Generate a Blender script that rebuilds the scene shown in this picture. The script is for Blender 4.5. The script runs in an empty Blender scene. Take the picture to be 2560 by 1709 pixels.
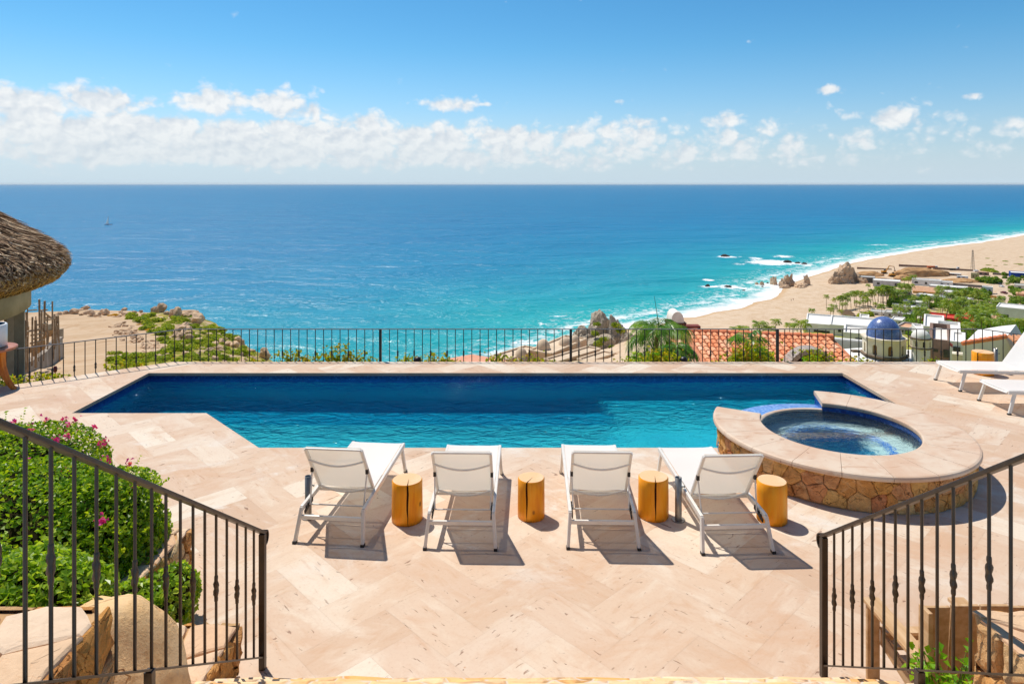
import bpy, bmesh, math, random
import numpy as np
from mathutils import Vector, Matrix, noise as mnoise

random.seed(11)
rng = np.random.default_rng(11)
R = math.radians
C = bpy.context.scene.collection
SC = bpy.context.scene

# ------------------------------------------------------------------ camera, sky, sun, exposure
F, CX, HY, H = 1690.0, 1280.0, 459.0, 3.75          # focal length / centre / eye level in photo pixels, eye height (m)
SEA = H - 90.0                                       # sea level (m)

cd = bpy.data.cameras.new('camera')
cam = bpy.data.objects.new('camera', cd)
C.objects.link(cam)
cam.location = (0, 0, H)
cam.rotation_euler = (R(90), 0, 0)
cd.sensor_width = 36.0
cd.lens = 36.0 * F / 2560.0
cd.shift_y = -(854.5 - HY) / 2560.0
cd.clip_start, cd.clip_end = 0.1, 200000.0
SC.camera = cam
SC.view_settings.view_transform = 'Standard'
SC.view_settings.look = 'None'
SC.view_settings.exposure = 0.15
SC.view_settings.gamma = 1.0
SC.cycles.max_bounces = 7
SC.cycles.diffuse_bounces = 3
SC.cycles.glossy_bounces = 3
SC.cycles.transparent_max_bounces = 16
SC.cycles.volume_bounces = 0
SC.cycles.caustics_reflective = False
SC.cycles.caustics_refractive = False

SUN_VEC = Vector((-0.36, 0.43, 1.0)).normalized()     # towards the sun
SUN_EL = math.asin(SUN_VEC.z)
SUN_AZ = math.atan2(SUN_VEC.x, SUN_VEC.y)             # from +Y towards +X
sd = bpy.data.lights.new('sun', 'SUN')
sd.energy = 4.0
sd.angle = R(0.55)
sd.color = (1.0, 0.94, 0.85)
sun = bpy.data.objects.new('sun', sd)
C.objects.link(sun)
sun.location = (-20, 20, 60)
sun.rotation_euler = SUN_VEC.to_track_quat('Z', 'Y').to_euler()


# ------------------------------------------------------------------ node helpers
class X:
    """a socket (or number) with arithmetic that grows math nodes"""
    def __init__(s, nt, k):
        s.nt, s.k = nt, k

    def _m(s, op, *a):
        n = s.nt.nodes.new('ShaderNodeMath')
        n.operation = op
        for i, q in enumerate((s,) + a):
            put(s.nt, n.inputs[i], q)
        return X(s.nt, n.outputs[0])

    def __add__(s, o): return s._m('ADD', o)
    def __radd__(s, o): return s._m('ADD', o)
    def __sub__(s, o): return s._m('SUBTRACT', o)
    def __rsub__(s, o): return (s * -1.0) + o
    def __mul__(s, o): return s._m('MULTIPLY', o)
    def __rmul__(s, o): return s._m('MULTIPLY', o)
    def __truediv__(s, o): return s._m('DIVIDE', o)
    def pow(s, o): return s._m('POWER', o)
    def exp(s): return s._m('EXPONENT')
    def max(s, o): return s._m('MAXIMUM', o)
    def min(s, o): return s._m('MINIMUM', o)
    def fract(s): return s._m('FRACT')
    def sin(s): return s._m('SINE')
    def abs(s): return s._m('ABSOLUTE')
    def clamp(s): return s.max(0.0).min(1.0)

    def smooth(s, a, b, lo=0.0, hi=1.0):
        n = s.nt.nodes.new('ShaderNodeMapRange')
        n.interpolation_type = 'SMOOTHSTEP'
        put(s.nt, n.inputs['Value'], s)
        for k, q in (('From Min', a), ('From Max', b), ('To Min', lo), ('To Max', hi)):
            n.inputs[k].default_value = q
        return X(s.nt, n.outputs[0])


def put(nt, inp, q):
    if isinstance(q, X):
        q = q.k
    if isinstance(q, bpy.types.NodeSocket):
        nt.links.new(q, inp)
    elif isinstance(q, (tuple, list)):
        inp.default_value = tuple(q) + ((1.0,) if len(q) == 3 and len(inp.default_value) == 4 else ())
    else:
        inp.default_value = q


def S(r, g, b):
    f = lambda c: c / 12.92 if c <= 0.04045 else ((c + 0.055) / 1.055) ** 2.4
    return (f(r / 255.), f(g / 255.), f(b / 255.))


def tc(nt, kind='Object'):
    return nt.nodes.new('ShaderNodeTexCoord').outputs[kind]


def mapv(nt, vec, scale=(1, 1, 1), rot=(0, 0, 0), loc=(0, 0, 0)):
    n = nt.nodes.new('ShaderNodeMapping')
    put(nt, n.inputs['Vector'], vec)
    n.inputs['Scale'].default_value = scale
    n.inputs['Rotation'].default_value = rot
    n.inputs['Location'].default_value = loc
    return n.outputs[0]


def noise(nt, vec, scale=5., detail=4., rough=0.55, dist=0., color=False):
    n = nt.nodes.new('ShaderNodeTexNoise')
    put(nt, n.inputs['Vector'], vec)
    n.inputs['Scale'].default_value = scale
    n.inputs['Detail'].default_value = detail
    n.inputs['Roughness'].default_value = rough
    n.inputs['Distortion'].default_value = dist
    return n.outputs['Color'] if color else X(nt, n.outputs['Fac'])


def voro(nt, vec, scale=5., feature='F1', out='Distance', rnd=1.0):
    n = nt.nodes.new('ShaderNodeTexVoronoi')
    n.feature = feature
    put(nt, n.inputs['Vector'], vec)
    n.inputs['Scale'].default_value = scale
    n.inputs['Randomness'].default_value = rnd
    o = n.outputs[out]
    return X(nt, o) if out == 'Distance' else o


def mixc(nt, fac, a, b, mode='MIX'):
    n = nt.nodes.new('ShaderNodeMix')
    n.data_type = 'RGBA'
    n.blend_type = mode
    put(nt, n.inputs[0], fac)
    put(nt, n.inputs[6], a)
    put(nt, n.inputs[7], b)
    return n.outputs[2]


def ramp(nt, fac, stops):
    n = nt.nodes.new('ShaderNodeValToRGB')
    put(nt, n.inputs[0], fac)
    e = n.color_ramp.elements
    while len(e) < len(stops):
        e.new(0.5)
    for i, (p, c) in enumerate(stops):
        e[i].position = p
        e[i].color = tuple(c) + (1.0,)
    return n.outputs[0]


def attr(nt, name, out='Fac'):
    n = nt.nodes.new('ShaderNodeAttribute')
    n.attribute_name = name
    return X(nt, n.outputs[out]) if out == 'Fac' else n.outputs[out]


def objrand(nt):
    return X(nt, nt.nodes.new('ShaderNodeObjectInfo').outputs['Random'])


def bump(nt, h, strength=0.3, dist=0.02, normal=None):
    n = nt.nodes.new('ShaderNodeBump')
    put(nt, n.inputs['Height'], h)
    n.inputs['Strength'].default_value = strength
    n.inputs['Distance'].default_value = dist
    if normal is not None:
        put(nt, n.inputs['Normal'], normal)
    return n.outputs[0]


def newmat(name):
    m = bpy.data.materials.new(name)
    m.use_nodes = True
    nt = m.node_tree
    return m, nt, nt.nodes['Principled BSDF'], nt.nodes['Material Output']


def pset(nt, p, color=None, rough=None, spec=None, metal=None, normal=None):
    if color is not None: put(nt, p.inputs['Base Color'], color)
    if rough is not None: put(nt, p.inputs['Roughness'], rough)
    if spec is not None: put(nt, p.inputs['Specular IOR Level'], spec)
    if metal is not None: put(nt, p.inputs['Metallic'], metal)
    if normal is not None: put(nt, p.inputs['Normal'], normal)


def mat(name, c1, c2=None, scale=3., rough=0.7, spec=0.4, bmp=0.0, bdist=0.02, metal=0., detail=5., stretch=(1, 1, 1), rnd=0.0):
    """mottled two-colour material with optional bump; rnd = brightness change per object"""
    m, nt, p, _ = newmat(name)
    v = mapv(nt, tc(nt), stretch)
    n = noise(nt, v, scale, detail)
    col = mixc(nt, n.smooth(0.3, 0.7), c1, c2 if c2 else tuple(q * 0.82 for q in c1))
    if rnd:
        hs = nt.nodes.new('ShaderNodeHueSaturation')
        put(nt, hs.inputs['Value'], objrand(nt) * (2 * rnd) + (1 - rnd))
        put(nt, hs.inputs['Color'], col)
        col = hs.outputs[0]
    pset(nt, p, col, rough, spec, metal)
    if bmp:
        pset(nt, p, normal=bump(nt, noise(nt, v, scale * 4, 6), bmp, bdist))
    return m


def leafmat(name, stops, transl=0.45, rough=0.45, spec=0.35):
    """leaf faces coloured by their own random value, light passing through"""
    m, nt, p, out = newmat(name)
    col = ramp(nt, (attr(nt, 'rnd') * 0.85 + objrand(nt) * 0.15), stops)
    pset(nt, p, col, rough, spec)
    tr = nt.nodes.new('ShaderNodeBsdfTranslucent')
    tcol = mixc(nt, 1.0, col, (1.5, 1.35, 0.55), 'MULTIPLY')
    put(nt, tr.inputs[0], tcol)
    mx = nt.nodes.new('ShaderNodeMixShader')
    mx.inputs[0].default_value = transl
    nt.links.new(p.outputs[0], mx.inputs[1])
    nt.links.new(tr.outputs[0], mx.inputs[2])
    nt.links.new(mx.outputs[0], out.inputs[0])
    return m


# ------------------------------------------------------------------ world: Nishita sky with cumulus
def build_world():
    w = bpy.data.worlds.new('World')
    SC.world = w
    w.use_nodes = True
    nt = w.node_tree
    bg = nt.nodes['Background']
    sky = nt.nodes.new('ShaderNodeTexSky')
    sky.sky_type = 'NISHITA'
    sky.sun_disc = False
    sky.sun_elevation = SUN_EL
    sky.sun_rotation = SUN_AZ
    sky.altitude = 90
    sky.air_density = 1.0
    sky.dust_density = 0.6
    sky.ozone_density = 2.0
    d = tc(nt, 'Generated')
    sx = nt.nodes.new('ShaderNodeSeparateXYZ')
    nt.links.new(d, sx.inputs[0])
    x, y, z = (X(nt, sx.outputs[i]) for i in range(3))
    az = x._m('ARCTAN2', y) * 57.29578
    el = z._m('ARCSINE') * 57.29578
    # clear sky: the Nishita sky, deepened with height above the horizon; out-of-view upper sky dimmed to weaken ambient light
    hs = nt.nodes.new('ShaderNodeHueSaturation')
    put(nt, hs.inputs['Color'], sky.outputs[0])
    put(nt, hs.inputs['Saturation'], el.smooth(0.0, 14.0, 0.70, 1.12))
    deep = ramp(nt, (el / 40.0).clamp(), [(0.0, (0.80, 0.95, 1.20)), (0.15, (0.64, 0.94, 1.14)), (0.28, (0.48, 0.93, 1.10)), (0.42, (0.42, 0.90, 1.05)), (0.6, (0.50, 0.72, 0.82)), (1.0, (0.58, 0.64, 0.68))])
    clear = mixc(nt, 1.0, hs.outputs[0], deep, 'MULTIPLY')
    # cumulus, laid out by compass bearing and height in degrees
    cv = nt.nodes.new('ShaderNodeCombineXYZ')
    put(nt, cv.inputs[0], az)
    put(nt, cv.inputs[1], el * 1.25)
    cv = cv.outputs[0]
    warp = noise(nt, cv, 0.55, 3, color=True)
    wv = nt.nodes.new('ShaderNodeVectorMath')
    wv.operation = 'MULTIPLY_ADD'
    put(nt, wv.inputs[0], warp)
    wv.inputs[1].default_value = (1.3, 1.3, 1.3)
    put(nt, wv.inputs[2], cv)
    wv = wv.outputs[0]
    def puff(vec):                                         # cauliflower heads: nested rounded cells
        a_, b_, c_ = (1.0 - voro(nt, vec, s_) for s_ in (0.42, 1.0, 2.4))
        return a_ * 0.46 + b_ * 0.27 + c_ * 0.13 + noise(nt, vec, 1.6, 6, 0.65) * 0.22
    n1 = puff(wv) - 0.10
    up = mapv(nt, wv, loc=(0.30, -0.50, 0))
    n2 = puff(up) - 0.10
    blobs = []
    for px, py, rx, ry, k in CLOUDS:
        a = math.degrees(math.atan2(px - CX, F))
        e = math.degrees(math.atan2(HY - py, math.hypot(F, px - CX)))
        sx_, sy_ = rx / F * 57.3, ry / F * 57.3
        g = (((az - a) / sx_).pow(2.0) + ((el - e) / sy_).pow(2.0)) * -1.0
        blobs.append(g.exp() * k)
    dens = blobs[0]
    for b in blobs[1:]:
        dens = dens.max(b)
    taper = az.smooth(-30, 38, 1.0, 0.46)
    band = el.smooth(6.6, 3.8) * el.smooth(0.2, 2.2) * taper * 1.12
    dens = dens.max(band)
    q = dens + (n1 - 0.475) * 1.65
    cov = q.smooth(0.30, 0.86)
    veil = el.smooth(7.0, 1.0) * 0.55 * taper.max(0.6)
    lit = ((n1 - n2) * 2.6 + 0.66).clamp()
    ccol = mixc(nt, lit, (5.6, 6.1, 6.7), (8.0, 8.1, 8.1))
    ccol = mixc(nt, el.smooth(5.5, 1.0) * 0.55, ccol, (5.4, 6.3, 6.9))
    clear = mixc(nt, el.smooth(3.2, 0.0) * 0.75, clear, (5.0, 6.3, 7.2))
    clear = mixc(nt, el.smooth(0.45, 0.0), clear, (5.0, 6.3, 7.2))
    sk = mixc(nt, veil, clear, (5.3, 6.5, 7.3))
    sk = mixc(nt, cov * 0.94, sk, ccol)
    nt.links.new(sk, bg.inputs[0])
    bg.inputs[1].default_value = 0.105


# bearing/height of the cloud heads, written as photo positions: x, y, half width, half height, weight
CLOUDS = [(50, 262, 150, 48, 1.15), (235, 244, 120, 42, 1.15), (365, 257, 38, 24, 0.95), (545, 258, 95, 42, 1.12), (700, 264, 120, 40, 1.05),
          (1120, 262, 95, 26, 1.15), (1212, 262, 30, 9, 0.8), (890, 306, 110, 32, 0.95), (1545, 256, 24, 10, 0.85), (1610, 305, 75, 20, 0.8), (1800, 303, 80, 26, 0.85),
          (1930, 330, 80, 22, 0.75), (2075, 224, 34, 13, 0.95), (2250, 290, 85, 34, 0.95), (2120, 290, 70, 20, 0.7), (2425, 240, 34, 11, 0.75),
          (650, 225, 30, 8, 0.7), (330, 330, 330, 55, 0.72), (1150, 335, 200, 36, 0.62), (2150, 350, 110, 24, 0.6)]
build_world()


# ------------------------------------------------------------------ mesh helpers
def gp(px, py, z=0.0):
    Y = F * (H - z) / (py - HY)
    return Vector(((px - CX) / F * Y, Y, z))


def at(px, py, Y):
    return Vector(((px - CX) / F * Y, Y, H - (py - HY) / F * Y))


class MB:
    """collects shapes and links them as one mesh object"""
    def __init__(s):
        s.v, s.f, s.sm, s.r = [], [], [], []

    def add(s, vs, fs, smooth=False, r=0.5):
        o = len(s.v)
        s.v.extend([tuple(q) for q in vs])
        for f in fs:
            s.f.append(tuple(i + o for i in f))
            s.sm.append(smooth)
            s.r.append(r)
        return s

    def box(s, c, size, rot=None, r=0.5):
        hx, hy, hz = (q / 2. for q in size)
        vs = [Vector((sx * hx, sy * hy, sz * hz)) for sz in (-1, 1) for sy in (-1, 1) for sx in (-1, 1)]
        if rot is not None:
            vs = [rot @ q for q in vs]
        c = Vector(c)
        s.add([q + c for q in vs], [(0, 2, 3, 1), (4, 5, 7, 6), (0, 1, 5, 4), (2, 6, 7, 3), (0, 4, 6, 2), (1, 3, 7, 5)], r=r)
        return s

    def beam(s, p, q, w, h, up=(0, 0, 1), r=0.5):
        p, q = Vector(p), Vector(q)
        d = (q - p)
        L = d.length
        d.normalize()
        u = Vector(up)
        x = d.cross(u)
        if x.length < 1e-4:
            x = d.cross(Vector((0, 1, 0)))
        x.normalize()
        u = x.cross(d)
        m = Matrix((x, d, u)).transposed()
        return s.box((p + q) / 2, (w, L, h), m, r)

    def tube(s, path, rad, n=8, cap=True, smooth=True, r=0.5):
        path = [Vector(p) for p in path]
        rads = rad if isinstance(rad, (list, tuple)) else [rad] * len(path)
        vs, fs = [], []
        ref = Vector((0.13, 0.31, 0.94)).normalized()
        for i, p in enumerate(path):
            d = (path[min(i + 1, len(path) - 1)] - path[max(i - 1, 0)]).normalized()
            a = d.cross(ref)
            if a.length < 0.2:
                a = d.cross(Vector((1, 0, 0)))
            a.normalize()
            b = d.cross(a)
            for k in range(n):
                t = 2 * math.pi * k / n
                vs.append(p + (a * math.cos(t) + b * math.sin(t)) * rads[i])
        for i in range(len(path) - 1):
            for k in range(n):
                k2 = (k + 1) % n
                fs.append((i * n + k, i * n + k2, (i + 1) * n + k2, (i + 1) * n + k))
        s.add(vs, fs, smooth, r)
        if cap:
            m = (len(path) - 1) * n
            s.add(vs[:n], [tuple(range(n))[::-1]], False, r)
            s.add(vs[m:], [tuple(range(n))], False, r)
        return s

    def lathe(s, prof, n=24, c=(0, 0, 0), a0=0., a1=None, smooth=True, r=0.5, wob=None):
        full = a1 is None
        if full:
            a1 = a0 + 2 * math.pi
        m = n if full else n + 1
        vs, fs = [], []
        for i, (rr, z) in enumerate(prof):
            for k in range(m):
                t = a0 + (a1 - a0) * k / n
                w = wob(t, i) if wob else 1.0
                vs.append((c[0] + rr * w * math.cos(t), c[1] + rr * w * math.sin(t), c[2] + z))
        for i in range(len(prof) - 1):
            for k in range(n):
                k2 = (k + 1) % m if full else k + 1
                fs.append((i * m + k, i * m + k2, (i + 1) * m + k2, (i + 1) * m + k))
        return s.add(vs, fs, smooth, r)

    def prism(s, poly, z0, z1, bottom=True, top=True, r=0.5):
        n = len(poly)
        vs = [(p[0], p[1], z0) for p in poly] + [(p[0], p[1], z1) for p in poly]
        fs = [(i, (i + 1) % n, n + (i + 1) % n, n + i) for i in range(n)]
        if top: fs.append(tuple(range(n, 2 * n)))
        if bottom: fs.append(tuple(range(n))[::-1])
        return s.add(vs, fs, r=r)

    def build(s, name, m, parent=None, loc=None, rotz=None, bevel=0.0, rnd=False):
        me = bpy.data.meshes.new(name)
        me.from_pydata(s.v, [], s.f)
        me.polygons.foreach_set('use_smooth', s.sm)
        if rnd:
            a = me.attributes.new('rnd', 'FLOAT', 'FACE')
            a.data.foreach_set('value', np.asarray(s.r, dtype=np.float32))
        me.validate()
        me.update()
        if m is not None:
            me.materials.append(m)
        o = bpy.data.objects.new(name, me)
        C.objects.link(o)
        if parent is not None: o.parent = parent
        if loc is not None: o.location = loc
        if rotz is not None: o.rotation_euler[2] = rotz
        if bevel:
            b = o.modifiers.new('bevel', 'BEVEL')
            b.width, b.segments, b.limit_method, b.angle_limit = bevel, 2, 'ANGLE', R(40)
            b.harden_normals = False
        return o


def npmesh(name, verts, faces, m, parent=None, loc=None, smooth=False, fattr=None, vattr=None):
    """mesh from numpy arrays: verts (n,3), faces (k,4) or (k,3)"""
    me = bpy.data.meshes.new(name)
    k, c = faces.shape
    me.vertices.add(len(verts))
    me.vertices.foreach_set('co', np.ascontiguousarray(verts, dtype=np.float32).ravel())
    me.loops.add(k * c)
    me.loops.foreach_set('vertex_index', np.ascontiguousarray(faces, dtype=np.int32).ravel())
    me.polygons.add(k)
    me.polygons.foreach_set('loop_start', np.arange(0, k * c, c, dtype=np.int32))
    me.polygons.foreach_set('loop_total', np.full(k, c, dtype=np.int32))
    me.polygons.foreach_set('use_smooth', np.full(k, smooth))
    for dom, d in (('FACE', fattr or {}), ('POINT', vattr or {})):
        for nm, val in d.items():
            a = me.attributes.new(nm, 'FLOAT', dom)
            a.data.foreach_set('value', np.ascontiguousarray(val, dtype=np.float32).ravel())
    me.update(calc_edges=True)
    me.validate()
    if m is not None:
        me.materials.append(m)
    o = bpy.data.objects.new(name, me)
    C.objects.link(o)
    if parent is not None: o.parent = parent
    if loc is not None: o.location = loc
    return o


def tag(o, label, cat, group=None, kind=None):
    if label: o['label'] = label
    if cat: o['category'] = cat
    if group: o['group'] = group
    if kind: o['kind'] = kind
    return o


def structure(o, label=None):
    o['kind'] = 'structure'
    if label: o['label'] = label
    return o


def thing(name, label, cat, loc=(0, 0, 0), rotz=0., group=None, scale=1.):
    o = bpy.data.objects.new(name, None)
    C.objects.link(o)
    o.location = loc
    o.rotation_euler[2] = rotz
    o.scale = (scale,) * 3 if not isinstance(scale, tuple) else scale
    return tag(o, label, cat, group)


CH = {}


def dup(root, loc, rotz=0., label=None, scale=None, group=None):
    """a copy of a thing with copies of its parts and sub-parts (mesh data shared)"""
    if root.name not in CH:
        CH[root.name] = [(c, list(c.children)) for c in root.children]
    r = root.copy()
    C.objects.link(r)
    r.location = loc
    r.rotation_euler[2] = rotz
    if scale is not None:
        r.scale = (scale,) * 3 if not isinstance(scale, tuple) else scale
    if label: r['label'] = label
    if group: r['group'] = group
    for ch, gs in CH[root.name]:
        c = ch.copy()
        C.objects.link(c)
        c.parent = r
        for g in gs:
            d = g.copy()
            C.objects.link(d)
            d.parent = c
    return r


def rock_mesh(mb, c, rad, seed=0, sub=3, cuts=9, rough=0.10, flat=0.72):
    """a faceted boulder: an icosphere cut by random planes and roughened"""
    r_ = random.Random(seed)
    bm = bmesh.new()
    bmesh.ops.create_icosphere(bm, subdivisions=sub, radius=1.0)
    planes = []
    for _ in range(cuts):
        n = Vector((r_.gauss(0, 1), r_.gauss(0, 1), r_.gauss(0, 1))).normalized()
        planes.append((n, r_.uniform(flat, 0.95)))
    off = Vector((seed * 3.7, seed * 1.3, seed * 2.1))
    vs = []
    for v in bm.verts:
        q = v.co.copy()
        for n, d in planes:
            k = q.dot(n)
            if k > d:
                q -= n * (k - d) * 0.92
        q *= 1.0 + rough * (mnoise.fractal(q * 2.2 + off, 1.0, 2.0, 4))
        vs.append((c[0] + q.x * rad[0], c[1] + q.y * rad[1], c[2] + q.z * rad[2]))
    fs = [tuple(v.index for v in f.verts) for f in bm.faces]
    bm.free()
    mb.add(vs, fs, False)
    return mb


def leaf_quads(P, N, L, W, spread=0.9, droop=0.0):
    """rhombus leaves at points P (n,3) facing roughly along N (n,3); returns verts, faces, rnd"""
    n = len(P)
    nr = N + rng.normal(0, spread, (n, 3))
    nr /= np.linalg.norm(nr, axis=1, keepdims=True) + 1e-9
    t = rng.normal(0, 1, (n, 3))
    t[:, 2] -= droop
    t -= nr * np.sum(t * nr, axis=1, keepdims=True)
    t /= np.linalg.norm(t, axis=1, keepdims=True) + 1e-9
    b = np.cross(nr, t)
    l = (L * rng.uniform(0.6, 1.25, n))[:, None]
    w = (W * rng.uniform(0.6, 1.25, n))[:, None]
    fold = nr * w * 0.35
    v0, v2 = P - t * l * 0.5, P + t * l * 0.5
    v1, v3 = P + b * w * 0.5 + fold - t * l * 0.08, P - b * w * 0.5 + fold - t * l * 0.08
    V = np.stack([v0, v1, v2, v3], axis=1).reshape(-1, 3)
    Fc = np.arange(n * 4).reshape(-1, 4)
    return V, Fc, rng.uniform(0, 1, n)


def ellip_points(n, c, rad, p=2.0, depth=0.12, zmin=-9., lump=0.10, ls=2.0):
    """points in the outer skin of a lumpy superellipsoid, with outward normals"""
    d = rng.normal(0, 1, (n, 3))
    d /= np.linalg.norm(d, axis=1, keepdims=True)
    k = (np.sum(np.abs(d) ** p, axis=1)) ** (-1.0 / p)
    rad = np.asarray(rad)
    Q = d * k[:, None]
    lumpv = np.array([mnoise.noise(Vector((q[0] * ls + c[0], q[1] * ls + c[1], q[2] * ls + c[2] + 5))) for q in Q])
    s = (1 + lump * lumpv) * (1 - depth * rng.random(n) ** 2)
    P = Q * s[:, None] * rad + np.asarray(c)
    N = np.sign(d) * np.abs(d) ** (p - 1) / rad
    N /= np.linalg.norm(N, axis=1, keepdims=True)
    ok = P[:, 2] > zmin
    return P[ok], N[ok]

# ================================================================== terrace deck
def clip(poly, a, b, keep_left=True):
    """part of a polygon left (or right) of the line a->b"""
    out = []
    sgn = 1 if keep_left else -1
    def side(p): return sgn * ((b[0] - a[0]) * (p[1] - a[1]) - (b[1] - a[1]) * (p[0] - a[0]))
    for i, p in enumerate(poly):
        q = poly[(i + 1) % len(poly)]
        sp, sq = side(p), side(q)
        if sp >= 0: out.append(p)
        if (sp > 0 > sq) or (sp < 0 < sq):
            t = sp / (sp - sq)
            out.append((p[0] + (q[0] - p[0]) * t, p[1] + (q[1] - p[1]) * t))
    return out if len(out) >= 3 else []


def area(poly):
    return abs(sum(poly[i][0] * poly[(i + 1) % len(poly)][1] - poly[(i + 1) % len(poly)][0] * poly[i][1] for i in range(len(poly)))) / 2


def inter(poly, conv):
    for i in range(len(conv)):
        if not poly: return []
        poly = clip(poly, conv[i], conv[(i + 1) % len(conv)])
    return poly


def minus(polys, conv):
    out = []
    for poly in polys:
        rest = poly
        for i in range(len(conv)):
            if not rest: break
            a, b = conv[i], conv[(i + 1) % len(conv)]
            o = clip(rest, a, b, False)
            if o and area(o) > 1e-5: out.append(o)
            rest = clip(rest, a, b)
    return out


SPA = (4.445, 9.227)
SPA_R, SPA_r, SPA_H = 1.60, 1.0, 0.45
POOL = [(-7.2, 11.06), (-5.0, 11.06), (-3.6, 9.61), (6.55, 9.61), (6.55, 13.40), (-7.2, 13.40)]      # counter-clockwise
DECK = [(-14, 2.2), (16.5, 2.2), (16.5, 6.4), (10.15, 14.24), (-7.15, 14.24), (-14, 9.09)]
pool_a = [(-7.2, 11.06), (6.55, 11.06), (6.55, 13.40), (-7.2, 13.40)]
pool_b = [(-5.0, 11.06), (-3.6, 9.61), (6.55, 9.61), (6.55, 11.06)]
spa_hole = [(SPA[0] + 1.3 * math.cos(2 * math.pi * k / 24), SPA[1] + 1.3 * math.sin(2 * math.pi * k / 24)) for k in range(24)]


def deck_material():
    m, nt, p, _ = newmat('cantera_stone')
    uvn = nt.nodes.new('ShaderNodeUVMap')
    uvn.uv_map = 'UVMap'
    uv = uvn.outputs[0]
    ob = tc(nt, 'Object')
    rnd = attr(nt, 'rnd')
    base = ramp(nt, rnd, [(0.0, S(221, 190, 164)), (0.3, S(233, 207, 183)), (0.55, S(228, 199, 175)), (0.70, S(238, 216, 194)), (0.84, S(248, 236, 219)), (1.0, S(226, 195, 171))])
    # soft bedding clouds along each slab
    v1 = mapv(nt, uv, (1.0, 3.2, 1.0))
    n1 = noise(nt, v1, 2.6, 7, 0.62, 0.7)
    col = mixc(nt, n1.smooth(0.48, 0.78) * 0.55, base, S(216, 174, 140))
    n1b = noise(nt, v1, 1.7, 5, 0.6, 0.4)
    col = mixc(nt, n1b.smooth(0.48, 0.78) * 0.7, col, S(244, 230, 212))
    # rust coloured veins, in slabs here and there
    v2 = mapv(nt, uv, (1.0, 7.0, 1.0))
    n2 = noise(nt, v2, 2.2, 8, 0.7, 1.2)
    area_ = noise(nt, ob, 0.42, 3).smooth(0.46, 0.66)
    col = mixc(nt, n2.smooth(0.57, 0.70) * area_ * 0.8, col, S(180, 118, 82))
    # fossil flecks: short brown dashes and pits
    v3 = mapv(nt, uv, (7.0, 24.0, 1.0))
    f3 = noise(nt, v3, 1.0, 3, 0.5, 0.6).smooth(0.66, 0.73)
    col = mixc(nt, f3 * 0.8, col, S(140, 104, 84))
    v4 = mapv(nt, ob, (10.0, 17.0, 1.0), (0, 0, 0.5))
    f4 = noise(nt, v4, 1.0, 2, 0.5, 0.4).smooth(0.69, 0.75)
    col = mixc(nt, f4 * 0.55, col, S(150, 118, 98))
    v5 = mapv(nt, ob, (6, 6, 1))
    f5 = voro(nt, v5, 1.0).smooth(0.07, 0.045) * noise(nt, ob, 1.3, 2).smooth(0.5, 0.6)
    col = mixc(nt, f5 * 0.5, col, S(206, 142, 96))
    bl = noise(nt, mapv(nt, ob, (1, 1.4, 1), (0, 0, -0.4)), 0.9, 9, 0.66, 0.6)
    col = mixc(nt, bl.smooth(0.50, 0.70) * 0.6, col, S(222, 180, 146))
    col = mixc(nt, bl.smooth(0.46, 0.30) * 0.65, col, S(248, 236, 220))
    # pale lime bloom round the chairs and along the left walk
    w = noise(nt, mapv(nt, ob, (0.8, 1.3, 1), (0, 0, 0.5)), 1.15, 8, 0.68, 0.5).smooth(0.52, 0.68)
    sx = nt.nodes.new('ShaderNodeSeparateXYZ')
    nt.links.new(ob, sx.inputs[0])
    yy = X(nt, sx.outputs[1])
    w = w * yy.smooth(5.8, 7.2) * yy.smooth(10.8, 9.0) * 0.9
    col = mixc(nt, w, col, S(244, 238, 230))
    # far rim a little pinker, scuffed
    pk = noise(nt, mapv(nt, ob, (0.5, 1.6, 1)), 1.2, 6, 0.65, 0.8).smooth(0.55, 0.75) * yy.smooth(9.5, 12.5)
    col = mixc(nt, pk * 0.55, col, S(196, 148, 124))
    gr = noise(nt, ob, 38, 5, 0.7)
    col = mixc(nt, gr.smooth(0.5, 0.72) * 0.28, col, S(206, 168, 138))
    col = mixc(nt, 1.0, col, (0.815, 0.79, 0.752), 'MULTIPLY')
    pset(nt, p, col, (n1 * 0.3 + 0.5), 0.25)
    hgt = n2 * 0.4 + n1 * 0.4 - f3 * 0.8 - f4 * 0.8
    pset(nt, p, normal=bump(nt, hgt, 0.25, 0.006))
    return m


def coping_material():
    m, nt, p, _ = newmat('coping_stone')
    ob = tc(nt, 'Object')
    n = noise(nt, ob, 2.2, 7, 0.62, 0.5)
    col = mixc(nt, n.smooth(0.35, 0.66), S(241, 222, 202), S(230, 198, 172))
    f = noise(nt, mapv(nt, ob, (7, 16, 8), (0, 0, 0.6)), 1.0, 3, 0.55, 0.8).smooth(0.66, 0.74)
    col = mixc(nt, f * 0.7, col, S(178, 128, 96))
    k = noise(nt, mapv(nt, ob, (1, 3, 1), (0, 0, -0.5)), 1.6, 8, 0.7, 1.4).smooth(0.55, 0.68)
    col = mixc(nt, k * 0.6, col, S(206, 158, 122))
    col = mixc(nt, 1.0, col, (0.83, 0.795, 0.745), 'MULTIPLY')
    pset(nt, p, col, 0.5, 0.3, normal=bump(nt, n - f, 0.2, 0.006))
    return m


M_DECK = deck_material()
M_COPING = coping_material()


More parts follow.
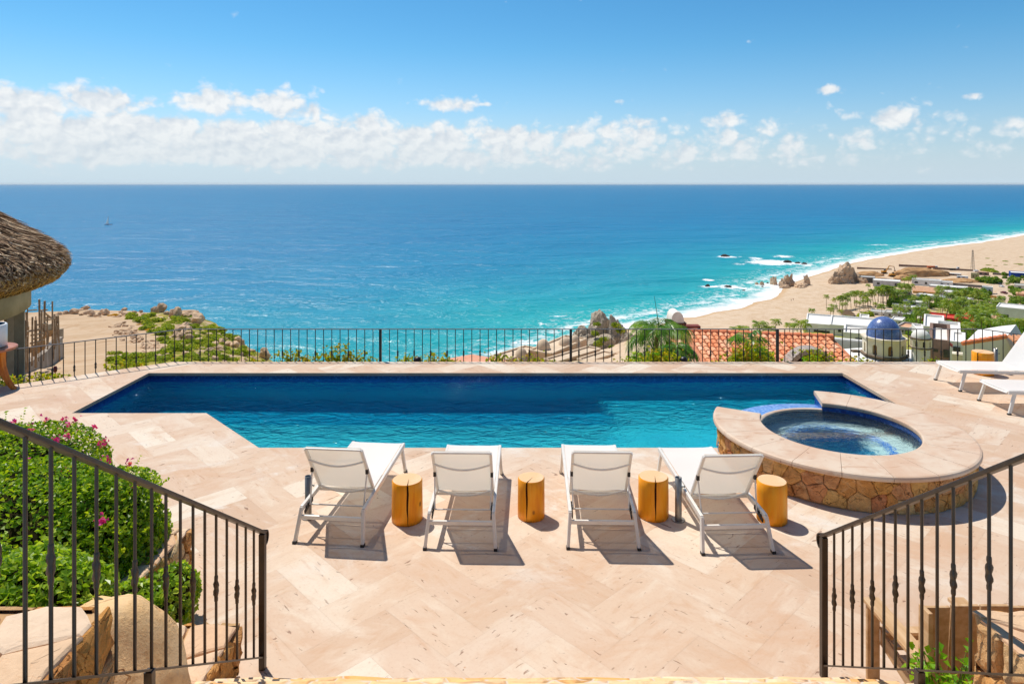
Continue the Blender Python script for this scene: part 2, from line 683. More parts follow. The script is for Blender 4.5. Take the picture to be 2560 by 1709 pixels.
def build_deck():
    W = 0.42
    c, s = math.cos(R(44)), math.sin(R(44))
    vs, fs, uvs, rn = [], [], [], []
    gap = 0.0
    N = 44
    for i in range(-N, N):
        for j in range(-N, N):
            k = (i - j) % 4
            if k == 0: cell = (i, j, 2, 1)
            elif k == 3: cell = (i, j, 1, 2)
            else: continue
            x0, y0, w, h = cell
            e = 0.0005
            rect = [(x0 * W + e, y0 * W + e), ((x0 + w) * W - e, y0 * W + e), ((x0 + w) * W - e, (y0 + h) * W - e), (x0 * W + e, (y0 + h) * W - e)]
            world = [(q[0] * c - q[1] * s + 1.0, q[0] * s + q[1] * c + 8.0) for q in rect]
            if max(q[1] for q in world) < 2 or min(q[1] for q in world) > 14.4 or max(q[0] for q in world) < -14.2 or min(q[0] for q in world) > 17: continue
            p0 = inter(world, DECK)
            if not p0: continue
            parts = [p0]
            for cv in (pool_a, pool_b, spa_hole):
                parts = minus(parts, cv)
            r_ = random.random()
            ou, ov = random.uniform(0, 40), random.uniform(0, 40)
            for q in parts:
                o = len(vs)
                vs.extend((a, b, 0.0) for a, b in q)
                fs.append(tuple(range(o, o + len(q))))
                for a, b in q:
                    lx, ly = (a - 1.0) * c + (b - 8.0) * s, -(a - 1.0) * s + (b - 8.0) * c
                    uvs.append((lx + ou, ly + ov) if w == 2 else (ly + ou, lx + ov))
                rn.append(r_)
    me = bpy.data.meshes.new('pool_deck')
    me.from_pydata(vs, [], fs)
    ul = me.uv_layers.new(name='UVMap')
    ul.data.foreach_set('uv', np.asarray(uvs, dtype=np.float32).ravel())
    a = me.attributes.new('rnd', 'FLOAT', 'FACE')
    a.data.foreach_set('value', np.asarray(rn, dtype=np.float32))
    me.materials.append(M_DECK)
    o = bpy.data.objects.new('pool_deck', me)
    C.objects.link(o)
    structure(o)
    gm = MB()
    parts = [DECK]
    for cv in (pool_a, pool_b, spa_hole): parts = minus(parts, cv)
    for q in parts: gm.add([(a, b, -0.004) for a, b in q], [tuple(range(len(q)))])
    structure(gm.build('deck_grout', mat('deck_grout', S(192, 160, 132), S(206, 178, 152), 6, 0.95, 0.1)))
    # lip of the slabs along the pool and the outer rim, and the terrace wall beneath
    mb = MB()
    n = len(POOL)
    for i in range(n):
        a, b = POOL[i], POOL[(i + 1) % n]
        mb.add([(a[0], a[1], -0.055), (b[0], b[1], -0.055), (b[0], b[1], -0.0005), (a[0], a[1], -0.0005)], [(0, 1, 2, 3)])
        d = Vector((b[0] - a[0], b[1] - a[1], 0)).normalized()
        nrm = Vector((d.y, -d.x, 0)) * 0.06
        mb.add([(a[0], a[1], -0.055), (b[0], b[1], -0.055), (b[0] + nrm.x, b[1] + nrm.y, -0.055), (a[0] + nrm.x, a[1] + nrm.y, -0.055)], [(0, 1, 2, 3)])
    for i in range(len(DECK)):
        a, b = DECK[i], DECK[(i + 1) % len(DECK)]
        mb.add([(a[0], a[1], -0.08), (b[0], b[1], -0.08), (b[0], b[1], -0.0005), (a[0], a[1], -0.0005)], [(0, 1, 2, 3)])
    structure(mb.build('deck_rim', M_COPING))
    wl = MB()
    wall = [(q[0] * 0.993, 2.3 + (q[1] - 2.3) * 0.994) for q in DECK]
    wl.prism(wall, -6.0, -0.08, top=False)
    structure(wl.build('terrace_base', M_COPING))


build_deck()


# ================================================================== pool
def tile_material(name, c1, c2, c3, tile=0.03, rough=0.25):
    m, nt, p, _ = newmat(name)
    g = nt.nodes.new('ShaderNodeNewGeometry')
    v = g.outputs['Position']
    sn = nt.nodes.new('ShaderNodeVectorMath')
    sn.operation = 'SNAP'
    put(nt, sn.inputs[0], v)
    sn.inputs[1].default_value = (tile, tile, tile)
    wn = nt.nodes.new('ShaderNodeTexWhiteNoise')
    nt.links.new(sn.outputs[0], wn.inputs['Vector'])
    col = ramp(nt, X(nt, wn.outputs['Value']), [(0.0, c1), (0.45, c2), (0.8, c2), (1.0, c3)])
    pset(nt, p, col, rough, 0.5)
    return m


M_TILE = tile_material('pool_mosaic', S(26, 58, 122), S(34, 84, 158), S(66, 120, 190))
M_FLOOR = mat('pool_plaster', S(64, 200, 198), S(48, 184, 190), 1.2, 0.6, 0.2)
M_TILE_LIGHT = tile_material('spillway_mosaic', S(70, 116, 196), S(104, 150, 216), S(168, 198, 234), 0.03)
M_SPA_FLOOR = mat('spa_plaster', S(70, 180, 212), S(56, 160, 200), 2.0, 0.6)
M_SPA_BENCH = mat('spa_pebble', S(222, 236, 230), S(178, 206, 204), 30.0, 0.6, rnd=0.0, detail=3)
M_SPA_TRIM = tile_material('spa_trim_mosaic', S(10, 96, 200), S(20, 120, 216), S(60, 150, 230), 0.025)


def water_material(name, absorb, density, scale, strength, tint, dist=0.3):
    m, nt, p, out = newmat(name)
    nt.nodes.remove(p)
    ob = tc(nt, 'Object')
    v = mapv(nt, ob, (0.85, 1.45, 1.0), (0, 0, 0.3))
    n1 = noise(nt, v, scale, 4, 0.55, 0.8)
    n2 = noise(nt, v, scale * 3.3, 3, 0.6, 0.5)
    nb = bump(nt, n1 * 0.75 + n2 * 0.25, strength, dist)
    fr = nt.nodes.new('ShaderNodeFresnel')
    fr.inputs['IOR'].default_value = 1.333
    put(nt, fr.inputs['Normal'], nb)
    gl = nt.nodes.new('ShaderNodeBsdfGlossy')
    gl.inputs['Roughness'].default_value = 0.03
    put(nt, gl.inputs['Normal'], nb)
    tr = nt.nodes.new('ShaderNodeBsdfTransparent')
    tr.inputs[0].default_value = tuple(tint) + (1,)
    rf = nt.nodes.new('ShaderNodeBsdfRefraction')
    rf.inputs['IOR'].default_value = 1.333
    rf.inputs['Roughness'].default_value = 0.0
    put(nt, rf.inputs['Normal'], nb)
    ent = nt.nodes.new('ShaderNodeMixShader')
    mx = nt.nodes.new('ShaderNodeMixShader')
    bf = X(nt, nt.nodes.new('ShaderNodeNewGeometry').outputs['Backfacing'])
    put(nt, mx.inputs[0], X(nt, fr.outputs[0]).min(0.75) * (1.0 - bf) + bf * 0.03)
    # light entering from above is bent; light leaving from below passes straight
    put(nt, ent.inputs[0], bf)
    nt.links.new(rf.outputs[0], ent.inputs[1])
    nt.links.new(tr.outputs[0], ent.inputs[2])
    nt.links.new(ent.outputs[0], mx.inputs[1])
    nt.links.new(gl.outputs[0], mx.inputs[2])
    nt.links.new(mx.outputs[0], out.inputs['Surface'])
    va = nt.nodes.new('ShaderNodeVolumeAbsorption')
    va.inputs['Color'].default_value = tuple(absorb) + (1,)
    va.inputs['Density'].default_value = density
    nt.links.new(va.outputs[0], out.inputs['Volume'])
    return m


def build_pool():
    band = MB()
    wall = MB()
    n = len(POOL)
    e = 0.035
    P = []
    for i in range(n):                                     # pool wall set back under the slab lip
        a, b, c_ = POOL[i - 1], POOL[i], POOL[(i + 1) % n]
        d1 = Vector((b[0] - a[0], b[1] - a[1], 0)).normalized()
        d2 = Vector((c_[0] - b[0], c_[1] - b[1], 0)).normalized()
        n1, n2 = Vector((d1.y, -d1.x, 0)), Vector((d2.y, -d2.x, 0))
        k = n1 + n2
        k *= e / max(0.2, k.dot(n1))
        P.append((b[0] + k.x, b[1] + k.y))
    for i in range(n):
        a, b = P[i], P[(i + 1) % n]
        band.add([(a[0], a[1], -0.055), (b[0], b[1], -0.055), (b[0], b[1], -0.40), (a[0], a[1], -0.40)], [(0, 1, 2, 3)])
        wall.add([(a[0], a[1], -0.40), (b[0], b[1], -0.40), (b[0], b[1], -2.6), (a[0], a[1], -2.6)], [(0, 1, 2, 3)])
    # floor: a shallow shelf along the near side, then a slope to the deep end by the far wall
    prof = [(9.55, -0.60), (10.9, -0.66), (11.30, -0.70), (11.5, -1.10), (12.0, -1.50), (12.8, -1.72), (13.45, -1.8)]
    prof2 = [(9.55, -0.60), (12.0, -0.66), (12.2, -0.85), (12.6, -1.05), (13.45, -1.3)]     # entry bench beside the hot tub
    for pf, xa, xb in ((prof, -7.3, 1.75), (prof2, 1.75, 6.65)):
        for (y0, z0), (y1, z1) in zip(pf, pf[1:]):
            wall.add([(xa, y0, z0), (xb, y0, z0), (xb, y1, z1), (xa, y1, z1)], [(0, 1, 2, 3)])
    wall.add([(1.75, y, z) for y, z in prof] + [(1.75, y, z) for y, z in prof2[::-1]], [tuple(range(len(prof) + len(prof2)))])
    structure(band.build('pool_tile_band', M_TILE))
    structure(wall.build('pool_basin', M_FLOOR))
    w = MB()
    big = [(q[0] * 1.002, 11.5 + (q[1] - 11.5) * 1.005) for q in P]
    w.prism(big, -2.9, -0.13)
    m = water_material('pool_water', (0.0, 0.76, 0.935), 0.80, 3.4, 1.0, (1, 1, 1), 0.6)
    structure(w.build('pool_water', m))


build_pool()


def stone_material(name, cell=2.4, cols=None, coords='Object', bmp=0.9, mortar=S(168, 138, 104), zs=1.25):
    """dry-laid irregular quarry stone with deep joints"""
    m, nt, p, _ = newmat(name)
    ob = tc(nt, coords)
    wn = noise(nt, ob, 2.2, 3, color=True)
    ad = nt.nodes.new('ShaderNodeVectorMath')
    ad.operation = 'MULTIPLY_ADD'
    put(nt, ad.inputs[0], wn)
    ad.inputs[1].default_value = (0.22, 0.22, 0.22)
    put(nt, ad.inputs[2], ob)
    v = mapv(nt, ad.outputs[0], (1, 1, zs))
    edge = voro(nt, v, cell, 'DISTANCE_TO_EDGE')
    cid = voro(nt, v, cell, 'F1', 'Color')
    sp = nt.nodes.new('ShaderNodeSeparateColor')
    nt.links.new(cid, sp.inputs[0])
    cols = cols or [S(196, 136, 62), S(176, 112, 52), S(214, 168, 104), S(160, 92, 56), S(222, 188, 132), S(190, 146, 78)]
    col = ramp(nt, X(nt, sp.outputs[0]), [(i / (len(cols) - 1), c) for i, c in enumerate(cols)])
    g = noise(nt, ob, 9, 8, 0.7, 0.6)
    col = mixc(nt, g.smooth(0.35, 0.7) * 0.6, col, mixc(nt, 1.0, col, (1.35, 1.25, 1.1), 'MULTIPLY'))
    g2 = noise(nt, ob, 5, 6, 0.65)
    col = mixc(nt, g2.smooth(0.52, 0.75) * 0.6, col, S(136, 84, 46))
    j = edge.smooth(0.008, 0.034)
    col = mixc(nt, j, mortar, col)
    pset(nt, p, col, 0.8, 0.2)
    h = edge.smooth(0.0, 0.10) + g * 0.35
    pset(nt, p, normal=bump(nt, h, bmp, 0.035))
    return m


M_STONE = stone_material('quarry_stone', 4.6, [S(206, 146, 66), S(184, 122, 56), S(224, 180, 112), S(168, 100, 58), S(230, 198, 140), S(198, 156, 84), S(214, 150, 60)], mortar=S(96, 64, 40))
M_STONE_WALL = stone_material('planter_stone', 2.6, [S(226, 152, 70), S(210, 134, 60), S(234, 186, 120), S(196, 122, 64), S(232, 196, 146)], mortar=S(206, 180, 156))
M_FLAG = stone_material('flagstone_cap', 1.9, [S(232, 204, 172), S(226, 188, 150), S(238, 216, 190), S(220, 178, 140), S(234, 210, 184)], bmp=0.7, mortar=S(198, 184, 170), zs=1.0)


def facing_material(name, cols, stain=S(120, 70, 38), k=0.55, bs=0.9):
    m, nt, p, _ = newmat(name)
    ob = tc(nt, 'Object')
    col = ramp(nt, attr(nt, 'rnd'), [(i / (len(cols) - 1), c) for i, c in enumerate(cols)])
    g = noise(nt, ob, 7, 9, 0.72, 0.8)
    col = mixc(nt, g.smooth(0.42, 0.66) * k, col, mixc(nt, 1.0, col, (0.52, 0.42, 0.32), 'MULTIPLY'))
    g3 = noise(nt, mapv(nt, ob, (1, 1, 2.4)), 3.2, 6, 0.65, 1.0)
    col = mixc(nt, g3.smooth(0.52, 0.70) * k, col, mixc(nt, 0.5, col, S(240, 214, 170)))
    col = mixc(nt, g3.smooth(0.46, 0.30) * k * 0.9, col, stain)
    f = noise(nt, ob, 46, 5, 0.7)
    cn = nt.nodes.new('ShaderNodeVectorMath')
    cn.operation = 'MULTIPLY_ADD'
    put(nt, cn.inputs[0], noise(nt, ob, 5.0, 4, color=True))
    cn.inputs[1].default_value = (0.35, 0.35, 0.35)
    put(nt, cn.inputs[2], ob)
    ck = voro(nt, cn.outputs[0], 3.1, 'DISTANCE_TO_EDGE').smooth(0.012, 0.003) * noise(nt, ob, 2.0, 2).smooth(0.42, 0.55)
    col = mixc(nt, ck * 0.7, col, stain)
    f = f - ck * 3.0
    pset(nt, p, col, 0.85, 0.2, normal=bump(nt, g * 0.9 + f * 0.3, bs, 0.045))
    return m


M_MORTAR = mat('lime_mortar', S(206, 170, 126), S(180, 144, 104), 9, 0.95, 0.05, 0.5, 0.01)
M_FACING = facing_material('split_quarry_stone', [S(214, 158, 84), S(226, 182, 112), S(204, 146, 82), S(234, 198, 138), S(208, 140, 96), S(220, 168, 90), S(230, 190, 124)])
M_FACING_PALE = facing_material('split_planter_stone', [S(224, 156, 78), S(232, 184, 118), S(206, 134, 64), S(226, 196, 150), S(214, 146, 76)], S(176, 104, 44), 0.42)
M_FLAGSTONE = facing_material('pale_flagstone', [S(228, 200, 168), S(222, 186, 150), S(234, 212, 186), S(218, 178, 142), S(230, 204, 176)], S(222, 176, 134), 0.16, 0.3)


def voronoi_cells(L, Hh, cell, asp, seed):
    r_ = random.Random(seed)
    nx, ny = max(1, int(round(L / (cell * asp)))), max(1, int(round(Hh / cell)))
    dx, dy = L / nx, Hh / ny
    P = []
    for j in range(-1, ny + 1):
        for i in range(-1, nx + 1):
            P.append(((i + 0.5 + (0.5 if j % 2 else 0) + r_.uniform(-.36, .36)) * dx, (j + .5 + r_.uniform(-.33, .33)) * dy))
    out = []
    for a, p in enumerate(P):
        poly = [(0, 0), (L, 0), (L, Hh), (0, Hh)]
        for b, q in enumerate(P):
            if a == b or abs(q[0] - p[0]) > 3 * dx or abs(q[1] - p[1]) > 3 * dy: continue
            mx_, my_ = (p[0] + q[0]) / 2, (p[1] + q[1]) / 2
            nx_, ny_ = q[0] - p[0], q[1] - p[1]
            poly = clip(poly, (mx_, my_), (mx_ - ny_, my_ + nx_))
            if not poly: break
        if poly and area(poly) > 0.12 * dx * dy: out.append(poly)
    return out


def stone_facing(name, L, Hh, mp, cell, parent, m, seed, depth=0.035, gap=0.006, asp=1.2, flat=0.35):
    """irregular stones laid over a surface: mp(s, t, d) maps along, up and out; each stone stands proud with chipped edges"""
    r_ = random.Random(seed)
    mb = MB()
    for poly in voronoi_cells(L, Hh, cell, asp, seed):
        cx_, cy_ = sum(p[0] for p in poly) / len(poly), sum(p[1] for p in poly) / len(poly)
        ring = []
        for i, p in enumerate(poly):                       # chipped outline
            q = poly[(i + 1) % len(poly)]
            ln = math.hypot(q[0] - p[0], q[1] - p[1])
            n = max(1, int(ln / (cell * 0.22)))
            for k in range(n):
                f = k / n
                ring.append((p[0] + (q[0] - p[0]) * f, p[1] + (q[1] - p[1]) * f))
        n = len(ring)
        tx, ty = r_.gauss(0, flat * 0.10), r_.gauss(0, flat * 0.12)
        dz = depth * r_.uniform(0.65, 1.15)
        lim = lambda s, t: (min(L, max(0, s)), min(Hh, max(0, t)))
        rings = []
        for inset, dd, jit in ((gap * 0.7, 0.0, 0.0), (gap, 0.62, 0.0035), (gap + cell * 0.055, 0.92, 0.004), (gap + cell * 0.17, 1.02, 0.006), (gap + cell * 0.30, 1.04, 0.010)):
            rr = []
            for i, p in enumerate(ring):
                vx, vy = cx_ - p[0], cy_ - p[1]
                l = math.hypot(vx, vy) + 1e-9
                k = min(0.9, inset / l)
                s_, t_ = lim(p[0] + vx * k + r_.gauss(0, jit), p[1] + vy * k + r_.gauss(0, jit))
                d_ = dz * dd + ((s_ - cx_) * tx + (t_ - cy_) * ty) * (1 if dd > .5 else 0)
                d_ += depth * (0.55 if flat > 0.1 else 0.10) * mnoise.fractal(Vector((s_ * 13, t_ * 13, seed)), 1.0, 2.0, 3) * (1 if dd > .3 else 0)
                rr.append(mp(s_, t_, d_))
            rings.append(rr)
        vs = [q for rr in rings for q in rr] + [mp(cx_, cy_, dz * 1.03 + depth * 0.3 * mnoise.noise(Vector((cx_ * 14, cy_ * 14, seed))))]
        fs = []
        for k in range(4):
            for i in range(n):
                fs.append((k * n + i, k * n + (i + 1) % n, (k + 1) * n + (i + 1) % n, (k + 1) * n + i))
        for i in range(n): fs.append((4 * n + i, 4 * n + (i + 1) % n, 5 * n))
        mb.add(vs, fs, False, r_.random())
    return mb.build(name, m, parent, rnd=True)


def build_spa():
    sp = thing('spa_tub', 'round raised hot tub with golden stone wall and pale coping at pool corner', 'hot tub', (SPA[0], SPA[1], 0))
    g0, g1 = R(150.5), R(76.5)                              # spillway opening from g1 to g0
    rr = random.Random(5)
    def wob(t, i): return 1.0 + 0.012 * mnoise.noise(Vector((math.cos(t) * 6, math.sin(t) * 6, i * 2.3)))
    # stone wall round the deck side
    wb = MB()
    nz = 7
    prof = [(1.565, 0.0 + 0.385 * k / nz) for k in range(nz + 1)]
    prof = [(1.545, 0.0), (1.545, 0.385)]
    wb.lathe(prof, 120, (0, 0, 0), g0, g1 + 2 * math.pi, smooth=True)
    wo = wb.build('wall', M_MORTAR, sp)
    arc = g1 + 2 * math.pi - g0
    mp = lambda s, t, d: ((1.548 + d) * math.cos(g0 + s / 1.55), (1.548 + d) * math.sin(g0 + s / 1.55), t)
    stone_facing('stones', arc * 1.55, 0.384, mp, 0.17, wo, M_FACING, 4, 0.030, 0.0035, 1.1)
    # coping ring with rounded edge and cut ends
    cb = MB()
    o, i_, zt, zb = SPA_R + 0.03, SPA_r - 0.01, SPA_H, SPA_H - 0.065
    cp = [(i_ + 0.012, zb), (i_, zb + 0.012), (i_, zt - 0.018), (i_ + 0.006, zt - 0.006), (i_ + 0.02, zt), (o - 0.03, zt), (o - 0.009, zt - 0.009), (o, zt - 0.03), (o, zb + 0.012), (o - 0.012, zb), (i_ + 0.012, zb)]
    ns = 15                                                # cut stones with thin joints between them
    for k in range(ns):
        t0 = g0 + (g1 + 2 * math.pi - g0) * k / ns + (0.0016 if k else 0)
        t1 = g0 + (g1 + 2 * math.pi - g0) * (k + 1) / ns - (0.0016 if k < ns - 1 else 0)
        cb.lathe(cp, 8, (0, 0, 0), t0, t1, smooth=False)
        for t in (t0, t1):
            cb.add([(q[0] * math.cos(t), q[0] * math.sin(t), q[1]) for q in cp[:-1]], [tuple(range(len(cp) - 1))])
    cop = cb.build('coping', M_COPING, sp)
    # mosaic inside: upright band, and the wall facing the pool
    ib = MB()
    ib.lathe([(1.0, SPA_H - 0.065), (1.0, -0.10)], 96, (0, 0, 0), g0, g1 + 2 * math.pi)
    ib.lathe([(1.0, 0.33), (1.0, -0.10)], 40, (0, 0, 0), g1, g0)
    ib.build('tile_band', M_TILE, sp)
    ob = MB()
    ob.lathe([(1.57, SPA_H - 0.065), (1.57, -2.5)], 60, (0, 0, 0), R(60), R(172))
    ends = [(1.0, -0.10), (1.57, -0.10), (1.57, SPA_H - 0.065), (1.0, SPA_H - 0.065)]
    for t in (g0, g1):
        ob.add([(q[0] * math.cos(t), q[0] * math.sin(t), q[1]) for q in ends], [(0, 1, 2, 3)])
    # under the sill: drop to the pool, kept clear of the opening
    ob2 = MB()
    ob2.lathe([(1.50, 0.262), (1.575, 0.22), (1.585, -0.6)], 40, (0, 0, 0), g1, g0)
    for v in list(ob.v): pass
    # cut the opening out of the pool-side wall by rebuilding it in two arcs
    ob = MB()
    for a0, a1 in ((R(60), g1), (g0, R(172))):
        ob.lathe([(1.572, SPA_H - 0.065), (1.572, -2.5)], 24, (0, 0, 0), a0, a1)
    for t in (g0, g1):
        ob.add([(q[0] * math.cos(t), q[0] * math.sin(t), q[1]) for q in ends], [(0, 1, 2, 3)])
    ob.build('pool_side_wall', M_TILE, sp)
    sb = MB()
    sb.lathe([(1.055, 0.340), (1.50, 0.262)], 40, (0, 0, 0), g1, g0)
    sb.v.extend([]); sb.build('spillway', M_TILE_LIGHT, sp)
    ob2.build('spillway_apron', M_TILE_LIGHT, sp)
    lb = MB()
    lb.lathe([(0.985, 0.30), (0.985, 0.345), (1.055, 0.345)], 40, (0, 0, 0), g1, g0)
    lb.build('spillway_lip', M_COPING, sp)
    bb = MB()
    bb.lathe([(1.0, -0.06), (0.70, -0.06)], 72)
    bb.build('bench', M_SPA_BENCH, sp)
    tb = MB()
    tb.lathe([(0.70, -0.057), (0.64, -0.057), (0.64, -0.11)], 72)
    tb.build('bench_trim', M_SPA_TRIM, sp)
    st = MB()
    st.lathe([(0.64, -0.11), (0.63, -0.22), (0.50, -0.23), (0.49, -0.32)], 72)
    st.build('step', M_SPA_BENCH, sp)
    fb = MB()
    fb.lathe([(0.495, -0.32), (0.48, -0.62), (0.0, -0.63)], 48)
    fb.build('floor_pan', M_SPA_FLOOR, sp)
    w = MB()
    w.lathe([(0.0, -0.75), (0.999, -0.7), (0.996, 0.325), (0.0, 0.325)], 72, (SPA[0], SPA[1], 0), smooth=False)
    m = water_material('spa_water', (0.1, 0.84, 0.95), 0.24, 5.0, 0.5, (1, 1, 1), 0.10)
    structure(w.build('spa_water', m))


build_spa()


# ================================================================== sun loungers
M_ALU = mat('white_aluminium', S(232, 228, 220), S(224, 219, 210), 8, 0.35, 0.5)
M_RUBBER = mat('dark_plastic', S(40, 38, 38), None, 8, 0.5, 0.4)


def sling_material():
    m, nt, p, out = newmat('white_sling')
    ob = tc(nt, 'Object')
    wv = noise(nt, mapv(nt, ob, (900, 900, 900)), 1.0, 1)
    pset(nt, p, mixc(nt, wv.smooth(0.3, 0.7), (0.94, 0.93, 0.91), (0.91, 0.90, 0.88)), 0.75, 0.2)
    tr = nt.nodes.new('ShaderNodeBsdfTranslucent')
    tr.inputs[0].default_value = (0.95, 0.86, 0.70, 1)
    m1 = nt.nodes.new('ShaderNodeMixShader')
    m1.inputs[0].default_value = 0.22
    nt.links.new(p.outputs[0], m1.inputs[1])
    nt.links.new(tr.outputs[0], m1.inputs[2])
    tp = nt.nodes.new('ShaderNodeBsdfTransparent')
    m2 = nt.nodes.new('ShaderNodeMixShader')
    m2.inputs[0].default_value = 0.11
    tp.inputs[0].default_value = (1.0, 0.92, 0.82, 1)
    nt.links.new(m1.outputs[0], m2.inputs[1])
    nt.links.new(tp.outputs[0], m2.inputs[2])
    nt.links.new(m2.outputs[0], out.inputs[0])
    return m


M_SLING = sling_material()


def grid(fn, nu, nv):
    vs = [fn(i / nu, j / nv) for j in range(nv + 1) for i in range(nu + 1)]
    fs = [(j * (nu + 1) + i, j * (nu + 1) + i + 1, (j + 1) * (nu + 1) + i + 1, (j + 1) * (nu + 1) + i) for j in range(nv) for i in range(nu)]
    return vs, fs


def make_lounger(label, loc, rotz):
    t = thing('sun_lounger', label, 'sun lounger', loc, rotz, 'white mesh sun loungers by the pool')
    hw = 0.335
    fr = MB()
    zf, zr = 0.352, 0.312
    for s in (-1, 1):
        fr.beam((s * hw, 0.905, zf), (s * hw, -0.80, zr), 0.034, 0.055)
    fr.beam((-hw + 0.017, 0.89, zf - 0.004), (hw - 0.017, 0.89, zf - 0.004), 0.03, 0.04)
    fr.build('frame', M_ALU, t, bevel=0.006)
    for s in (-1, 1):
        lb = MB()
        lb.beam((s * hw, -0.795, zr + 0.012), (s * (hw + 0.028), -0.905, 0.012), 0.032, 0.05, up=(0, 1, 0.3))
        leg = lb.build('leg', M_ALU, t, bevel=0.005)
        fb = MB().box((s * (hw + 0.0285), -0.908, 0.0125), (0.037, 0.054, 0.025))
        fb.build('foot_cap', M_RUBBER, leg)
        lb = MB()
        lb.beam((s * hw, 0.80, zf), (s * (hw + 0.02), 0.905, 0.012), 0.032, 0.05, up=(0, 1, 0.3))
        leg = lb.build('leg', M_ALU, t, bevel=0.005)
        MB().box((s * (hw + 0.0205), 0.908, 0.0125), (0.037, 0.054, 0.025)).build('foot_cap', M_RUBBER, leg)
        # toothed bracket of the reclining stay
        rk = MB()
        rk.beam((s * (hw - 0.026), -0.56, 0.300), (s * (hw - 0.026), -0.78, 0.262), 0.012, 0.035)
        for k in range(4):
            y = -0.58 - 0.05 * k
            rk.box((s * (hw - 0.026), y, 0.322 + 0.0084 * 0 - 0.008 * k), (0.012, 0.02, 0.02))
        rk.build('stay_rack', M_RUBBER, t)
    cb = MB()
    cb.beam((-hw - 0.005, -0.825, 0.235), (hw + 0.005, -0.825, 0.235), 0.03, 0.042)
    cb.build('rear_crossbar', M_ALU, t, bevel=0.006)
    cb = MB()
    cb.beam((-hw, -0.30, 0.30), (hw, -0.30, 0.30), 0.03, 0.03)
    cb.build('middle_crossbar', M_ALU, t)
    # seat sling
    sb = MB()
    sw = hw - 0.018
    def seat(u, v):
        y = 0.93 - v * 1.28
        return ((u * 2 - 1) * sw, y, 0.383 - 0.022 * v - 0.03 * math.sin(math.pi * u) * (0.25 + 0.75 * math.sin(math.pi * min(1, v + 0.04))) - (0.04 if v < 0.001 else 0))
    vs, fs = grid(seat, 12, 24)
    sb.add(vs, fs, True)
    so = sb.build('seat', M_SLING, t)
    # backrest: two side rails, sling, two bowed bars, head hem
    P0, P1 = Vector((0, -0.35, 0.352)), Vector((0, -0.775, 0.936))
    d = P1 - P0
    nrm = Vector((0, d.z, -d.y)).normalized()              # faces the sitter (+y, +z)
    bk = MB()
    bw = hw - 0.03
    for s in (-1, 1):
        bk.beam(P0 + Vector((s * bw, 0, 0)), P1 + Vector((s * bw, 0, 0)), 0.028, 0.034)
    bk.beam(P1 + Vector((-bw, 0, 0)), P1 + Vector((bw, 0, 0)), 0.024, 0.02)
    bko = bk.build('back_frame', M_ALU, t, bevel=0.005)
    bs = MB()
    def back(u, v):
        q = P0.lerp(P1, v * 1.012) - nrm * 0.028 * math.sin(math.pi * u) * (0.55 + 0.45 * math.cos(math.pi * (v - 0.1)))
        return (q.x + (u * 2 - 1) * (bw - 0.004), q.y, q.z) if True else None
    vs, fs = grid(back, 14, 14)
    vs = [Vector(q) + nrm * 0.020 for q in vs]
    bs.add(vs, fs, True)
    bs.build('backrest', M_SLING, t)
    for f in (0.05, 0.74):
        ab = MB()
        q = P0.lerp(P1, f)
        path = []
        for k in range(13):
            u = k / 12
            sag = 0.052 * math.sin(math.pi * u)
            path.append(q + Vector(((u * 2 - 1) * bw, 0, 0)) - nrm * (sag * 0.75 + 0.012) - d.normalized() * sag * 0.9)
        ab.tube(path, 0.0125, 6)
        ab.build('bowed_bar', M_ALU, t)
    for s in (-1, 1):
        st = MB()
        a = P0.lerp(P1, 0.50) + Vector((s * (bw + 0.002), 0, 0)) - nrm * 0.02
        b = Vector((s * (hw - 0.04), -0.66, 0.295))
        st.tube([a, b], 0.0085, 6)
        so = st.build('stay', M_ALU, t)
        MB().box(a, (0.03, 0.03, 0.05)).build('stay_joint', M_RUBBER, so)
    cb = MB()
    cb.tube([(-hw + 0.03, -0.66, 0.292), (hw - 0.03, -0.66, 0.292)], 0.0085, 6)
    cb.build('stay_bar', M_ALU, t)
    return t


ll = [('first sun lounger from the left facing the pool, beside the left metal sleeve', (-1.825, 7.935, 0), 5.2),
      ('second sun lounger from the left, between the two leftmost log stools', (-0.51, 7.84, 0), 1.3),
      ('third sun lounger from the left, between the second and third log stools', (0.965, 7.85, 0), 1.6),
      ('rightmost of the four pool-facing sun loungers, next to the stone hot tub', (2.255, 7.765, 0), -2.4)]
lounger = None
for lab, loc, a in ll:
    rz = -R(a) if True else 0
    if lounger is None: lounger = make_lounger(lab, loc, rz)
    else: dup(lounger, loc, rz, lab)
dup(lounger, (9.0, 12.56, 0), R(90), 'farther of the two sideways sun loungers at right, in front of the fence')
dup(lounger, (8.98, 11.33, 0), R(90), 'nearer of the two sideways sun loungers at the right edge of the deck')


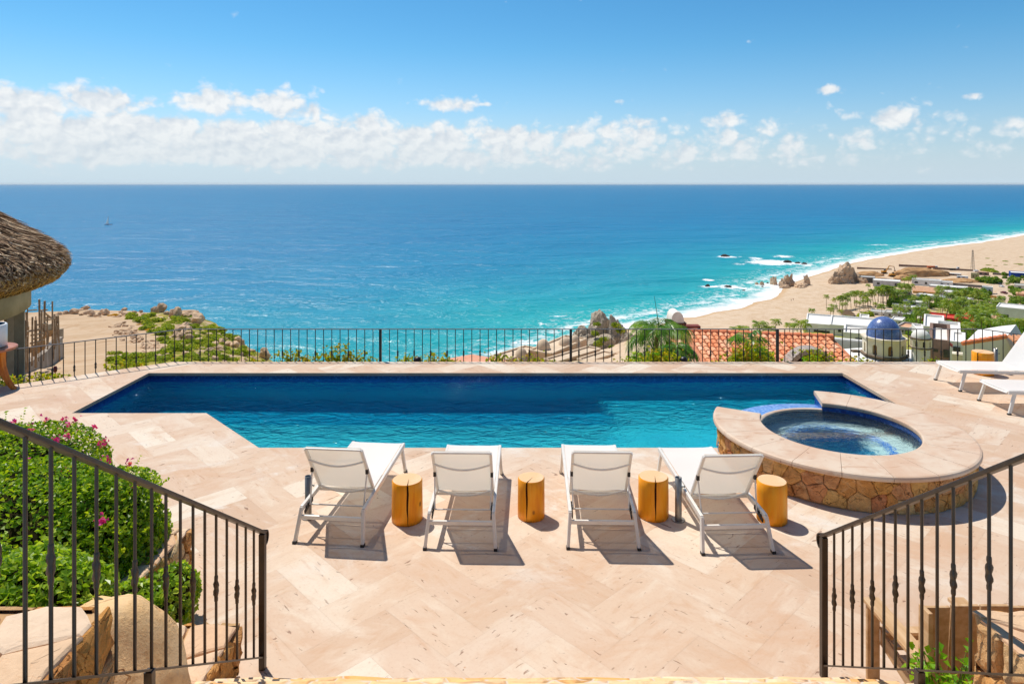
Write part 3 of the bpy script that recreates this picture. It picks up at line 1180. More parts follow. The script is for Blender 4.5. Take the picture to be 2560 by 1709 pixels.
# ================================================================== log stools and umbrella sleeves
def log_material():
    m, nt, p, _ = newmat('varnished_log')
    ob = tc(nt, 'Object')
    oi = nt.nodes.new('ShaderNodeObjectInfo')
    ad = nt.nodes.new('ShaderNodeVectorMath')
    ad.operation = 'ADD'
    nt.links.new(ob, ad.inputs[0])
    nt.links.new(oi.outputs['Location'], ad.inputs[1])
    v = mapv(nt, ad.outputs[0], (1, 1, 0.10))
    g = noise(nt, v, 22, 6, 0.6, 0.4)
    col = ramp(nt, g, [(0.25, S(238, 136, 4)), (0.5, S(255, 164, 10)), (0.75, S(255, 182, 44))])
    g2 = noise(nt, ob, 3, 3)
    col = mixc(nt, g2.smooth(0.5, 0.75) * 0.5, col, S(240, 142, 6))
    kn = voro(nt, mapv(nt, ad.outputs[0], (5, 5, 3.2)), 1.0).smooth(0.13, 0.05)
    col = mixc(nt, kn * 0.8, col, S(110, 54, 8))
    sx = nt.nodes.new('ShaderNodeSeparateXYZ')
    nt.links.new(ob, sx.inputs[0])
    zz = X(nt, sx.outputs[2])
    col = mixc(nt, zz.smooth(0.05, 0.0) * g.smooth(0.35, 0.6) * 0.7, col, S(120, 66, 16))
    pset(nt, p, col, 0.42, 0.4, normal=bump(nt, g, 0.25, 0.004))
    return m


def log_end_material():
    m, nt, p, _ = newmat('cut_wood')
    ob = tc(nt, 'Object')
    sx = nt.nodes.new('ShaderNodeSeparateXYZ')
    nt.links.new(ob, sx.inputs[0])
    rr = (X(nt, sx.outputs[0]).pow(2.0) + X(nt, sx.outputs[1]).pow(2.0)).pow(0.5)
    rings = (rr * 420 + noise(nt, ob, 9, 3) * 9).sin().smooth(-1.0, 1.0)
    col = mixc(nt, rings * 0.5, S(240, 198, 150), S(222, 168, 116))
    col = mixc(nt, noise(nt, ob, 6, 3).smooth(0.45, 0.75) * 0.5, col, S(244, 216, 184))
    pset(nt, p, col, 0.55, 0.3)
    return m


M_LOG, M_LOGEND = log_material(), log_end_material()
M_CRACK = mat('dark_crack', S(56, 26, 10), None, 8, 0.9, 0.1)


def log_stool(label, loc, r, h, crack, seed, side=0.0):
    """a section of trunk with a drying crack down the side that faces the viewer and across the top"""
    t = thing('log_stool', label, 'log stool', (loc[0], loc[1], 0), 0, 'varnished log stools')
    r_ = random.Random(seed)
    n = 72
    ca = R(crack or 0)
    def w(tt, i):
        k = 1 + 0.022 * mnoise.noise(Vector((math.cos(tt) * 1.7, math.sin(tt) * 1.7, i * 0.12 + seed * 5)))
        return k
    b = MB()
    prof = [(r - 0.006, 0.0), (r, 0.008), (r * 1.0, h * 0.25), (r * 0.995, h * 0.5), (r * 0.985, h * 0.75), (r * 0.985, h - 0.012), (r * 0.985 - 0.010, h)]
    b.lathe(prof, n, wob=w)
    b.build('bark', M_LOG, t)
    tb = MB()
    vs = [((r * 0.985 - 0.010) * w(2 * math.pi * k / n, 6) * math.cos(2 * math.pi * k / n), (r * 0.985 - 0.010) * w(2 * math.pi * k / n, 6) * math.sin(2 * math.pi * k / n), h) for k in range(n)]
    tb.add(vs, [tuple(range(n))])
    tb.build('top', M_LOGEND, t)
    # crack: a narrow wedge, 1.5 mm proud of the wood
    if crack is not None:
        cb = MB()
        zz = [h * q for q in (1.0, 0.8, 0.6, 0.4, 0.22, 0.04)]
        ww = [0.008, 0.0105, 0.010, 0.008, 0.005, 0.001]
        L, Rr = [], []
        for z, q in zip(zz, ww):
            a = ca + 0.045 * mnoise.noise(Vector((z * 7, seed, 0)))
            rad = r * 1.012 * w(a, 3) + 0.0015
            da = q / rad
            L.append((rad * math.cos(a - da), rad * math.sin(a - da), z))
            Rr.append((rad * math.cos(a + da), rad * math.sin(a + da), z))
        for i in range(len(zz) - 1):
            cb.add([L[i], Rr[i], Rr[i + 1], L[i + 1]], [(0, 1, 2, 3)])
        e = Vector((math.cos(ca), math.sin(ca), 0))
        s = Vector((-e.y, e.x, 0))
        z = Vector((0, 0, h + 0.0015))
        cb.add([e * r * 0.98 + s * 0.006 + z, e * r * 0.98 - s * 0.006 + z, e * r * 0.45 - s * 0.003 + s * 0.01 + z, e * -0.02 + s * 0.02 + z], [(0, 1, 2, 3)])
        cb.build('crack', M_CRACK, t)
    return t


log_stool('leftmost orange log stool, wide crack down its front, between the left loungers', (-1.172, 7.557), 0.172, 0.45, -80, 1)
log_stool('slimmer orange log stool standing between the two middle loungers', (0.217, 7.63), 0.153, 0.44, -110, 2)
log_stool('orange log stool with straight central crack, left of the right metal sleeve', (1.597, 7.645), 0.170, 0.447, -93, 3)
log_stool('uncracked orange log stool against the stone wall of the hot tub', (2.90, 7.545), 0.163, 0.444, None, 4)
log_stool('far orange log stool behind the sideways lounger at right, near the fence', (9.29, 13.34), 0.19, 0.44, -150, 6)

M_STEEL = mat('grey_steel', S(158, 156, 150), S(140, 138, 134), 10, 0.38, 0.5, metal=0.75)


def sleeve(label, x, y, h):
    t = thing('umbrella_sleeve', label, 'umbrella holder', (x, y, 0), 0, 'steel umbrella sleeves in the deck')
    b = MB()
    b.lathe([(0.037, 0.0), (0.037, h), (0.033, h), (0.033, h - 0.25)], 24)
    p = b.build('pipe', M_STEEL, t)
    b = MB()
    b.lathe([(0.075, 0.0), (0.075, 0.008), (0.038, 0.008)], 20, smooth=False)
    b.build('base_plate', M_STEEL, t)
    b = MB()
    b.tube([(0.035, -0.01, h - 0.10), (0.062, -0.014, h - 0.10)], 0.007, 8)
    b.tube([(0.060, -0.013, h - 0.10), (0.070, -0.015, h - 0.10)], 0.013, 8)
    b.build('knob', M_STEEL, t)


sleeve('grey steel umbrella sleeve left of the leftmost lounger', -2.29, 7.60, 0.467)
sleeve('grey steel umbrella sleeve beside the cracked log stool, left of rightmost lounger', 1.857, 7.545, 0.476)
sleeve('grey steel umbrella sleeve next to the far log stool by the fence', 9.62, 13.45, 0.475)


# ================================================================== iron railings
M_IRON = mat('bronze_painted_iron', S(62, 48, 36), S(48, 37, 28), 14, 0.38, 0.5, 0.12, 0.002, metal=0.0)
M_IRON_DARK = mat('black_iron', S(34, 30, 28), S(24, 22, 22), 14, 0.42, 0.5)
M_RAIL_TOP = mat('weathered_rail', S(120, 112, 106), S(88, 80, 74), 9, 0.38, 0.5)


def knuckle(mb, x, z, r, s=1.0):
    """twisted basket collar on a baluster"""
    prof = [(r, -0.085), (r * 1.25, -0.08), (r * 1.3, -0.062), (r * 1.15, -0.05), (r * 1.75, -0.035), (r * 1.85, -0.02), (r * 1.45, -0.004), (r * 1.45, 0.004), (r * 1.85, 0.02), (r * 1.75, 0.035), (r * 1.15, 0.05), (r * 1.3, 0.062), (r * 1.25, 0.08), (r, 0.085)]
    n = 12
    vs, fs = [], []
    for i, (rr, zz) in enumerate(prof):
        for k in range(n):
            t = 2 * math.pi * k / n
            f = 1 + 0.16 * math.sin(3 * t + zz * 75) * (1 if 2 < i < 11 else 0)
            vs.append((x[0] + rr * f * math.cos(t) * s, x[1] + rr * f * math.sin(t) * s, z + zz * s))
    for i in range(len(prof) - 1):
        for k in range(n):
            fs.append((i * n + k, i * n + (k + 1) % n, (i + 1) * n + (k + 1) % n, (i + 1) * n + k))
    mb.add(vs, fs, True)


def stair_railing(label, x, y0, z0, slope, y_end, sp, first_knuckle, side, ys):
    """sloping stair railing: y0, z0 = bottom end of the handrail, running back and up towards the viewer"""
    t = thing('stair_railing', label, 'railing', (x, y0, 0), 0, 'wrought iron stair railings')
    top = lambda y: z0 + slope * (y0 - y)
    bot = lambda y: 0.09 + slope * 0.985 * (y0 - y)
    L = lambda y: y - y0
    rb = MB()
    rb.beam((0, L(y0 + 0.03), top(y0 + 0.03)), (0, L(y_end), top(y_end)), 0.046, 0.024)
    rail = rb.build('handrail', M_IRON, t, bevel=0.005)
    sb = MB()                                              # scrolled end that curls down past the post
    path = []
    for k in range(9):
        a = R(70 - 30 * k)
        path.append((0, 0.032 + 0.042 * math.cos(a) * 1.0, z0 - 0.055 + 0.05 * math.sin(a)))
    for p, q in zip(path, path[1:]):
        sb.beam(p, q, 0.044, 0.012, up=(1, 0, 0) if False else (0, 0.3, 1))
    sb.build('scroll', M_IRON, rail)
    bb = MB()
    bb.beam((0, L(y0), bot(y0)), (0, L(y_end), bot(y_end)), 0.030, 0.010)
    bb.build('bottom_rail', M_IRON, t)
    pb = MB()
    pb.box((0, 0, (top(y0) - 0.006) / 2), (0.046, 0.05, top(y0) - 0.006))
    pb.build('post', M_IRON, t, bevel=0.004)
    k = 0
    for y in ys:
        b = MB()
        za, zb = bot(y), top(y) - 0.008
        b.tube([(0, L(y), za), (0, L(y), zb)], 0.0088, 10)
        if (k + first_knuckle) % 2 == 0:
            knuckle(b, (0, L(y)), za + (zb - za) * 0.5, 0.0095)
        b.build('baluster', M_IRON, t)
        k += 1
    return t, bot


ys_l = [5.054, 4.90, 4.745, 4.575, 4.41, 4.247, 4.09, 3.934, 3.77, 3.62, 3.46, 3.297, 3.14, 2.98, 2.83, 2.68, 2.53, 2.37, 2.21]
ys_r = [4.973, 4.839, 4.707, 4.575, 4.447, 4.308, 4.179, 4.046, 3.909, 3.768, 3.63, 3.495, 3.358, 3.212, 3.07, 2.93, 2.79, 2.65]
rl, bot_l = stair_railing('left wrought iron stair railing in front of the bougainvillea hedge', -1.93, 5.23, 1.055, 0.668, 2.1, 0.157, 0, -1, ys_l)
rr_, bot_r = stair_railing('right wrought iron stair railing in front of the wooden armchair', 2.37, 5.14, 1.075, 0.700, 2.5, 0.136, 0, 1, ys_r)
for t, x, y, bt, zz in ((rl, -1.93, 3.60, bot_l, 0.95), (rr_, 2.37, 3.93, bot_r, 0.72)):
    y0 = t.location.y
    b = MB()
    b.box((0, y - y0, (bt(y) + zz - 0.3) / 2), (0.044, 0.044, bt(y) - (zz - 0.3)))
    b.build('support_post', M_IRON, t, bevel=0.004)


def fence_run(label, pts, posts, sp, z0, z1, kphase=0, post_r=0.022):
    """level railing between two points; thick posts at given distances, balusters between, collars on every other one"""
    a, b = Vector(pts[0] + (0,)), Vector(pts[1] + (0,))
    L = (b - a).length
    d = (b - a).normalized()
    t = thing('terrace_fence', label, 'fence', (a.x, a.y, 0), math.atan2(d.y, d.x), 'iron fence runs along the terrace rim')
    rb = MB()
    rb.beam((0, 0, z1), (L, 0, z1), 0.036, 0.014)
    rb.build('top_rail', M_RAIL_TOP, t)
    rb = MB()
    rb.beam((0, 0, z0 + 0.08), (L, 0, z0 + 0.08), 0.03, 0.012)
    rb.build('bottom_rail', M_IRON_DARK, t)
    pm = MB()
    pm.box((0, 0, (z0 - 0.1 + z1 - 0.008) / 2), (0.052, 0.052, z1 - 0.008 - z0 + 0.1))
    bm = MB()
    bm.tube([(0, 0, z0 + 0.08), (0, 0, z1 - 0.007)], 0.0092, 6)
    km = MB()
    km.tube([(0, 0, z0 + 0.08), (0, 0, z1 - 0.007)], 0.0092, 6)
    kz = z0 + (z1 - z0) * 0.52
    km.lathe([(0.009, -0.07), (0.018, -0.045), (0.020, -0.015), (0.013, 0.0), (0.020, 0.015), (0.018, 0.045), (0.009, 0.07)], 8, (0, 0, kz))
    proto = {}
    def place(nm, mb, x):
        if nm not in proto:
            o = mb.build(nm[0], M_IRON_DARK, t)
            proto[nm] = o
        else:
            o = proto[nm].copy()
            C.objects.link(o)
            o.parent = t
        o.location = (x, 0, 0)
    for x in posts: place(('post',), pm, x)
    n = int(L / sp)
    k = kphase
    for i in range(n + 1):
        x = i * sp
        if x > L: break
        if any(abs(x - q) < sp * 0.45 for q in posts):
            k += 1
            continue
        if k % 2: place(('baluster', 'k'), km, x)
        else: place(('baluster',), bm, x)
        k += 1
    return t


FZ0, FZ1, FY = -0.42, 0.655, 14.39
xc = lambda px: (px - CX) / F * FY
cornL, cornR = (xc(459), FY), (xc(2456), FY)
LB = cornR[0] - cornL[0]
fence_run('long straight run of black iron fence behind the pool', (cornL, cornR), [xc(951) - cornL[0], xc(1427) - cornL[0], xc(1943.5) - cornL[0]], LB / 97, FZ0, FZ1, 1)
dl = Vector((-2.42, -1.83)).normalized()
fence_run('left angled run of black iron fence above the construction site', (cornL, (cornL[0] + dl.x * 7.2, cornL[1] + dl.y * 7.2)), [7.1], 0.178, FZ0, FZ1, 0)
dr = Vector((0.46, -0.57)).normalized()
fence_run('right angled run of black iron fence behind the sideways loungers', (cornR, (cornR[0] + dr.x * 5.5, cornR[1] + dr.y * 5.5)), [5.4], 0.185, FZ0, FZ1, 0)

# ================================================================== steps, planter walls, boulders
M_STEP = stone_material('step_stone', 3.4, [S(236, 212, 180), S(232, 190, 130), S(240, 222, 198), S(226, 170, 100), S(236, 206, 172)], bmp=0.5, mortar=S(220, 202, 182), zs=1.0)


def rough_block(name, c0, c1, m_side, m_top, seed, amp=0.02, parent=None, seg=0.10, bevel=0.0):
    """a block of masonry between two corners with an uneven outline; sides and cap are separate materials"""
    x0, y0, z0 = c0
    x1, y1, z1 = c1
    nx, ny, nz = (max(1, int(round(abs(b - a) / seg))) for a, b in ((x0, x1), (y0, y1), (z0, z1)))
    bm = bmesh.new()
    bmesh.ops.create_cube(bm, size=1.0)
    def cut(axis, n):
        for i in range(1, n):
            co = [0, 0, 0]
            co[axis] = -0.5 + i / n
            no = [0, 0, 0]
            no[axis] = 1
            bmesh.ops.bisect_plane(bm, geom=bm.verts[:] + bm.edges[:] + bm.faces[:], plane_co=co, plane_no=no)
    cut(0, nx); cut(1, ny); cut(2, nz)
    for v in bm.verts:
        q = Vector((x0 + (v.co.x + .5) * (x1 - x0), y0 + (v.co.y + .5) * (y1 - y0), z0 + (v.co.z + .5) * (z1 - z0)))
        k = Vector((mnoise.noise(q * 4 + Vector((seed, 0, 0))), mnoise.noise(q * 4 + Vector((0, seed, 9))), mnoise.noise(q * 4 + Vector((5, 0, seed)))))
        k2 = Vector((mnoise.noise(q * 11 + Vector((seed, 3, 0))), mnoise.noise(q * 11 + Vector((0, seed, 4))), 0))
        k.z *= 0.16
        v.co = q + (k * 1.3 + k2 * 0.6) * amp * (0.0 if v.co.z < -0.49 else 1.0)
    bm.normal_update()
    for f in bm.faces:
        f.material_index = 1 if f.normal.z > 0.75 else 0
    me = bpy.data.meshes.new(name)
    bm.to_mesh(me)
    bm.free()
    me.materials.append(m_side)
    me.materials.append(m_top)
    o = bpy.data.objects.new(name, me)
    C.objects.link(o)
    if parent is not None: o.parent = parent
    return o


st = thing('stone_steps', 'pale stone steps with rough yellow edge at the foot of both railings', 'steps')
for k in range(7):
    y1 = 4.905 - 0.255 * k
    rough_block('step', (-2.06, y1 - 0.30, 0.003 if k == 0 else 0.172 * k - 0.05), (2.52, y1, 0.172 * (k + 1)), M_STEP, M_STEP, 20 + k, 0.016, st, 0.09)

def masonry(t, c0, c1, faces, seed, cell=0.30, cap=0.42):
    """mortar core, split stones on the named faces and flagstones on top, with ragged edges"""
    x0, y0, z0 = c0
    x1, y1, z1 = c1
    e = 0.035
    b = MB()
    b.box(((x0 + x1) / 2, (y0 + y1) / 2, (z0 + z1 - e) / 2), (x1 - x0 - 2 * e, y1 - y0 - 2 * e, z1 - z0 - e))
    w = b.build('wall', M_MORTAR, t)
    hh = z1 - z0 - 0.012
    maps = {'+x': (y1 - y0, lambda s, q, d: (x1 - e + d, y0 + s, z0 + q)), '-x': (y1 - y0, lambda s, q, d: (x0 + e - d, y1 - s, z0 + q)),
            '+y': (x1 - x0, lambda s, q, d: (x1 - s, y1 - e + d, z0 + q)), '-y': (x1 - x0, lambda s, q, d: (x0 + s, y0 + e - d, z0 + q))}
    for k, f in enumerate(faces):
        L, mp = maps[f]
        stone_facing('stones', L, hh, mp, cell, w, M_FACING_PALE, seed + k, 0.05, 0.010, 1.1, 0.6)
    stone_facing('capstones', x1 - x0, y1 - y0, lambda s, q, d: (x0 + s, y0 + q, z1 - e + d), cap, w, M_FLAGSTONE, seed + 9, 0.034, 0.014, 1.25, 0.05)
    return w


cw = thing('stair_wall', 'flagstone topped stone wall beside the left stair railing', 'stone wall', (0, 0, 0), 0, 'stair side walls')
masonry(cw, (-4.3, 1.6, 0.0), (-2.08, 3.54, 1.56), ('+x', '+y'), 3, 0.34, 0.36)
cw2 = thing('stair_wall', 'flagstone topped stone wall beside the right stair railing, at the picture corner', 'stone wall', (0, 0, 0), 0, 'stair side walls')
masonry(cw2, (2.55, 1.6, 0.0), (4.6, 3.76, 1.40), ('-x', '+y'), 28, 0.28, 0.36)
w3 = thing('kerb_wall', 'low stone wall end behind the left railing near the steps', 'stone wall', (0, 0, 0), 0, 'low garden walls')
masonry(w3, (-2.75, 4.2, 0.0), (-2.07, 5.16, 0.42), ('+x', '+y'), 44, 0.24, 0.30)
w4 = thing('kerb_wall', 'low stone planter wall with round drain hole below the hedge', 'stone wall', (0, 0, 0), 0, 'low garden walls')
masonry(w4, (-3.52, 5.2, 0.0), (-3.08, 6.49, 0.465), ('+x', '+y'), 57, 0.24, 0.30)
dh = MB()
dh.tube([(-3.14, 6.10, 0.20), (-3.03, 6.10, 0.20)], [0.075, 0.075], 20)
dh.build('drain_hole', M_CRACK, w4)
M_SOIL = mat('planter_soil', S(96, 74, 56), S(70, 54, 40), 8, 0.95, 0.1, 0.6, 0.03)
sb = MB()
sb.prism([(-9.5, 3.5), (-2.72, 3.5), (-2.72, 5.0), (-3.5, 5.25), (-3.6, 6.2), (-4.4, 6.6), (-5.6, 7.9), (-9.5, 7.9)], 0.0, 0.33)
structure(sb.build('planter_soil', M_SOIL))


def granite_material(name, c1, c2, c3, scale=16):
    m, nt, p, _ = newmat(name)
    ob = tc(nt, 'Object')
    n = noise(nt, ob, 1.6, 6, 0.6)
    col = mixc(nt, n.smooth(0.35, 0.65), c1, c2)
    g = noise(nt, ob, scale, 6, 0.75)
    col = mixc(nt, g.smooth(0.55, 0.72) * 0.6, col, c3)
    cn = nt.nodes.new('ShaderNodeVectorMath')
    cn.operation = 'MULTIPLY_ADD'
    put(nt, cn.inputs[0], noise(nt, ob, 3.0 * scale / 16, 4, color=True))
    cn.inputs[1].default_value = (8.0 / scale,) * 3
    put(nt, cn.inputs[2], ob)
    ck = voro(nt, cn.outputs[0], 1.7 * scale / 16, 'DISTANCE_TO_EDGE').smooth(0.016, 0.004) * noise(nt, ob, 1.2 * scale / 16, 2).smooth(0.42, 0.55)
    col = mixc(nt, ck * 0.8, col, c3)
    g = g - ck * 2.0
    hs = nt.nodes.new('ShaderNodeHueSaturation')
    put(nt, hs.inputs['Value'], objrand(nt) * 0.4 + 0.8)
    put(nt, hs.inputs['Color'], col)
    pset(nt, p, hs.outputs[0], 0.9, 0.15, normal=bump(nt, g + n, 0.6, 0.03))
    return m


M_GRAN = granite_material('ochre_granite', S(226, 194, 150), S(216, 176, 124), S(176, 128, 82))
M_BOULD = granite_material('tan_boulder', S(216, 186, 154), S(196, 164, 132), S(146, 116, 92), 2.2)


def smooth_rock(name, label, c, rad, m, seed, cat='boulder', group=None, rotz=0, sub=4, cuts=7, rough=0.06, flat=0.85, smooth=True):
    b = MB()
    rock_mesh(b, (0, 0, 0), rad, seed, sub, cuts, rough, flat)
    b.sm = [smooth] * len(b.sm)
    o = b.build(name, m, None, c, rotz)
    return tag(o, label, cat, group)


smooth_rock('granite_boulder', 'large rounded ochre boulder behind the left stair railing', (-2.47, 4.06, 0.52), (0.47, 0.50, 0.70), M_GRAN, 4, cuts=3, rough=0.07, flat=0.92)
smooth_rock('granite_boulder', 'grey tan rock left of the lower green shrub at the picture edge', (-4.12, 5.0, 0.66), (0.30, 0.3, 0.60), M_BOULD, 9)
smooth_rock('granite_boulder', 'shaded flat rock under the hedge behind the ochre boulder', (-3.05, 4.95, 0.32), (0.42, 0.35, 0.26), M_BOULD, 12)

# ================================================================== hedge and shrubs near the stairs
M_BOUG = leafmat('bougainvillea_leaf', [(0.0, S(70, 112, 14)), (0.35, S(116, 158, 22)), (0.7, S(158, 190, 36)), (0.9, S(196, 208, 62)), (1.0, S(218, 196, 88))], 0.46, 0.38, 0.5)
M_DARKCORE = mat('shade_core', S(30, 34, 14), S(44, 38, 20), 12, 0.95, 0.05)  # near-black tone painted as the shade deep inside the leaves
M_BRACT = leafmat('magenta_bract', [(0.0, S(214, 46, 150)), (0.6, S(226, 70, 178)), (1.0, S(240, 130, 150))], 0.4, 0.6, 0.2)
M_SHRUB = leafmat('shrub_leaf', [(0.0, S(98, 136, 28)), (0.5, S(144, 182, 48)), (1.0, S(196, 214, 90))], 0.48, 0.35, 0.5)
M_BRIGHT = leafmat('young_leaf', [(0.0, S(98, 160, 20)), (0.5, S(134, 190, 30)), (1.0, S(176, 210, 60))], 0.5, 0.4, 0.4)


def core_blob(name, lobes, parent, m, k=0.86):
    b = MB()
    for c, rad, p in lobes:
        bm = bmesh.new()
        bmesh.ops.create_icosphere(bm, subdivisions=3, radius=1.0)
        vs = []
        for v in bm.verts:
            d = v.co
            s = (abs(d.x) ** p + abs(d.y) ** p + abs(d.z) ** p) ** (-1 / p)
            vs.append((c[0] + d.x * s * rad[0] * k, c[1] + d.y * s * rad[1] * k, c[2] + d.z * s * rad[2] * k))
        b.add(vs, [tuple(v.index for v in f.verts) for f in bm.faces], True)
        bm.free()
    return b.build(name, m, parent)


def bush(name, label, cat, lobes, n, L, W, m, zmin=0.0, spread=0.8, sprigs=0, depth=0.12, lump=0.12):
    t = thing(name, label, cat)
    Vs, Fs, Rs = [], [], []
    o = 0
    areas = [r[0] * r[1] + r[0] * r[2] + r[1] * r[2] for _, r, _ in lobes]
    for (c, rad, p), a in zip(lobes, areas):
        P, N = ellip_points(int(n * a / sum(areas)), c, rad, p, depth, zmin, lump)
        # drop leaves buried in the other lobes
        keep = np.ones(len(P), bool)
        for (c2, r2, p2) in lobes:
            if c2 is c: continue
            q = np.abs((P - np.asarray(c2)) / (np.asarray(r2) * 0.8))
            keep &= (np.sum(q ** p2, axis=1) > 1)
        P, N = P[keep], N[keep]
        N = N + np.array([0, 0, 0.55])
        V, Fc, r = leaf_quads(P, N, L, W, spread)
        Vs.append(V); Fs.append(Fc + o); Rs.append(r)
        o += len(V)
    for _ in range(sprigs):                               # young shoots that stand out of the outline
        (c, rad, p) = lobes[rng.integers(len(lobes))]
        P, N = ellip_points(1, c, rad, p, 0.0, zmin, 0.0)
        if not len(P) or N[0][2] < 0.1: continue
        k = rng.integers(4, 8)
        base, dirv = P[0], N[0] * 0.6 + np.array([rng.normal(0, .3), rng.normal(0, .3), 0.7])
        Q = base + dirv * np.linspace(0.01, rng.uniform(0.05, 0.13), k)[:, None]
        V, Fc, r = leaf_quads(Q, np.tile(dirv, (k, 1)), L * 0.85, W * 0.85, 1.0)
        Vs.append(V); Fs.append(Fc + o); Rs.append(0.75 + 0.25 * r)
        o += len(V)
    npmesh('foliage', np.concatenate(Vs), np.concatenate(Fs), m, t, fattr={'rnd': np.concatenate(Rs)})
    core_blob('shade_core', [(c, r, p) for c, r, p in lobes], t, M_DARKCORE)  # solid dark lumps stand in for the shaded inside and underside
    return t


HL = [((-4.55, 5.95, 0.52), (1.34, 0.92, 0.63), 3.0), ((-5.75, 7.2, 0.45), (1.25, 1.0, 0.60), 2.6), ((-6.6, 5.9, 0.5), (1.6, 0.95, 0.62), 2.8), ((-3.75, 6.0, 0.40), (0.55, 0.62, 0.72), 2.6)]
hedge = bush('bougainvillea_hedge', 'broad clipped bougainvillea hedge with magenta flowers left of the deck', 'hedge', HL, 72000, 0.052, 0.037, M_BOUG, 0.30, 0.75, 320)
nfl = nft = 0
for k in range(900):
    c, rad, p = HL[(1, 1, 1, 2, 2, 1, 0)[k % 7]]
    P, N = ellip_points(1, c, rad, p, 0.0, 0.7, 0.1)
    if not len(P) or N[0][2] < 0.35: continue
    if k % 2 and mnoise.noise(Vector((P[0][0] * 1.6, P[0][1] * 1.6, 2))) < 0.0: continue
    if P[0][0] > -4.2 and nfl > 5: continue
    nfl += P[0][0] > -4.2
    q = P[0] + rng.normal(0, 0.022, (rng.integers(8, 18), 3)) + N[0] * 0.03
    V, Fc, r = leaf_quads(q, np.tile(N[0], (len(q), 1)), 0.040, 0.036, 0.9)
    if nft >= 96: break
    nft += 1
    npmesh('flower_cluster', V, Fc, M_BRACT, hedge, fattr={'rnd': r})
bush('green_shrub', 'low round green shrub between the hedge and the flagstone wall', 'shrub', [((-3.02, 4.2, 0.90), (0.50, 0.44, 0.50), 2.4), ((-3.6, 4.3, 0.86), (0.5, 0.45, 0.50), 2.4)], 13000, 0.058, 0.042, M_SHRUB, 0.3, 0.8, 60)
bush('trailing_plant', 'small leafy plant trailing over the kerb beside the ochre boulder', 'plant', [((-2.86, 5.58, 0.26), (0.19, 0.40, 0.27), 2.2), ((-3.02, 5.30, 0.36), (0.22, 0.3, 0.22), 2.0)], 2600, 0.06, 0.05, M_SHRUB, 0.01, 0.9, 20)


def stem_plant(name, label, base, h, rad, n, L, m, stems=6, seed=0):
    t = thing(name, label, 'plant', base)
    r_ = random.Random(seed)
    sb = MB()
    P = []
    for k in range(stems):
        a = r_.uniform(0, 6.28)
        tip = Vector((math.cos(a) * rad * r_.uniform(.2, 1), math.sin(a) * rad * r_.uniform(.2, 1), h * r_.uniform(0.6, 1)))
        mid = Vector((tip.x * 0.35, tip.y * 0.35, tip.z * 0.55))
        sb.tube([(0, 0, 0), mid, tip], [0.006, 0.005, 0.003], 5)
        for q in range(n // stems):
            f = r_.uniform(0.25, 1.05)
            b = mid.lerp(tip, (f - .5) * 2) if f > .5 else Vector((0, 0, 0)).lerp(mid, f * 2)
            P.append(b + Vector((r_.gauss(0, L * .5), r_.gauss(0, L * .5), r_.gauss(0, L * .3))))
    P = np.array([tuple(q) for q in P])
    V, Fc, r = leaf_quads(P, np.tile(np.array([0, -0.1, 1.0]), (len(P), 1)), L, L * 0.72, 0.55)
    npmesh('foliage', V, Fc, m, t, fattr={'rnd': r})
    sb.build('stem', M_SHRUB_STEM, t)
    return t


M_SHRUB_STEM = mat('green_stem', S(110, 120, 60), S(96, 90, 54), 10, 0.8, 0.2)
stem_plant('leafy_plant', 'bright lime green plant beside the right stone wall, behind the railing', (2.62, 4.08, 0.05), 0.95, 0.24, 460, 0.058, M_BRIGHT, 16, 3)

# ================================================================== wooden armchair behind the right railing
M_PALEWOOD = mat('weathered_cedar', S(214, 180, 140), S(190, 150, 106), 2.0, 0.6, 0.25, 0.2, 0.004, stretch=(10, 1, 10))
ch = thing('wooden_armchair', 'wooden plank armchair seen from behind through the right railing', 'armchair', (3.06, 4.74, 0))
for s in (-1, 1):
    b = MB(); b.box((s * 0.325, 0.02, 0.585), (0.125, 0.80, 0.028)); b.build('armrest', M_PALEWOOD, ch, bevel=0.004)
    b = MB(); b.box((s * 0.325, 0.385, 0.285), (0.095, 0.03, 0.57)); b.build('leg', M_PALEWOOD, ch, bevel=0.004)
    b = MB(); b.beam((s * 0.385, -0.36, 0.0), (s * 0.37, -0.345, 0.99), 0.03, 0.11, up=(0, 1, 0)); b.build('leg', M_PALEWOOD, ch, bevel=0.004)
    b = MB(); b.beam((s * 0.268, 0.36, 0.33), (s * 0.268, -0.36, 0.20), 0.028, 0.11); b.build('side_rail', M_PALEWOOD, ch, bevel=0.004)
for k in range(5):
    y = 0.34 - 0.125 * k
    b = MB(); b.beam((-0.27, y, 0.392 - 0.021 * k), (0.27, y, 0.392 - 0.021 * k), 0.105, 0.022, up=(0, 0.18, 1)); b.build('seat_plank', M_PALEWOOD, ch, bevel=0.003)
for k in range(4):
    x = -0.222 + 0.148 * k
    b = MB(); b.beam((x * 1.25, -0.24, 0.14), (x * 1.3, -0.315, 0.985 + (0.01 if 0 < k < 3 else 0)), 0.182, 0.022, up=(0, 1, 0.3)); b.build('back_plank', M_PALEWOOD, ch, bevel=0.003)
b = MB(); b.beam((-0.30, -0.245, 0.52), (0.30, -0.245, 0.52), 0.03, 0.08); b.build('back_rail', M_PALEWOOD, ch)
b = MB(); b.beam((-0.27, 0.372, 0.335), (0.27, 0.372, 0.335), 0.022, 0.09); b.build('front_rail', M_PALEWOOD, ch)

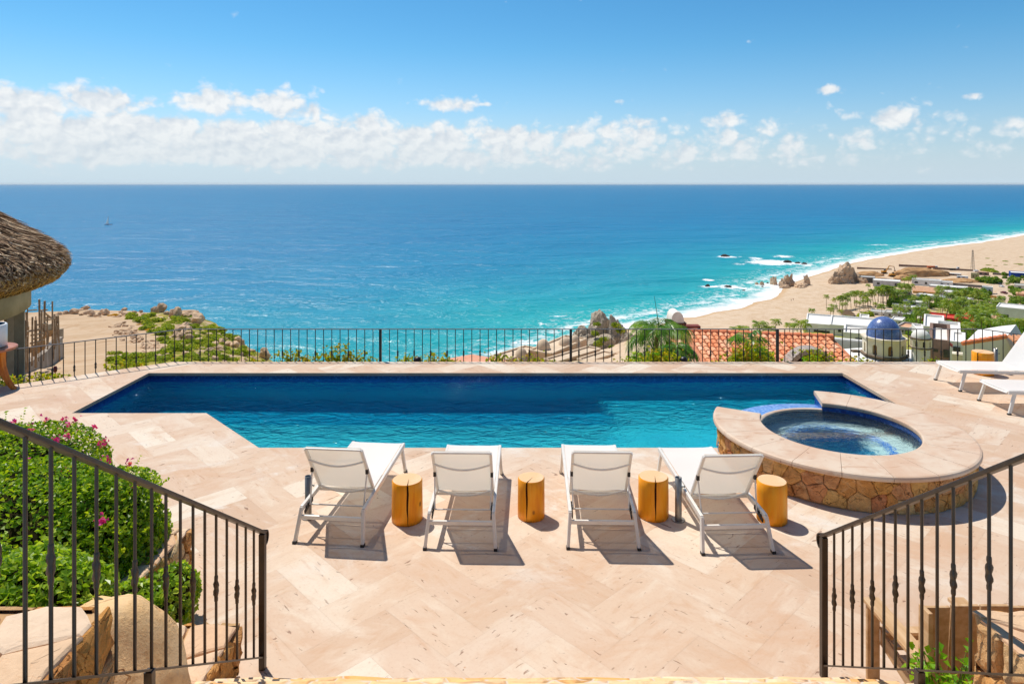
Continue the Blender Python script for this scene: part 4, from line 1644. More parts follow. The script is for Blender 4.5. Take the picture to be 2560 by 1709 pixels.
# ================================================================== rustic table and white pot at the left edge
M_RUSTIC = mat('amber_rustic_wood', S(226, 136, 40), S(196, 104, 26), 3, 0.4, 0.4, 0.25, 0.004, stretch=(6, 6, 1))
M_TABLETOP = mat('red_brown_tabletop', S(190, 128, 100), S(166, 98, 70), 5, 0.4, 0.4)
M_WHITEPOT = mat('white_glazed_pot', S(238, 238, 236), S(226, 226, 226), 5, 0.3, 0.5)
M_TEAL = mat('teal_glaze', S(14, 96, 116), S(10, 74, 96), 5, 0.2, 0.5)
TX, TY = -9.62, 12.45
tb = thing('rustic_table', 'round rustic wooden side table with splayed amber legs at left edge', 'table', (TX, TY, 0))
b = MB(); b.lathe([(0.0, 0.68), (0.39, 0.68), (0.42, 0.69), (0.425, 0.725), (0.41, 0.735), (0.0, 0.735)], 40, smooth=False); b.build('tabletop', M_TABLETOP, tb)
for a in (-46, -12, 100, 170, 230):
    ca, sa = math.cos(R(a)), math.sin(R(a))
    b = MB()
    path = [(0.27, 0.68), (0.27, 0.56), (0.29, 0.40), (0.36, 0.22), (0.46, 0.08), (0.55, 0.0)]
    wid = [0.11, 0.10, 0.085, 0.08, 0.075, 0.07]
    vs = []
    for (rr, z), w in zip(path, wid):
        for dr_, dt in ((-0.045, -1), (0.045, -1), (0.045, 1), (-0.045, 1)):
            q = rr + dr_ * (1.0 if z > 0.01 else 0.9)
            vs.append((q * ca - dt * w / 2 * sa, q * sa + dt * w / 2 * ca, z))
    fs = [(i * 4 + k, i * 4 + (k + 1) % 4, i * 4 + 4 + (k + 1) % 4, i * 4 + 4 + k) for i in range(5) for k in range(4)] + [(20, 21, 22, 23), (3, 2, 1, 0)]
    b.add(vs, fs)
    b.build('leg', M_RUSTIC, tb, bevel=0.008)
pt = thing('white_pot', 'white cylindrical pot with teal inside standing on the rustic table', 'pot', (TX - 0.04, TY + 0.02, 0.737))
b = MB(); b.lathe([(0.0, 0.004), (0.265, 0.0), (0.285, 0.02), (0.285, 0.40), (0.275, 0.415), (0.250, 0.415)], 40); b.build('body', M_WHITEPOT, pt)
b = MB(); b.lathe([(0.250, 0.415), (0.245, 0.39), (0.235, 0.15), (0.0, 0.14)], 40); b.build('inside', M_TEAL, pt)

# small fittings and creepers at the foot of the fence
M_BLACKFIT = mat('black_fitting', S(24, 22, 24), S(34, 28, 30), 9, 0.4, 0.5)
for px, lab in ((1044, 'black round lamp head at the foot of the fence, left of centre'), (1709, 'black round lamp head at the foot of the fence, by the near palm')):
    b = MB(); b.lathe([(0.0, 0.09), (0.06, 0.075), (0.085, 0.03), (0.085, -0.04), (0.05, -0.08), (0.02, -0.09), (0.02, -0.50)], 20)
    tag(b.build('garden_lamp', M_BLACKFIT, None, ((px - CX) / F * 14.55, 14.55, -0.06)), lab, 'lamp')

M_CREEP = leafmat('creeper_leaf', [(0.0, S(110, 140, 20)), (0.5, S(156, 168, 30)), (0.85, S(196, 182, 50)), (1.0, S(196, 120, 50))], 0.5, 0.5, 0.3)
cr = [(300, 40, .20), (345, 25, .12), (640, 30, .10), (722, 60, .30), (765, 45, .15), (815, 50, .22), (850, 70, .45), (880, 40, .28), (910, 30, .14), (1018, 30, .2), (1072, 40, .22), (1098, 20, .14), (1136, 16, .10), (1240, 25, .22), (1256, 18, .15), (1292, 12, .08), (1338, 26, .24), (1370, 12, .07), (1560, 16, .1), (1630, 60, .18), (1655, 60, .34), (1690, 50, .16), (1800, 12, .07),
      (1840, 50, .20), (1860, 60, .42), (1885, 70, .50), (1905, 50, .26), (2035, 50, .35), (2060, 40, .25), (2130, 20, .16), (2165, 14, .09), (2330, 20, .12), (20, 40, .25), (110, 40, .20), (140, 30, .16), (45, 30, .22)]
M_STEMG = M_SHRUB_STEM
creepers = {}
for i, (px, n, h) in enumerate(cr):
    Y = 14.6 if px > 430 else 14.6 - (430 - px) * 0.0043
    x = (px - CX) / F * Y
    r_ = random.Random(100 + i)
    nn = int(n * 2.0) + 8
    P = np.array([(r_.gauss(0, 0.10 + h * .22), r_.gauss(0, 0.06), -0.02 + h * r_.random() ** 1.2 - abs(r_.gauss(0, .05)) - 0.1) for _ in range(nn)])
    V, Fc, r = leaf_quads(P, np.tile(np.array([0, 0, 1.0]), (nn, 1)), 0.085, 0.065, 0.8)
    t = thing('creeper', None, 'creeper', (x, Y, 0), 0, 'yellow green creepers at the fence foot')
    t['label'] = 'tuft of yellow green creeper poking up at the foot of the fence'
    npmesh('foliage', V, Fc, M_CREEP, t, fattr={'rnd': r})
    b = MB()
    for q in P[:6]: b.tube([(q[0] * .3, 0.05, -0.6), tuple(q)], 0.005, 4)
    b.build('stem', M_STEMG, t)

# ================================================================== terrain
YS = np.array([12, 15, 25, 35, 45, 60, 80, 110, 125, 145, 180, 250, 300, 340, 430, 520], float)
SB = None
COLS = {   # drop of the line of sight (photo pixels) at which the ground lies, per bearing column; None = under the sea
    -900: [570, 545, 510, 480, 450, 418, 375, 330, 345, 640, None, None, None, None, None, None],
    0: [560, 535, 500, 470, 440, 408, 365, 319, 335, 640, None, None, None, None, None, None],
    150: [560, 530, 492, 462, 432, 405, 365, 318, 335, 640, None, None, None, None, None, None],
    300: [560, 525, 490, 458, 430, 400, 360, 317, 333, 640, None, None, None, None, None, None],
    400: [560, 520, 480, 446, 420, 394, 355, 317, 330, 640, None, None, None, None, None, None],
    470: [560, 520, 478, 446, 420, 394, 358, 322, 340, 640, None, None, None, None, None, None],
    530: [560, 525, 480, 450, 428, 402, 372, 345, 365, 640, None, None, None, None, None, None],
    580: [565, 530, 484, 456, 434, 414, 393, 384, 420, 660, None, None, None, None, None, None],
    640: [570, 540, 492, 466, 446, 432, 422, 424, 480, 680, None, None, None, None, None, None],
    700: [580, 560, 505, 480, 464, 455, 452, 462, 520, 700, None, None, None, None, None, None],
    770: [620, 600, 560, 540, 530, 520, 515, 520, 560, 620, 560, None, None, None, None, None],
    1000: [620, 600, 570, 545, 530, 515, 500, 490, 486, 482, 476, 470, None, None, None, None],
    1150: [610, 590, 560, 535, 520, 505, 494, 476, 470, 464, 456, 450, None, None, None, None],
    1280: [605, 585, 550, 528, 515, 502, 492, 474, 468, 460, 452, 436, None, None, None, None],
    1400: [600, 580, 545, 520, 505, 494, 482, 466, 460, 452, 440, 412, 420, None, None, None],
    1500: [600, 580, 540, 515, 500, 486, 474, 458, 450, 442, 428, 402, 396, None, None, None],
    1600: [600, 580, 530, 505, 490, 474, 458, 436, 426, 414, 400, 374, 372, 380, None, None],
    1700: [600, 580, 525, 498, 480, 460, 440, 414, 404, 394, 378, 356, 350, 348, 342, None],
    2560: [600, 580, 525, 495, 475, 452, 430, 408, 399, 390, 376, 356, 350, 348, 342, None],
    3600: [600, 580, 525, 495, 475, 452, 430, 408, 399, 390, 376, 356, 350, 348, 342, None]}
CPX = np.array(sorted(COLS), float)
ZT = np.array([[(SEA - 8.0) if v is None else H - v * y / F for v, y in zip(COLS[int(c)], YS)] for c in CPX])
LYS = np.log(YS)

# shoreline in photo points on the sea plane, from the far right to the left behind the cliff
SHORE_PX = [(4200, 500), (3300, 527), (2900, 551), (2700, 570), (2560, 588.5), (2469, 605), (2359, 618), (2249, 636), (2139, 656), (2088, 673), (2030, 690), (1968, 712), (1953, 729), (1934, 748), (1890, 755), (1857, 771),
            (1784, 781), (1707, 803), (1650, 810), (1590, 818), (1530, 834), (1470, 862), (1390, 900), (1280, 930), (1150, 960), (1000, 985), (800, 1000), (600, 1020), (300, 1060), (-300, 1140), (-900, 1240)]
SHORE = np.array([tuple(gp(px, py, SEA))[:2] for px, py in SHORE_PX])


def shore_dist(x, y):
    """signed distance to the shoreline: positive on land"""
    best = np.full(x.shape, 1e12)
    sgn = np.ones(x.shape)
    for i in range(len(SHORE) - 1):
        a, b = SHORE[i], SHORE[i + 1]
        d = b - a
        L2 = (d ** 2).sum()
        t = np.clip(((x - a[0]) * d[0] + (y - a[1]) * d[1]) / L2, 0, 1)
        dx, dy = x - (a[0] + t * d[0]), y - (a[1] + t * d[1])
        q = dx * dx + dy * dy
        m = q < best
        best = np.where(m, q, best)
        sgn = np.where(m, np.where(d[0] * dy - d[1] * dx > 0, 1.0, -1.0), sgn)
    return np.sqrt(best) * sgn


def ground(px, Y):
    """ground height at bearing px (photo column) and depth Y"""
    px = np.asarray(px, float); Y = np.asarray(Y, float)
    ci = np.clip(np.searchsorted(CPX, px) - 1, 0, len(CPX) - 2)
    fx = np.clip((px - CPX[ci]) / (CPX[ci + 1] - CPX[ci]), 0, 1)
    ly = np.log(np.clip(Y, YS[0], 1e6))
    ri = np.clip(np.searchsorted(LYS, ly) - 1, 0, len(YS) - 2)
    fy = np.clip((np.exp(ly) - YS[ri]) / (YS[ri + 1] - YS[ri]), 0, 1)
    fx = fx * fx * (3 - 2 * fx)
    z = (ZT[ci, ri] * (1 - fx) + ZT[ci + 1, ri] * fx) * (1 - fy) + (ZT[ci, ri + 1] * (1 - fx) + ZT[ci + 1, ri + 1] * fx) * fy
    X_ = (px - CX) / F * Y
    s = shore_dist(X_, Y)
    beach = SEA + np.where(s < 0, np.maximum(s * 0.06, -8), 3.4 * (1 - np.exp(-np.maximum(s, 0) / 26.0)) + np.clip((s - 60) / 60., 0, 1) * 1.2)
    return np.where(px > 1450, np.maximum(z, beach), z)


def hit(px, py):
    """point of the ground seen at photo point (px, py), nearest beyond the terrace"""
    Y = np.exp(np.linspace(math.log(16), math.log(4000), 900))
    v = F * (H - ground(np.full(Y.shape, float(px)), Y)) / Y
    w = py - HY
    ok = np.where(v <= w)[0]
    i = ok[0] if len(ok) else len(Y) - 1
    y = Y[i]
    return Vector(((px - CX) / F * y, y, float(ground(px, y))))


def build_terrain(name, c0, c1, dc, m, fveg):
    cols = np.arange(c0, c1 + dc, dc, dtype=float)
    rows = np.concatenate([np.exp(np.linspace(math.log(14.7), math.log(60), 70)), np.exp(np.linspace(math.log(60), math.log(700), 190))[1:], np.exp(np.linspace(math.log(700), math.log(6000), 40))[1:]])
    if c1 < 1200: rows = rows[rows < 260]
    PX, YY = np.meshgrid(cols, rows)
    Z = ground(PX, YY)
    XX = (PX - CX) / F * YY
    nz = np.array([mnoise.fractal(Vector((x * 0.11, y * 0.11, 3.0)), 1.0, 2.0, 4) for x, y in zip(XX.ravel(), YY.ravel())]).reshape(XX.shape)
    Z = Z + nz * np.clip(YY / 110, 0.1, 1.0) * np.where((YY > 400), 0.15, 0.55)
    V = np.stack([XX, YY, Z], -1).reshape(-1, 3)
    nr, nc = PX.shape
    idx = np.arange(nr * nc).reshape(nr, nc)
    Fc = np.stack([idx[:-1, :-1], idx[:-1, 1:], idx[1:, 1:], idx[1:, :-1]], -1).reshape(-1, 4)
    o = npmesh(name, V, Fc, m, None, None, True, vattr={'veg': fveg(PX, YY, XX, Z), 'wet': np.clip(1 - shore_dist(XX, YY) / 14.0, 0, 1)})
    return structure(o)


def ground_material(name, mul):
    m, nt, p, _ = newmat(name)
    ob = tc(nt, 'Object')
    n = noise(nt, ob, 0.16, 8, 0.62)
    sand = mixc(nt, n.smooth(0.35, 0.7), S(214, 192, 166), S(200, 173, 142))
    n2 = noise(nt, mapv(nt, ob, (1, 0.5, 1)), 0.9, 7, 0.68)
    sand = mixc(nt, n2.smooth(0.50, 0.72) * 0.6, sand, S(190, 154, 118))
    n2b = noise(nt, mapv(nt, ob, (1, 0.25, 1), (0, 0, 0.25)), 0.5, 8, 0.7, 1.0)
    sand = mixc(nt, n2b.smooth(0.52, 0.68) * 0.45, sand, S(176, 142, 108))
    veg = attr(nt, 'veg')
    n3 = noise(nt, ob, 0.35, 7, 0.7)
    grn = ramp(nt, noise(nt, ob, 0.8, 6, 0.7), [(0.3, S(92, 104, 40)), (0.46, S(134, 140, 54)), (0.56, S(176, 164, 84)), (0.68, S(206, 176, 128))])
    col = mixc(nt, (veg + (n3 - 0.5) * 1.6).smooth(0.45, 0.6), sand, grn)
    wet = attr(nt, 'wet')
    col = mixc(nt, wet.smooth(0.55, 0.9) * 0.75, col, S(198, 164, 124))
    col = mixc(nt, 1.0, col, mul, 'MULTIPLY')
    pset(nt, p, col, 0.95, 0.1, normal=bump(nt, n2 + n3, 0.5, 0.3))
    return m


M_GROUND = ground_material('beach_sand', (1, 1, 1))
M_LOT = ground_material('dusty_earth', (0.88, 0.83, 0.77))


def veg_left(PX, YY, XX, Z):
    a = np.clip((PX - (330 + (80 - YY) * 0.9)) / 60., 0, 1) * 0.58
    a = np.where((YY < 45) & (PX > 150), np.maximum(a, np.clip((PX - 240) / 50., 0, 1) * 0.8), a)
    return np.where(YY < 22, 0.6, a)


def veg_right(PX, YY, XX, Z):
    s = shore_dist(XX, YY)
    v = np.clip((s - 60) / 40., 0, 1) * 0.55 * np.clip((520 - YY) / 60., 0, 1)
    v = np.where((YY < 330) & (PX > 2010), 0.75, v)
    v = np.where(PX < 2010, 0.0, v)
    v = np.maximum(v, np.clip((s - 165) / 60, 0, 1) * 0.33 * np.clip((YY - 640) / 60., 0, 1))
    v = np.where(PX < 1480, 0.45, v)
    return v


build_terrain('headland_ground', -900, 1100, 12, M_LOT, veg_left)
build_terrain('beach_ground', 1100, 3500, 12, M_GROUND, veg_right)

# ================================================================== sea
SEA_ROCKS = [(1813, 641, 20, 7), (1969, 656, 21, 6), (1994, 658, 14, 4), (2011, 660, 14, 4), (1770, 715.5, 17, 5), (1821, 717, 22, 4), (1893, 711, 10, 6), (1905, 712, 12, 9), (1859, 726, 9, 3), (1919, 708, 6, 3), (1906, 717, 6, 3)]


def sea_material():
    m, nt, p, out = newmat('ocean')
    ob = tc(nt, 'Object')
    s = attr(nt, 'shore')                               # metres from the shore, seaward positive
    fo = attr(nt, 'foam')
    dep = attr(nt, 'far')
    sl = s + (noise(nt, ob, 0.012, 5, 0.6) - 0.5) * 90.0 * 1.0
    f = (sl / 1150.0).clamp().pow(0.5)
    col = ramp(nt, f, [(0.0, S(110, 204, 190)), (0.14, S(10, 178, 176)), (0.28, S(0, 160, 172)), (0.40, S(0, 144, 172)), (0.52, S(0, 132, 172)), (0.72, S(8, 124, 170)), (1.0, S(22, 122, 168))])
    patch = noise(nt, mapv(nt, ob, (0.35, 1.0, 1.0)), 0.010, 9, 0.72).smooth(0.36, 0.72)
    col = mixc(nt, patch * 0.6, col, mixc(nt, 1.0, col, (0.60, 0.76, 0.86), 'MULTIPLY'))
    # wave chop: three sizes, fading the finest with distance
    v = mapv(nt, ob, (0.55, 1.0, 1.0), (0, 0, 0.3))
    w1 = noise(nt, v, 0.055, 4, 0.6, 0.6)
    w2 = noise(nt, v, 0.26, 4, 0.6, 0.5)
    w3 = noise(nt, v, 0.012, 3, 0.5, 0.5)
    hgt = w1 * 7.0 + w2 * 2.0 + w3 * 22.0
    nb = bump(nt, hgt, 0.75, 1.0)
    # surf: foam lines along the beach, broken by noise
    e = noise(nt, mapv(nt, ob, (1, 1, 1)), 0.055, 7, 0.66, 0.8)
    e2 = noise(nt, ob, 0.25, 6, 0.7, 0.6)
    q = s + (e - 0.5) * 46.0
    surf = q.smooth(26.0, 7.0)
    line = (q - 34.0).abs().smooth(7.0, 1.0) * e.smooth(0.42, 0.60)
    lace = e2.smooth(0.50, 0.62) * q.smooth(75.0, 18.0) * 0.8
    fpatch = (fo + (e2 - 0.5) * 1.3 * (fo.smooth(0.02, 0.2)) + (e - 0.5) * 0.7 * fo.smooth(0.02, 0.2)).smooth(0.38, 0.62)
    cap_sparkle = noise(nt, mapv(nt, ob, (0.35, 1.0, 1.0)), 0.06, 5, 0.8, 0.4).smooth(0.66, 0.75) * 0.5  # whitecaps that also serve as sun sparkle painted into the colour
    cap_sparkle2 = noise(nt, mapv(nt, ob, (0.30, 1.0, 1.0), (0, 0, -0.2)), 0.022, 7, 0.85, 0.4).smooth(0.67, 0.75) * 0.32  # broader whitecap streaks, likewise painted sparkle for the far water
    foam = surf.max(line * 0.9).max(lace).max(fpatch).max(cap_sparkle).max(cap_sparkle2)
    col = mixc(nt, foam, col, (0.92, 0.93, 0.93))
    nt.nodes.remove(p)
    df = nt.nodes.new('ShaderNodeBsdfDiffuse')
    put(nt, df.inputs[0], col)
    put(nt, df.inputs['Normal'], nb)
    gl = nt.nodes.new('ShaderNodeBsdfGlossy')
    gl.inputs['Roughness'].default_value = 0.22
    put(nt, gl.inputs['Normal'], nb)
    fr = nt.nodes.new('ShaderNodeFresnel')
    fr.inputs[0].default_value = 1.333
    put(nt, fr.inputs['Normal'], nb)
    mx = nt.nodes.new('ShaderNodeMixShader')
    put(nt, mx.inputs[0], X(nt, fr.outputs[0]).min(0.20) * (1.0 - foam * 0.8))
    nt.links.new(df.outputs[0], mx.inputs[1])
    nt.links.new(gl.outputs[0], mx.inputs[2])
    nt.links.new(mx.outputs[0], out.inputs['Surface'])
    return m


def build_sea():
    cols = np.concatenate([np.arange(-3000, 1000, 60), np.arange(1000, 1400, 16), np.arange(1400, 2640, 4), np.arange(2640, 5200, 60)]).astype(float)
    rows = np.concatenate([np.exp(np.linspace(math.log(120), math.log(330), 30)), np.exp(np.linspace(math.log(330), math.log(1300), 300))[1:], np.exp(np.linspace(math.log(1300), math.log(61000), 70))[1:]])
    PX, YY = np.meshgrid(cols, rows)
    XX = (PX - CX) / F * YY
    s = -shore_dist(XX, YY)
    foam = np.zeros(XX.shape)
    for px, py, w, h in SEA_ROCKS:
        q = gp(px, py + 1, SEA)
        r = w / F * q.y
        # the swell drags white water along the wave front
        g = np.exp(-(((XX - q.x - r * .3) / (r * 1.9)) ** 2 + ((YY - q.y) / (r * 1.5)) ** 2))
        foam = np.maximum(foam, g * 0.75)
    for px, py, rx, ry, k in [(1930, 656, 75, 9, .8), (1960, 641, 40, 5, .6), (1890, 646, 22, 4, .7), (1845, 660, 40, 4, .5), (1860, 722, 60, 9, .6), (1772, 700, 20, 3, .8), (1822, 714, 50, 6, .5), (2070, 645, 60, 6, .45), (2200, 612, 60, 3, .5), (2330, 606, 60, 3, .5), (1400, 790, 40, 2.5, 0.6), (1355, 810, 14, 9, .55), (1330, 855, 90, 12, .6), (1200, 850, 80, 5, .45), (1290, 880, 120, 16, .55), (2500, 590, 60, 5, .6)]:
        q = gp(px, py, SEA)
        rr = abs(gp(px, py - ry, SEA).y - q.y)
        foam = np.maximum(foam, k * np.exp(-(((XX - q.x) / (rx / F * q.y)) ** 2 + ((YY - q.y) / rr) ** 2)))
    V = np.stack([XX, YY, np.full(XX.shape, SEA)], -1).reshape(-1, 3)
    nr, nc = PX.shape
    idx = np.arange(nr * nc).reshape(nr, nc)
    Fc = np.stack([idx[:-1, :-1], idx[:-1, 1:], idx[1:, 1:], idx[1:, :-1]], -1).reshape(-1, 4)
    structure(npmesh('sea', V, Fc, sea_material(), None, None, True, vattr={'shore': s, 'foam': foam, 'far': YY}))


build_sea()

# rocks in the surf and on the beach
M_WETROCK = granite_material('wet_dark_rock', S(74, 66, 60), S(52, 48, 46), S(110, 98, 84), 0.9)
M_CLIFF = granite_material('beach_rock', S(214, 184, 152), S(184, 154, 126), S(122, 100, 82), 0.35)
def px_scale(px, py, z):
    q = gp(px, py, z)
    return q, q.y / F
for i, (px, py, w, h) in enumerate(SEA_ROCKS):
    q, k = px_scale(px, py, SEA)
    where = ['farthest out, left of all the surf rocks', 'widest of the three in the white water', 'middle of the three in the white water', 'nearest the beach of the three in white water', 'far left of the near group', 'long and low in the near group', 'thin, at the left of the tilted pair', 'blocky, at the right of the tilted pair', 'smallest in the near foam', 'speck behind the tilted pair', 'speck before the tilted pair'][i]
    smooth_rock('surf_rock', 'dark wet rock in the surf, ' + where, (q.x, q.y, SEA - h * k * 0.1), (w * k * 0.55, w * k * 0.45, h * k * 1.05), M_WETROCK if i not in (6, 7) else M_CLIFF, 40 + i, 'rock', 'rocks standing in the surf', rotz=i, sub=3, rough=0.35, flat=0.6, smooth=False)
BR = [(1935, 713, 22, 26, 'jagged rock spire base at the waterline, left end of beach rocks', 3), (1972, 716, 34, 46, 'tallest pointed rock by the waterline on the beach', 5), (1958, 717, 30, 24, 'blocky rock beside the tallest pointed beach rock', 7), (2003, 718, 44, 20, 'low smooth rock slab between the pointed beach rocks', 9), (2018, 714, 20, 30, 'small pointed rock at the right end of the waterline rocks', 12), (1962, 720, 36, 12, 'flat dark ledge in front of the waterline rocks', 14)]
for px, py, w, h, lab, sd_ in BR:
    q = hit(px, py)
    k = q.y / F
    smooth_rock('beach_rock', lab, (q.x, q.y, q.z), (w * k * 0.46, w * k * 0.5, h * k * 0.84), M_CLIFF, sd_, 'rock', 'rocks on the beach', rotz=sd_, sub=4, cuts=14, rough=0.42, flat=0.5, smooth=False)
for px, py, w, h, lab, sd_ in [(2115, 708, 70, 60, 'great tan rock outcrop standing on the beach, the highest there', 21), (2098, 710, 40, 40, 'left shoulder of the great beach outcrop', 22), (2139, 706, 44, 44, 'right shoulder of the great beach outcrop with a shaded face', 27), (2126, 709, 30, 24, 'boulder at the foot of the great beach outcrop', 29), (2160, 708, 26, 18, 'low broken rock right of the great beach outcrop', 31)]:
    q = hit(px, py)
    k = q.y / F
    smooth_rock('rock_outcrop', lab, (q.x, q.y + w * k * 0.3, q.z), (w * k * 0.47, w * k * 0.45, h * k * 0.90), M_CLIFF, sd_, 'rock', 'great rocks on the beach', sub=5, cuts=22, rough=0.34, flat=0.55, smooth=False)

# ================================================================== headland: boulders, rubble, shrubs
def left_at(px, py): return hit(px, py)
HB = [(148, 789, 13, 10), (164, 787, 12, 11), (184, 786, 22, 15), (202, 780, 14, 9), (213, 775, 21, 13), (203, 788, 10, 7), (214, 786, 11, 11), (228, 788, 17, 15), (223, 781, 10, 9), (240, 790, 12, 7), (250, 787, 9, 8), (263, 785, 19, 14), (256, 781, 12, 9),
      (387, 786, 18, 20), (404, 782, 23, 26), (418, 790, 15, 14), (431, 794, 22, 22), (444, 796, 20, 30), (400, 802, 20, 12), (465, 796, 22, 16), (478, 794, 44, 24), (491, 812, 32, 34), (475, 805, 18, 14), (505, 800, 14, 14), (449, 832, 30, 20), (461, 820, 14, 14), (473, 823, 15, 10), (543, 842, 14, 12), (553, 858, 18, 13), (522, 884, 22, 17), (535, 862, 20, 9), (595, 857, 17, 20), (606, 866, 14, 18), (663, 898, 28, 30), (586, 868, 20, 16), (360, 790, 12, 8), (352, 781, 9, 7), (335, 784, 12, 8), (310, 776, 14, 9), (320, 787, 10, 7), (630, 880, 16, 10), (507, 876, 16, 10), (300, 790, 10, 5)]
_rb = random.Random(3)
for _k in range(46):
    _px = _rb.uniform(395, 640)
    _py = _rb.uniform(max(815, 800 + (_px - 480) * 0.6), 908)
    _w = _rb.uniform(8, 22)
    HB.append((_px, _py, _w, _w * _rb.uniform(.5, .8)))
KIND = ['rounded tan boulder in the row at the end of the sandy lot', 'tan boulder among the rocks crowning the headland', 'tan boulder half buried on the green headland slope']
for i, (px, py, w, h) in enumerate(HB):
    q = left_at(px, py + 1)
    if q.y > 114:
        q.y = 112.0
        q.x = (px - CX) / F * q.y
        q.z = H - (py + 1 - HY) / F * q.y
    k = q.y / F
    lab = KIND[0] if px < 280 else KIND[1] if py < 812 else KIND[2]
    grp = ['boulders at the end of the sandy lot', 'boulders on top of the headland', 'boulders on the headland slope'][KIND.index(lab)]
    if (px, py) == (404, 782): lab = 'squarish tan boulder perched highest on the headland'
    if (px, py) == (491, 812): lab = 'biggest pale boulder with shaded right face at the headland edge'
    if (px, py) == (663, 898): lab = 'pointed brown boulder at the lower right foot of the headland'
    if (px, py) == (213, 775): lab = 'boulder topping the pile in the row along the sandy lot'
    smooth_rock('tan_boulder', lab, (q.x, q.y, q.z + h * k * 0.42), (w * k * 0.58, w * k * 0.55, h * k * 0.62), M_BOULD, i, 'boulder', grp, rotz=i * 1.3, sub=4, cuts=13, rough=0.16, flat=0.56, smooth=False)

rub = []
for s_ in range(5):
    b = MB()
    rock_mesh(b, (0, 0, 0), (1, 0.8, 0.6), 60 + s_, 2, 8, 0.12, 0.62)
    o = b.build('rubble_stone', M_BOULD if s_ < 3 else M_GREYROCK if False else M_BOULD, None)
    rub.append(o)
r_ = random.Random(77)
first = set()
RUBBLE = []
for k in range(150):                                         # tongue of broken stone running down from the ridge
    f = r_.random()
    px = 290 + f * 85 + r_.gauss(0, 14) + (18 if f > .6 else 0)
    py = 812 + f * 72 + r_.gauss(0, 7)
    RUBBLE.append((px, py, r_.uniform(5, 13)))
for k in range(26):
    f = r_.random()
    RUBBLE.append((302 + f * 34 + r_.gauss(0, 5), 780 + f * 22 + r_.gauss(0, 2.5), r_.uniform(3, 8)))
for k in range(70): RUBBLE.append((r_.uniform(400, 690), r_.uniform(835, 905), r_.uniform(4, 9)))
for i, (px, py, w) in enumerate(RUBBLE):
    q = left_at(px, py)
    if q.y > 113: continue
    k = q.y / F
    j = i % 5
    o = rub[j] if j not in first else rub[j].copy()
    if j in first: C.objects.link(o)
    first.add(j)
    o.location = (q.x, q.y, q.z + w * k * 0.22)
    o.rotation_euler = (r_.uniform(-.5, .5), r_.uniform(-.5, .5), r_.uniform(0, 6.3))
    o.scale = (w * k * 0.6,) * 3
    if px > 398: tag(o, 'loose pale stone among the shrubs on the headland slope', 'stone', 'loose stones among the headland shrubs')
    elif i >= 150: tag(o, 'small broken stone at the end of the sandy lot, beside yellow flowers', 'stone', 'small stones by the yellow flowers')
    else: tag(o, 'broken stone in the rubble tongue beside the sandy lot', 'stone', 'broken stones in the rubble tongue')

M_SCRUB = leafmat('scrub_leaf', [(0.0, S(92, 118, 30)), (0.4, S(136, 162, 46)), (0.8, S(178, 190, 70)), (1.0, S(206, 196, 104))], 0.4, 0.6, 0.2)
M_YELLOW = leafmat('yellow_flower', [(0.0, S(150, 150, 40)), (0.5, S(214, 176, 40)), (1.0, S(226, 150, 40))], 0.3, 0.6, 0.2)


def shrub_proto(name, n, leaf, m, seed, rad=(1, 1, .62), nlobe=5):
    r2 = random.Random(seed)
    Vs, Fs, Rs, o = [], [], [], 0
    lobes = []
    for k in range(nlobe):
        a = r2.uniform(0, 6.28)
        d = r2.uniform(0.1, 0.55)
        lobes.append(((math.cos(a) * d, math.sin(a) * d, r2.uniform(.15, .5) * rad[2]), tuple(q * r2.uniform(.42, .68) for q in rad), 2.0))
    for c, rd, p in lobes:
        P, N = ellip_points(n // nlobe, c, rd, p, 0.35, -0.15, 0.3, 3.0)
        V, Fc, r = leaf_quads(P, N + np.array([0, 0, 0.5]), leaf, leaf * 0.7, 0.8)
        Vs.append(V); Fs.append(Fc + o); Rs.append(r); o += len(V)
    t = thing(name, None, 'shrub')
    npmesh('foliage', np.concatenate(Vs), np.concatenate(Fs), m, t, fattr={'rnd': np.concatenate(Rs)})
    b = MB()
    for k in range(4):
        a = r2.uniform(0, 6.28)
        b.tube([(0, 0, -0.3), (math.cos(a) * .3, math.sin(a) * .3, .25)], [0.04, 0.02], 5)
    b.build('stem', M_SHRUB_STEM, t)
    return t


scrubs = [shrub_proto('scrub_bush', 420, 0.30, M_SCRUB, s_) for s_ in range(4)]
yell = [shrub_proto('flowering_scrub', 300, 0.22, M_YELLOW, 9, (1, 1, .4))]
used = set()


def put_shrub(protos, px, py, w, lab, grp, asp=1.0, q=None, sink=0.15, idx=None):
    i = r_.randrange(len(protos)) if idx is None else idx
    pr = protos[i]
    q = q or hit(px, py)
    k = q.y / F * w * 0.62
    loc = (q.x, q.y, q.z + sink * k * 0)
    sc = (k, k, k * asp)
    if pr.name not in used:
        used.add(pr.name)
        pr.location, pr.scale, pr.rotation_euler[2] = loc, sc, r_.uniform(0, 6.3)
        tag(pr, lab, None, grp)
        return pr
    return dup(pr, loc, r_.uniform(0, 6.3), lab, sc, grp)


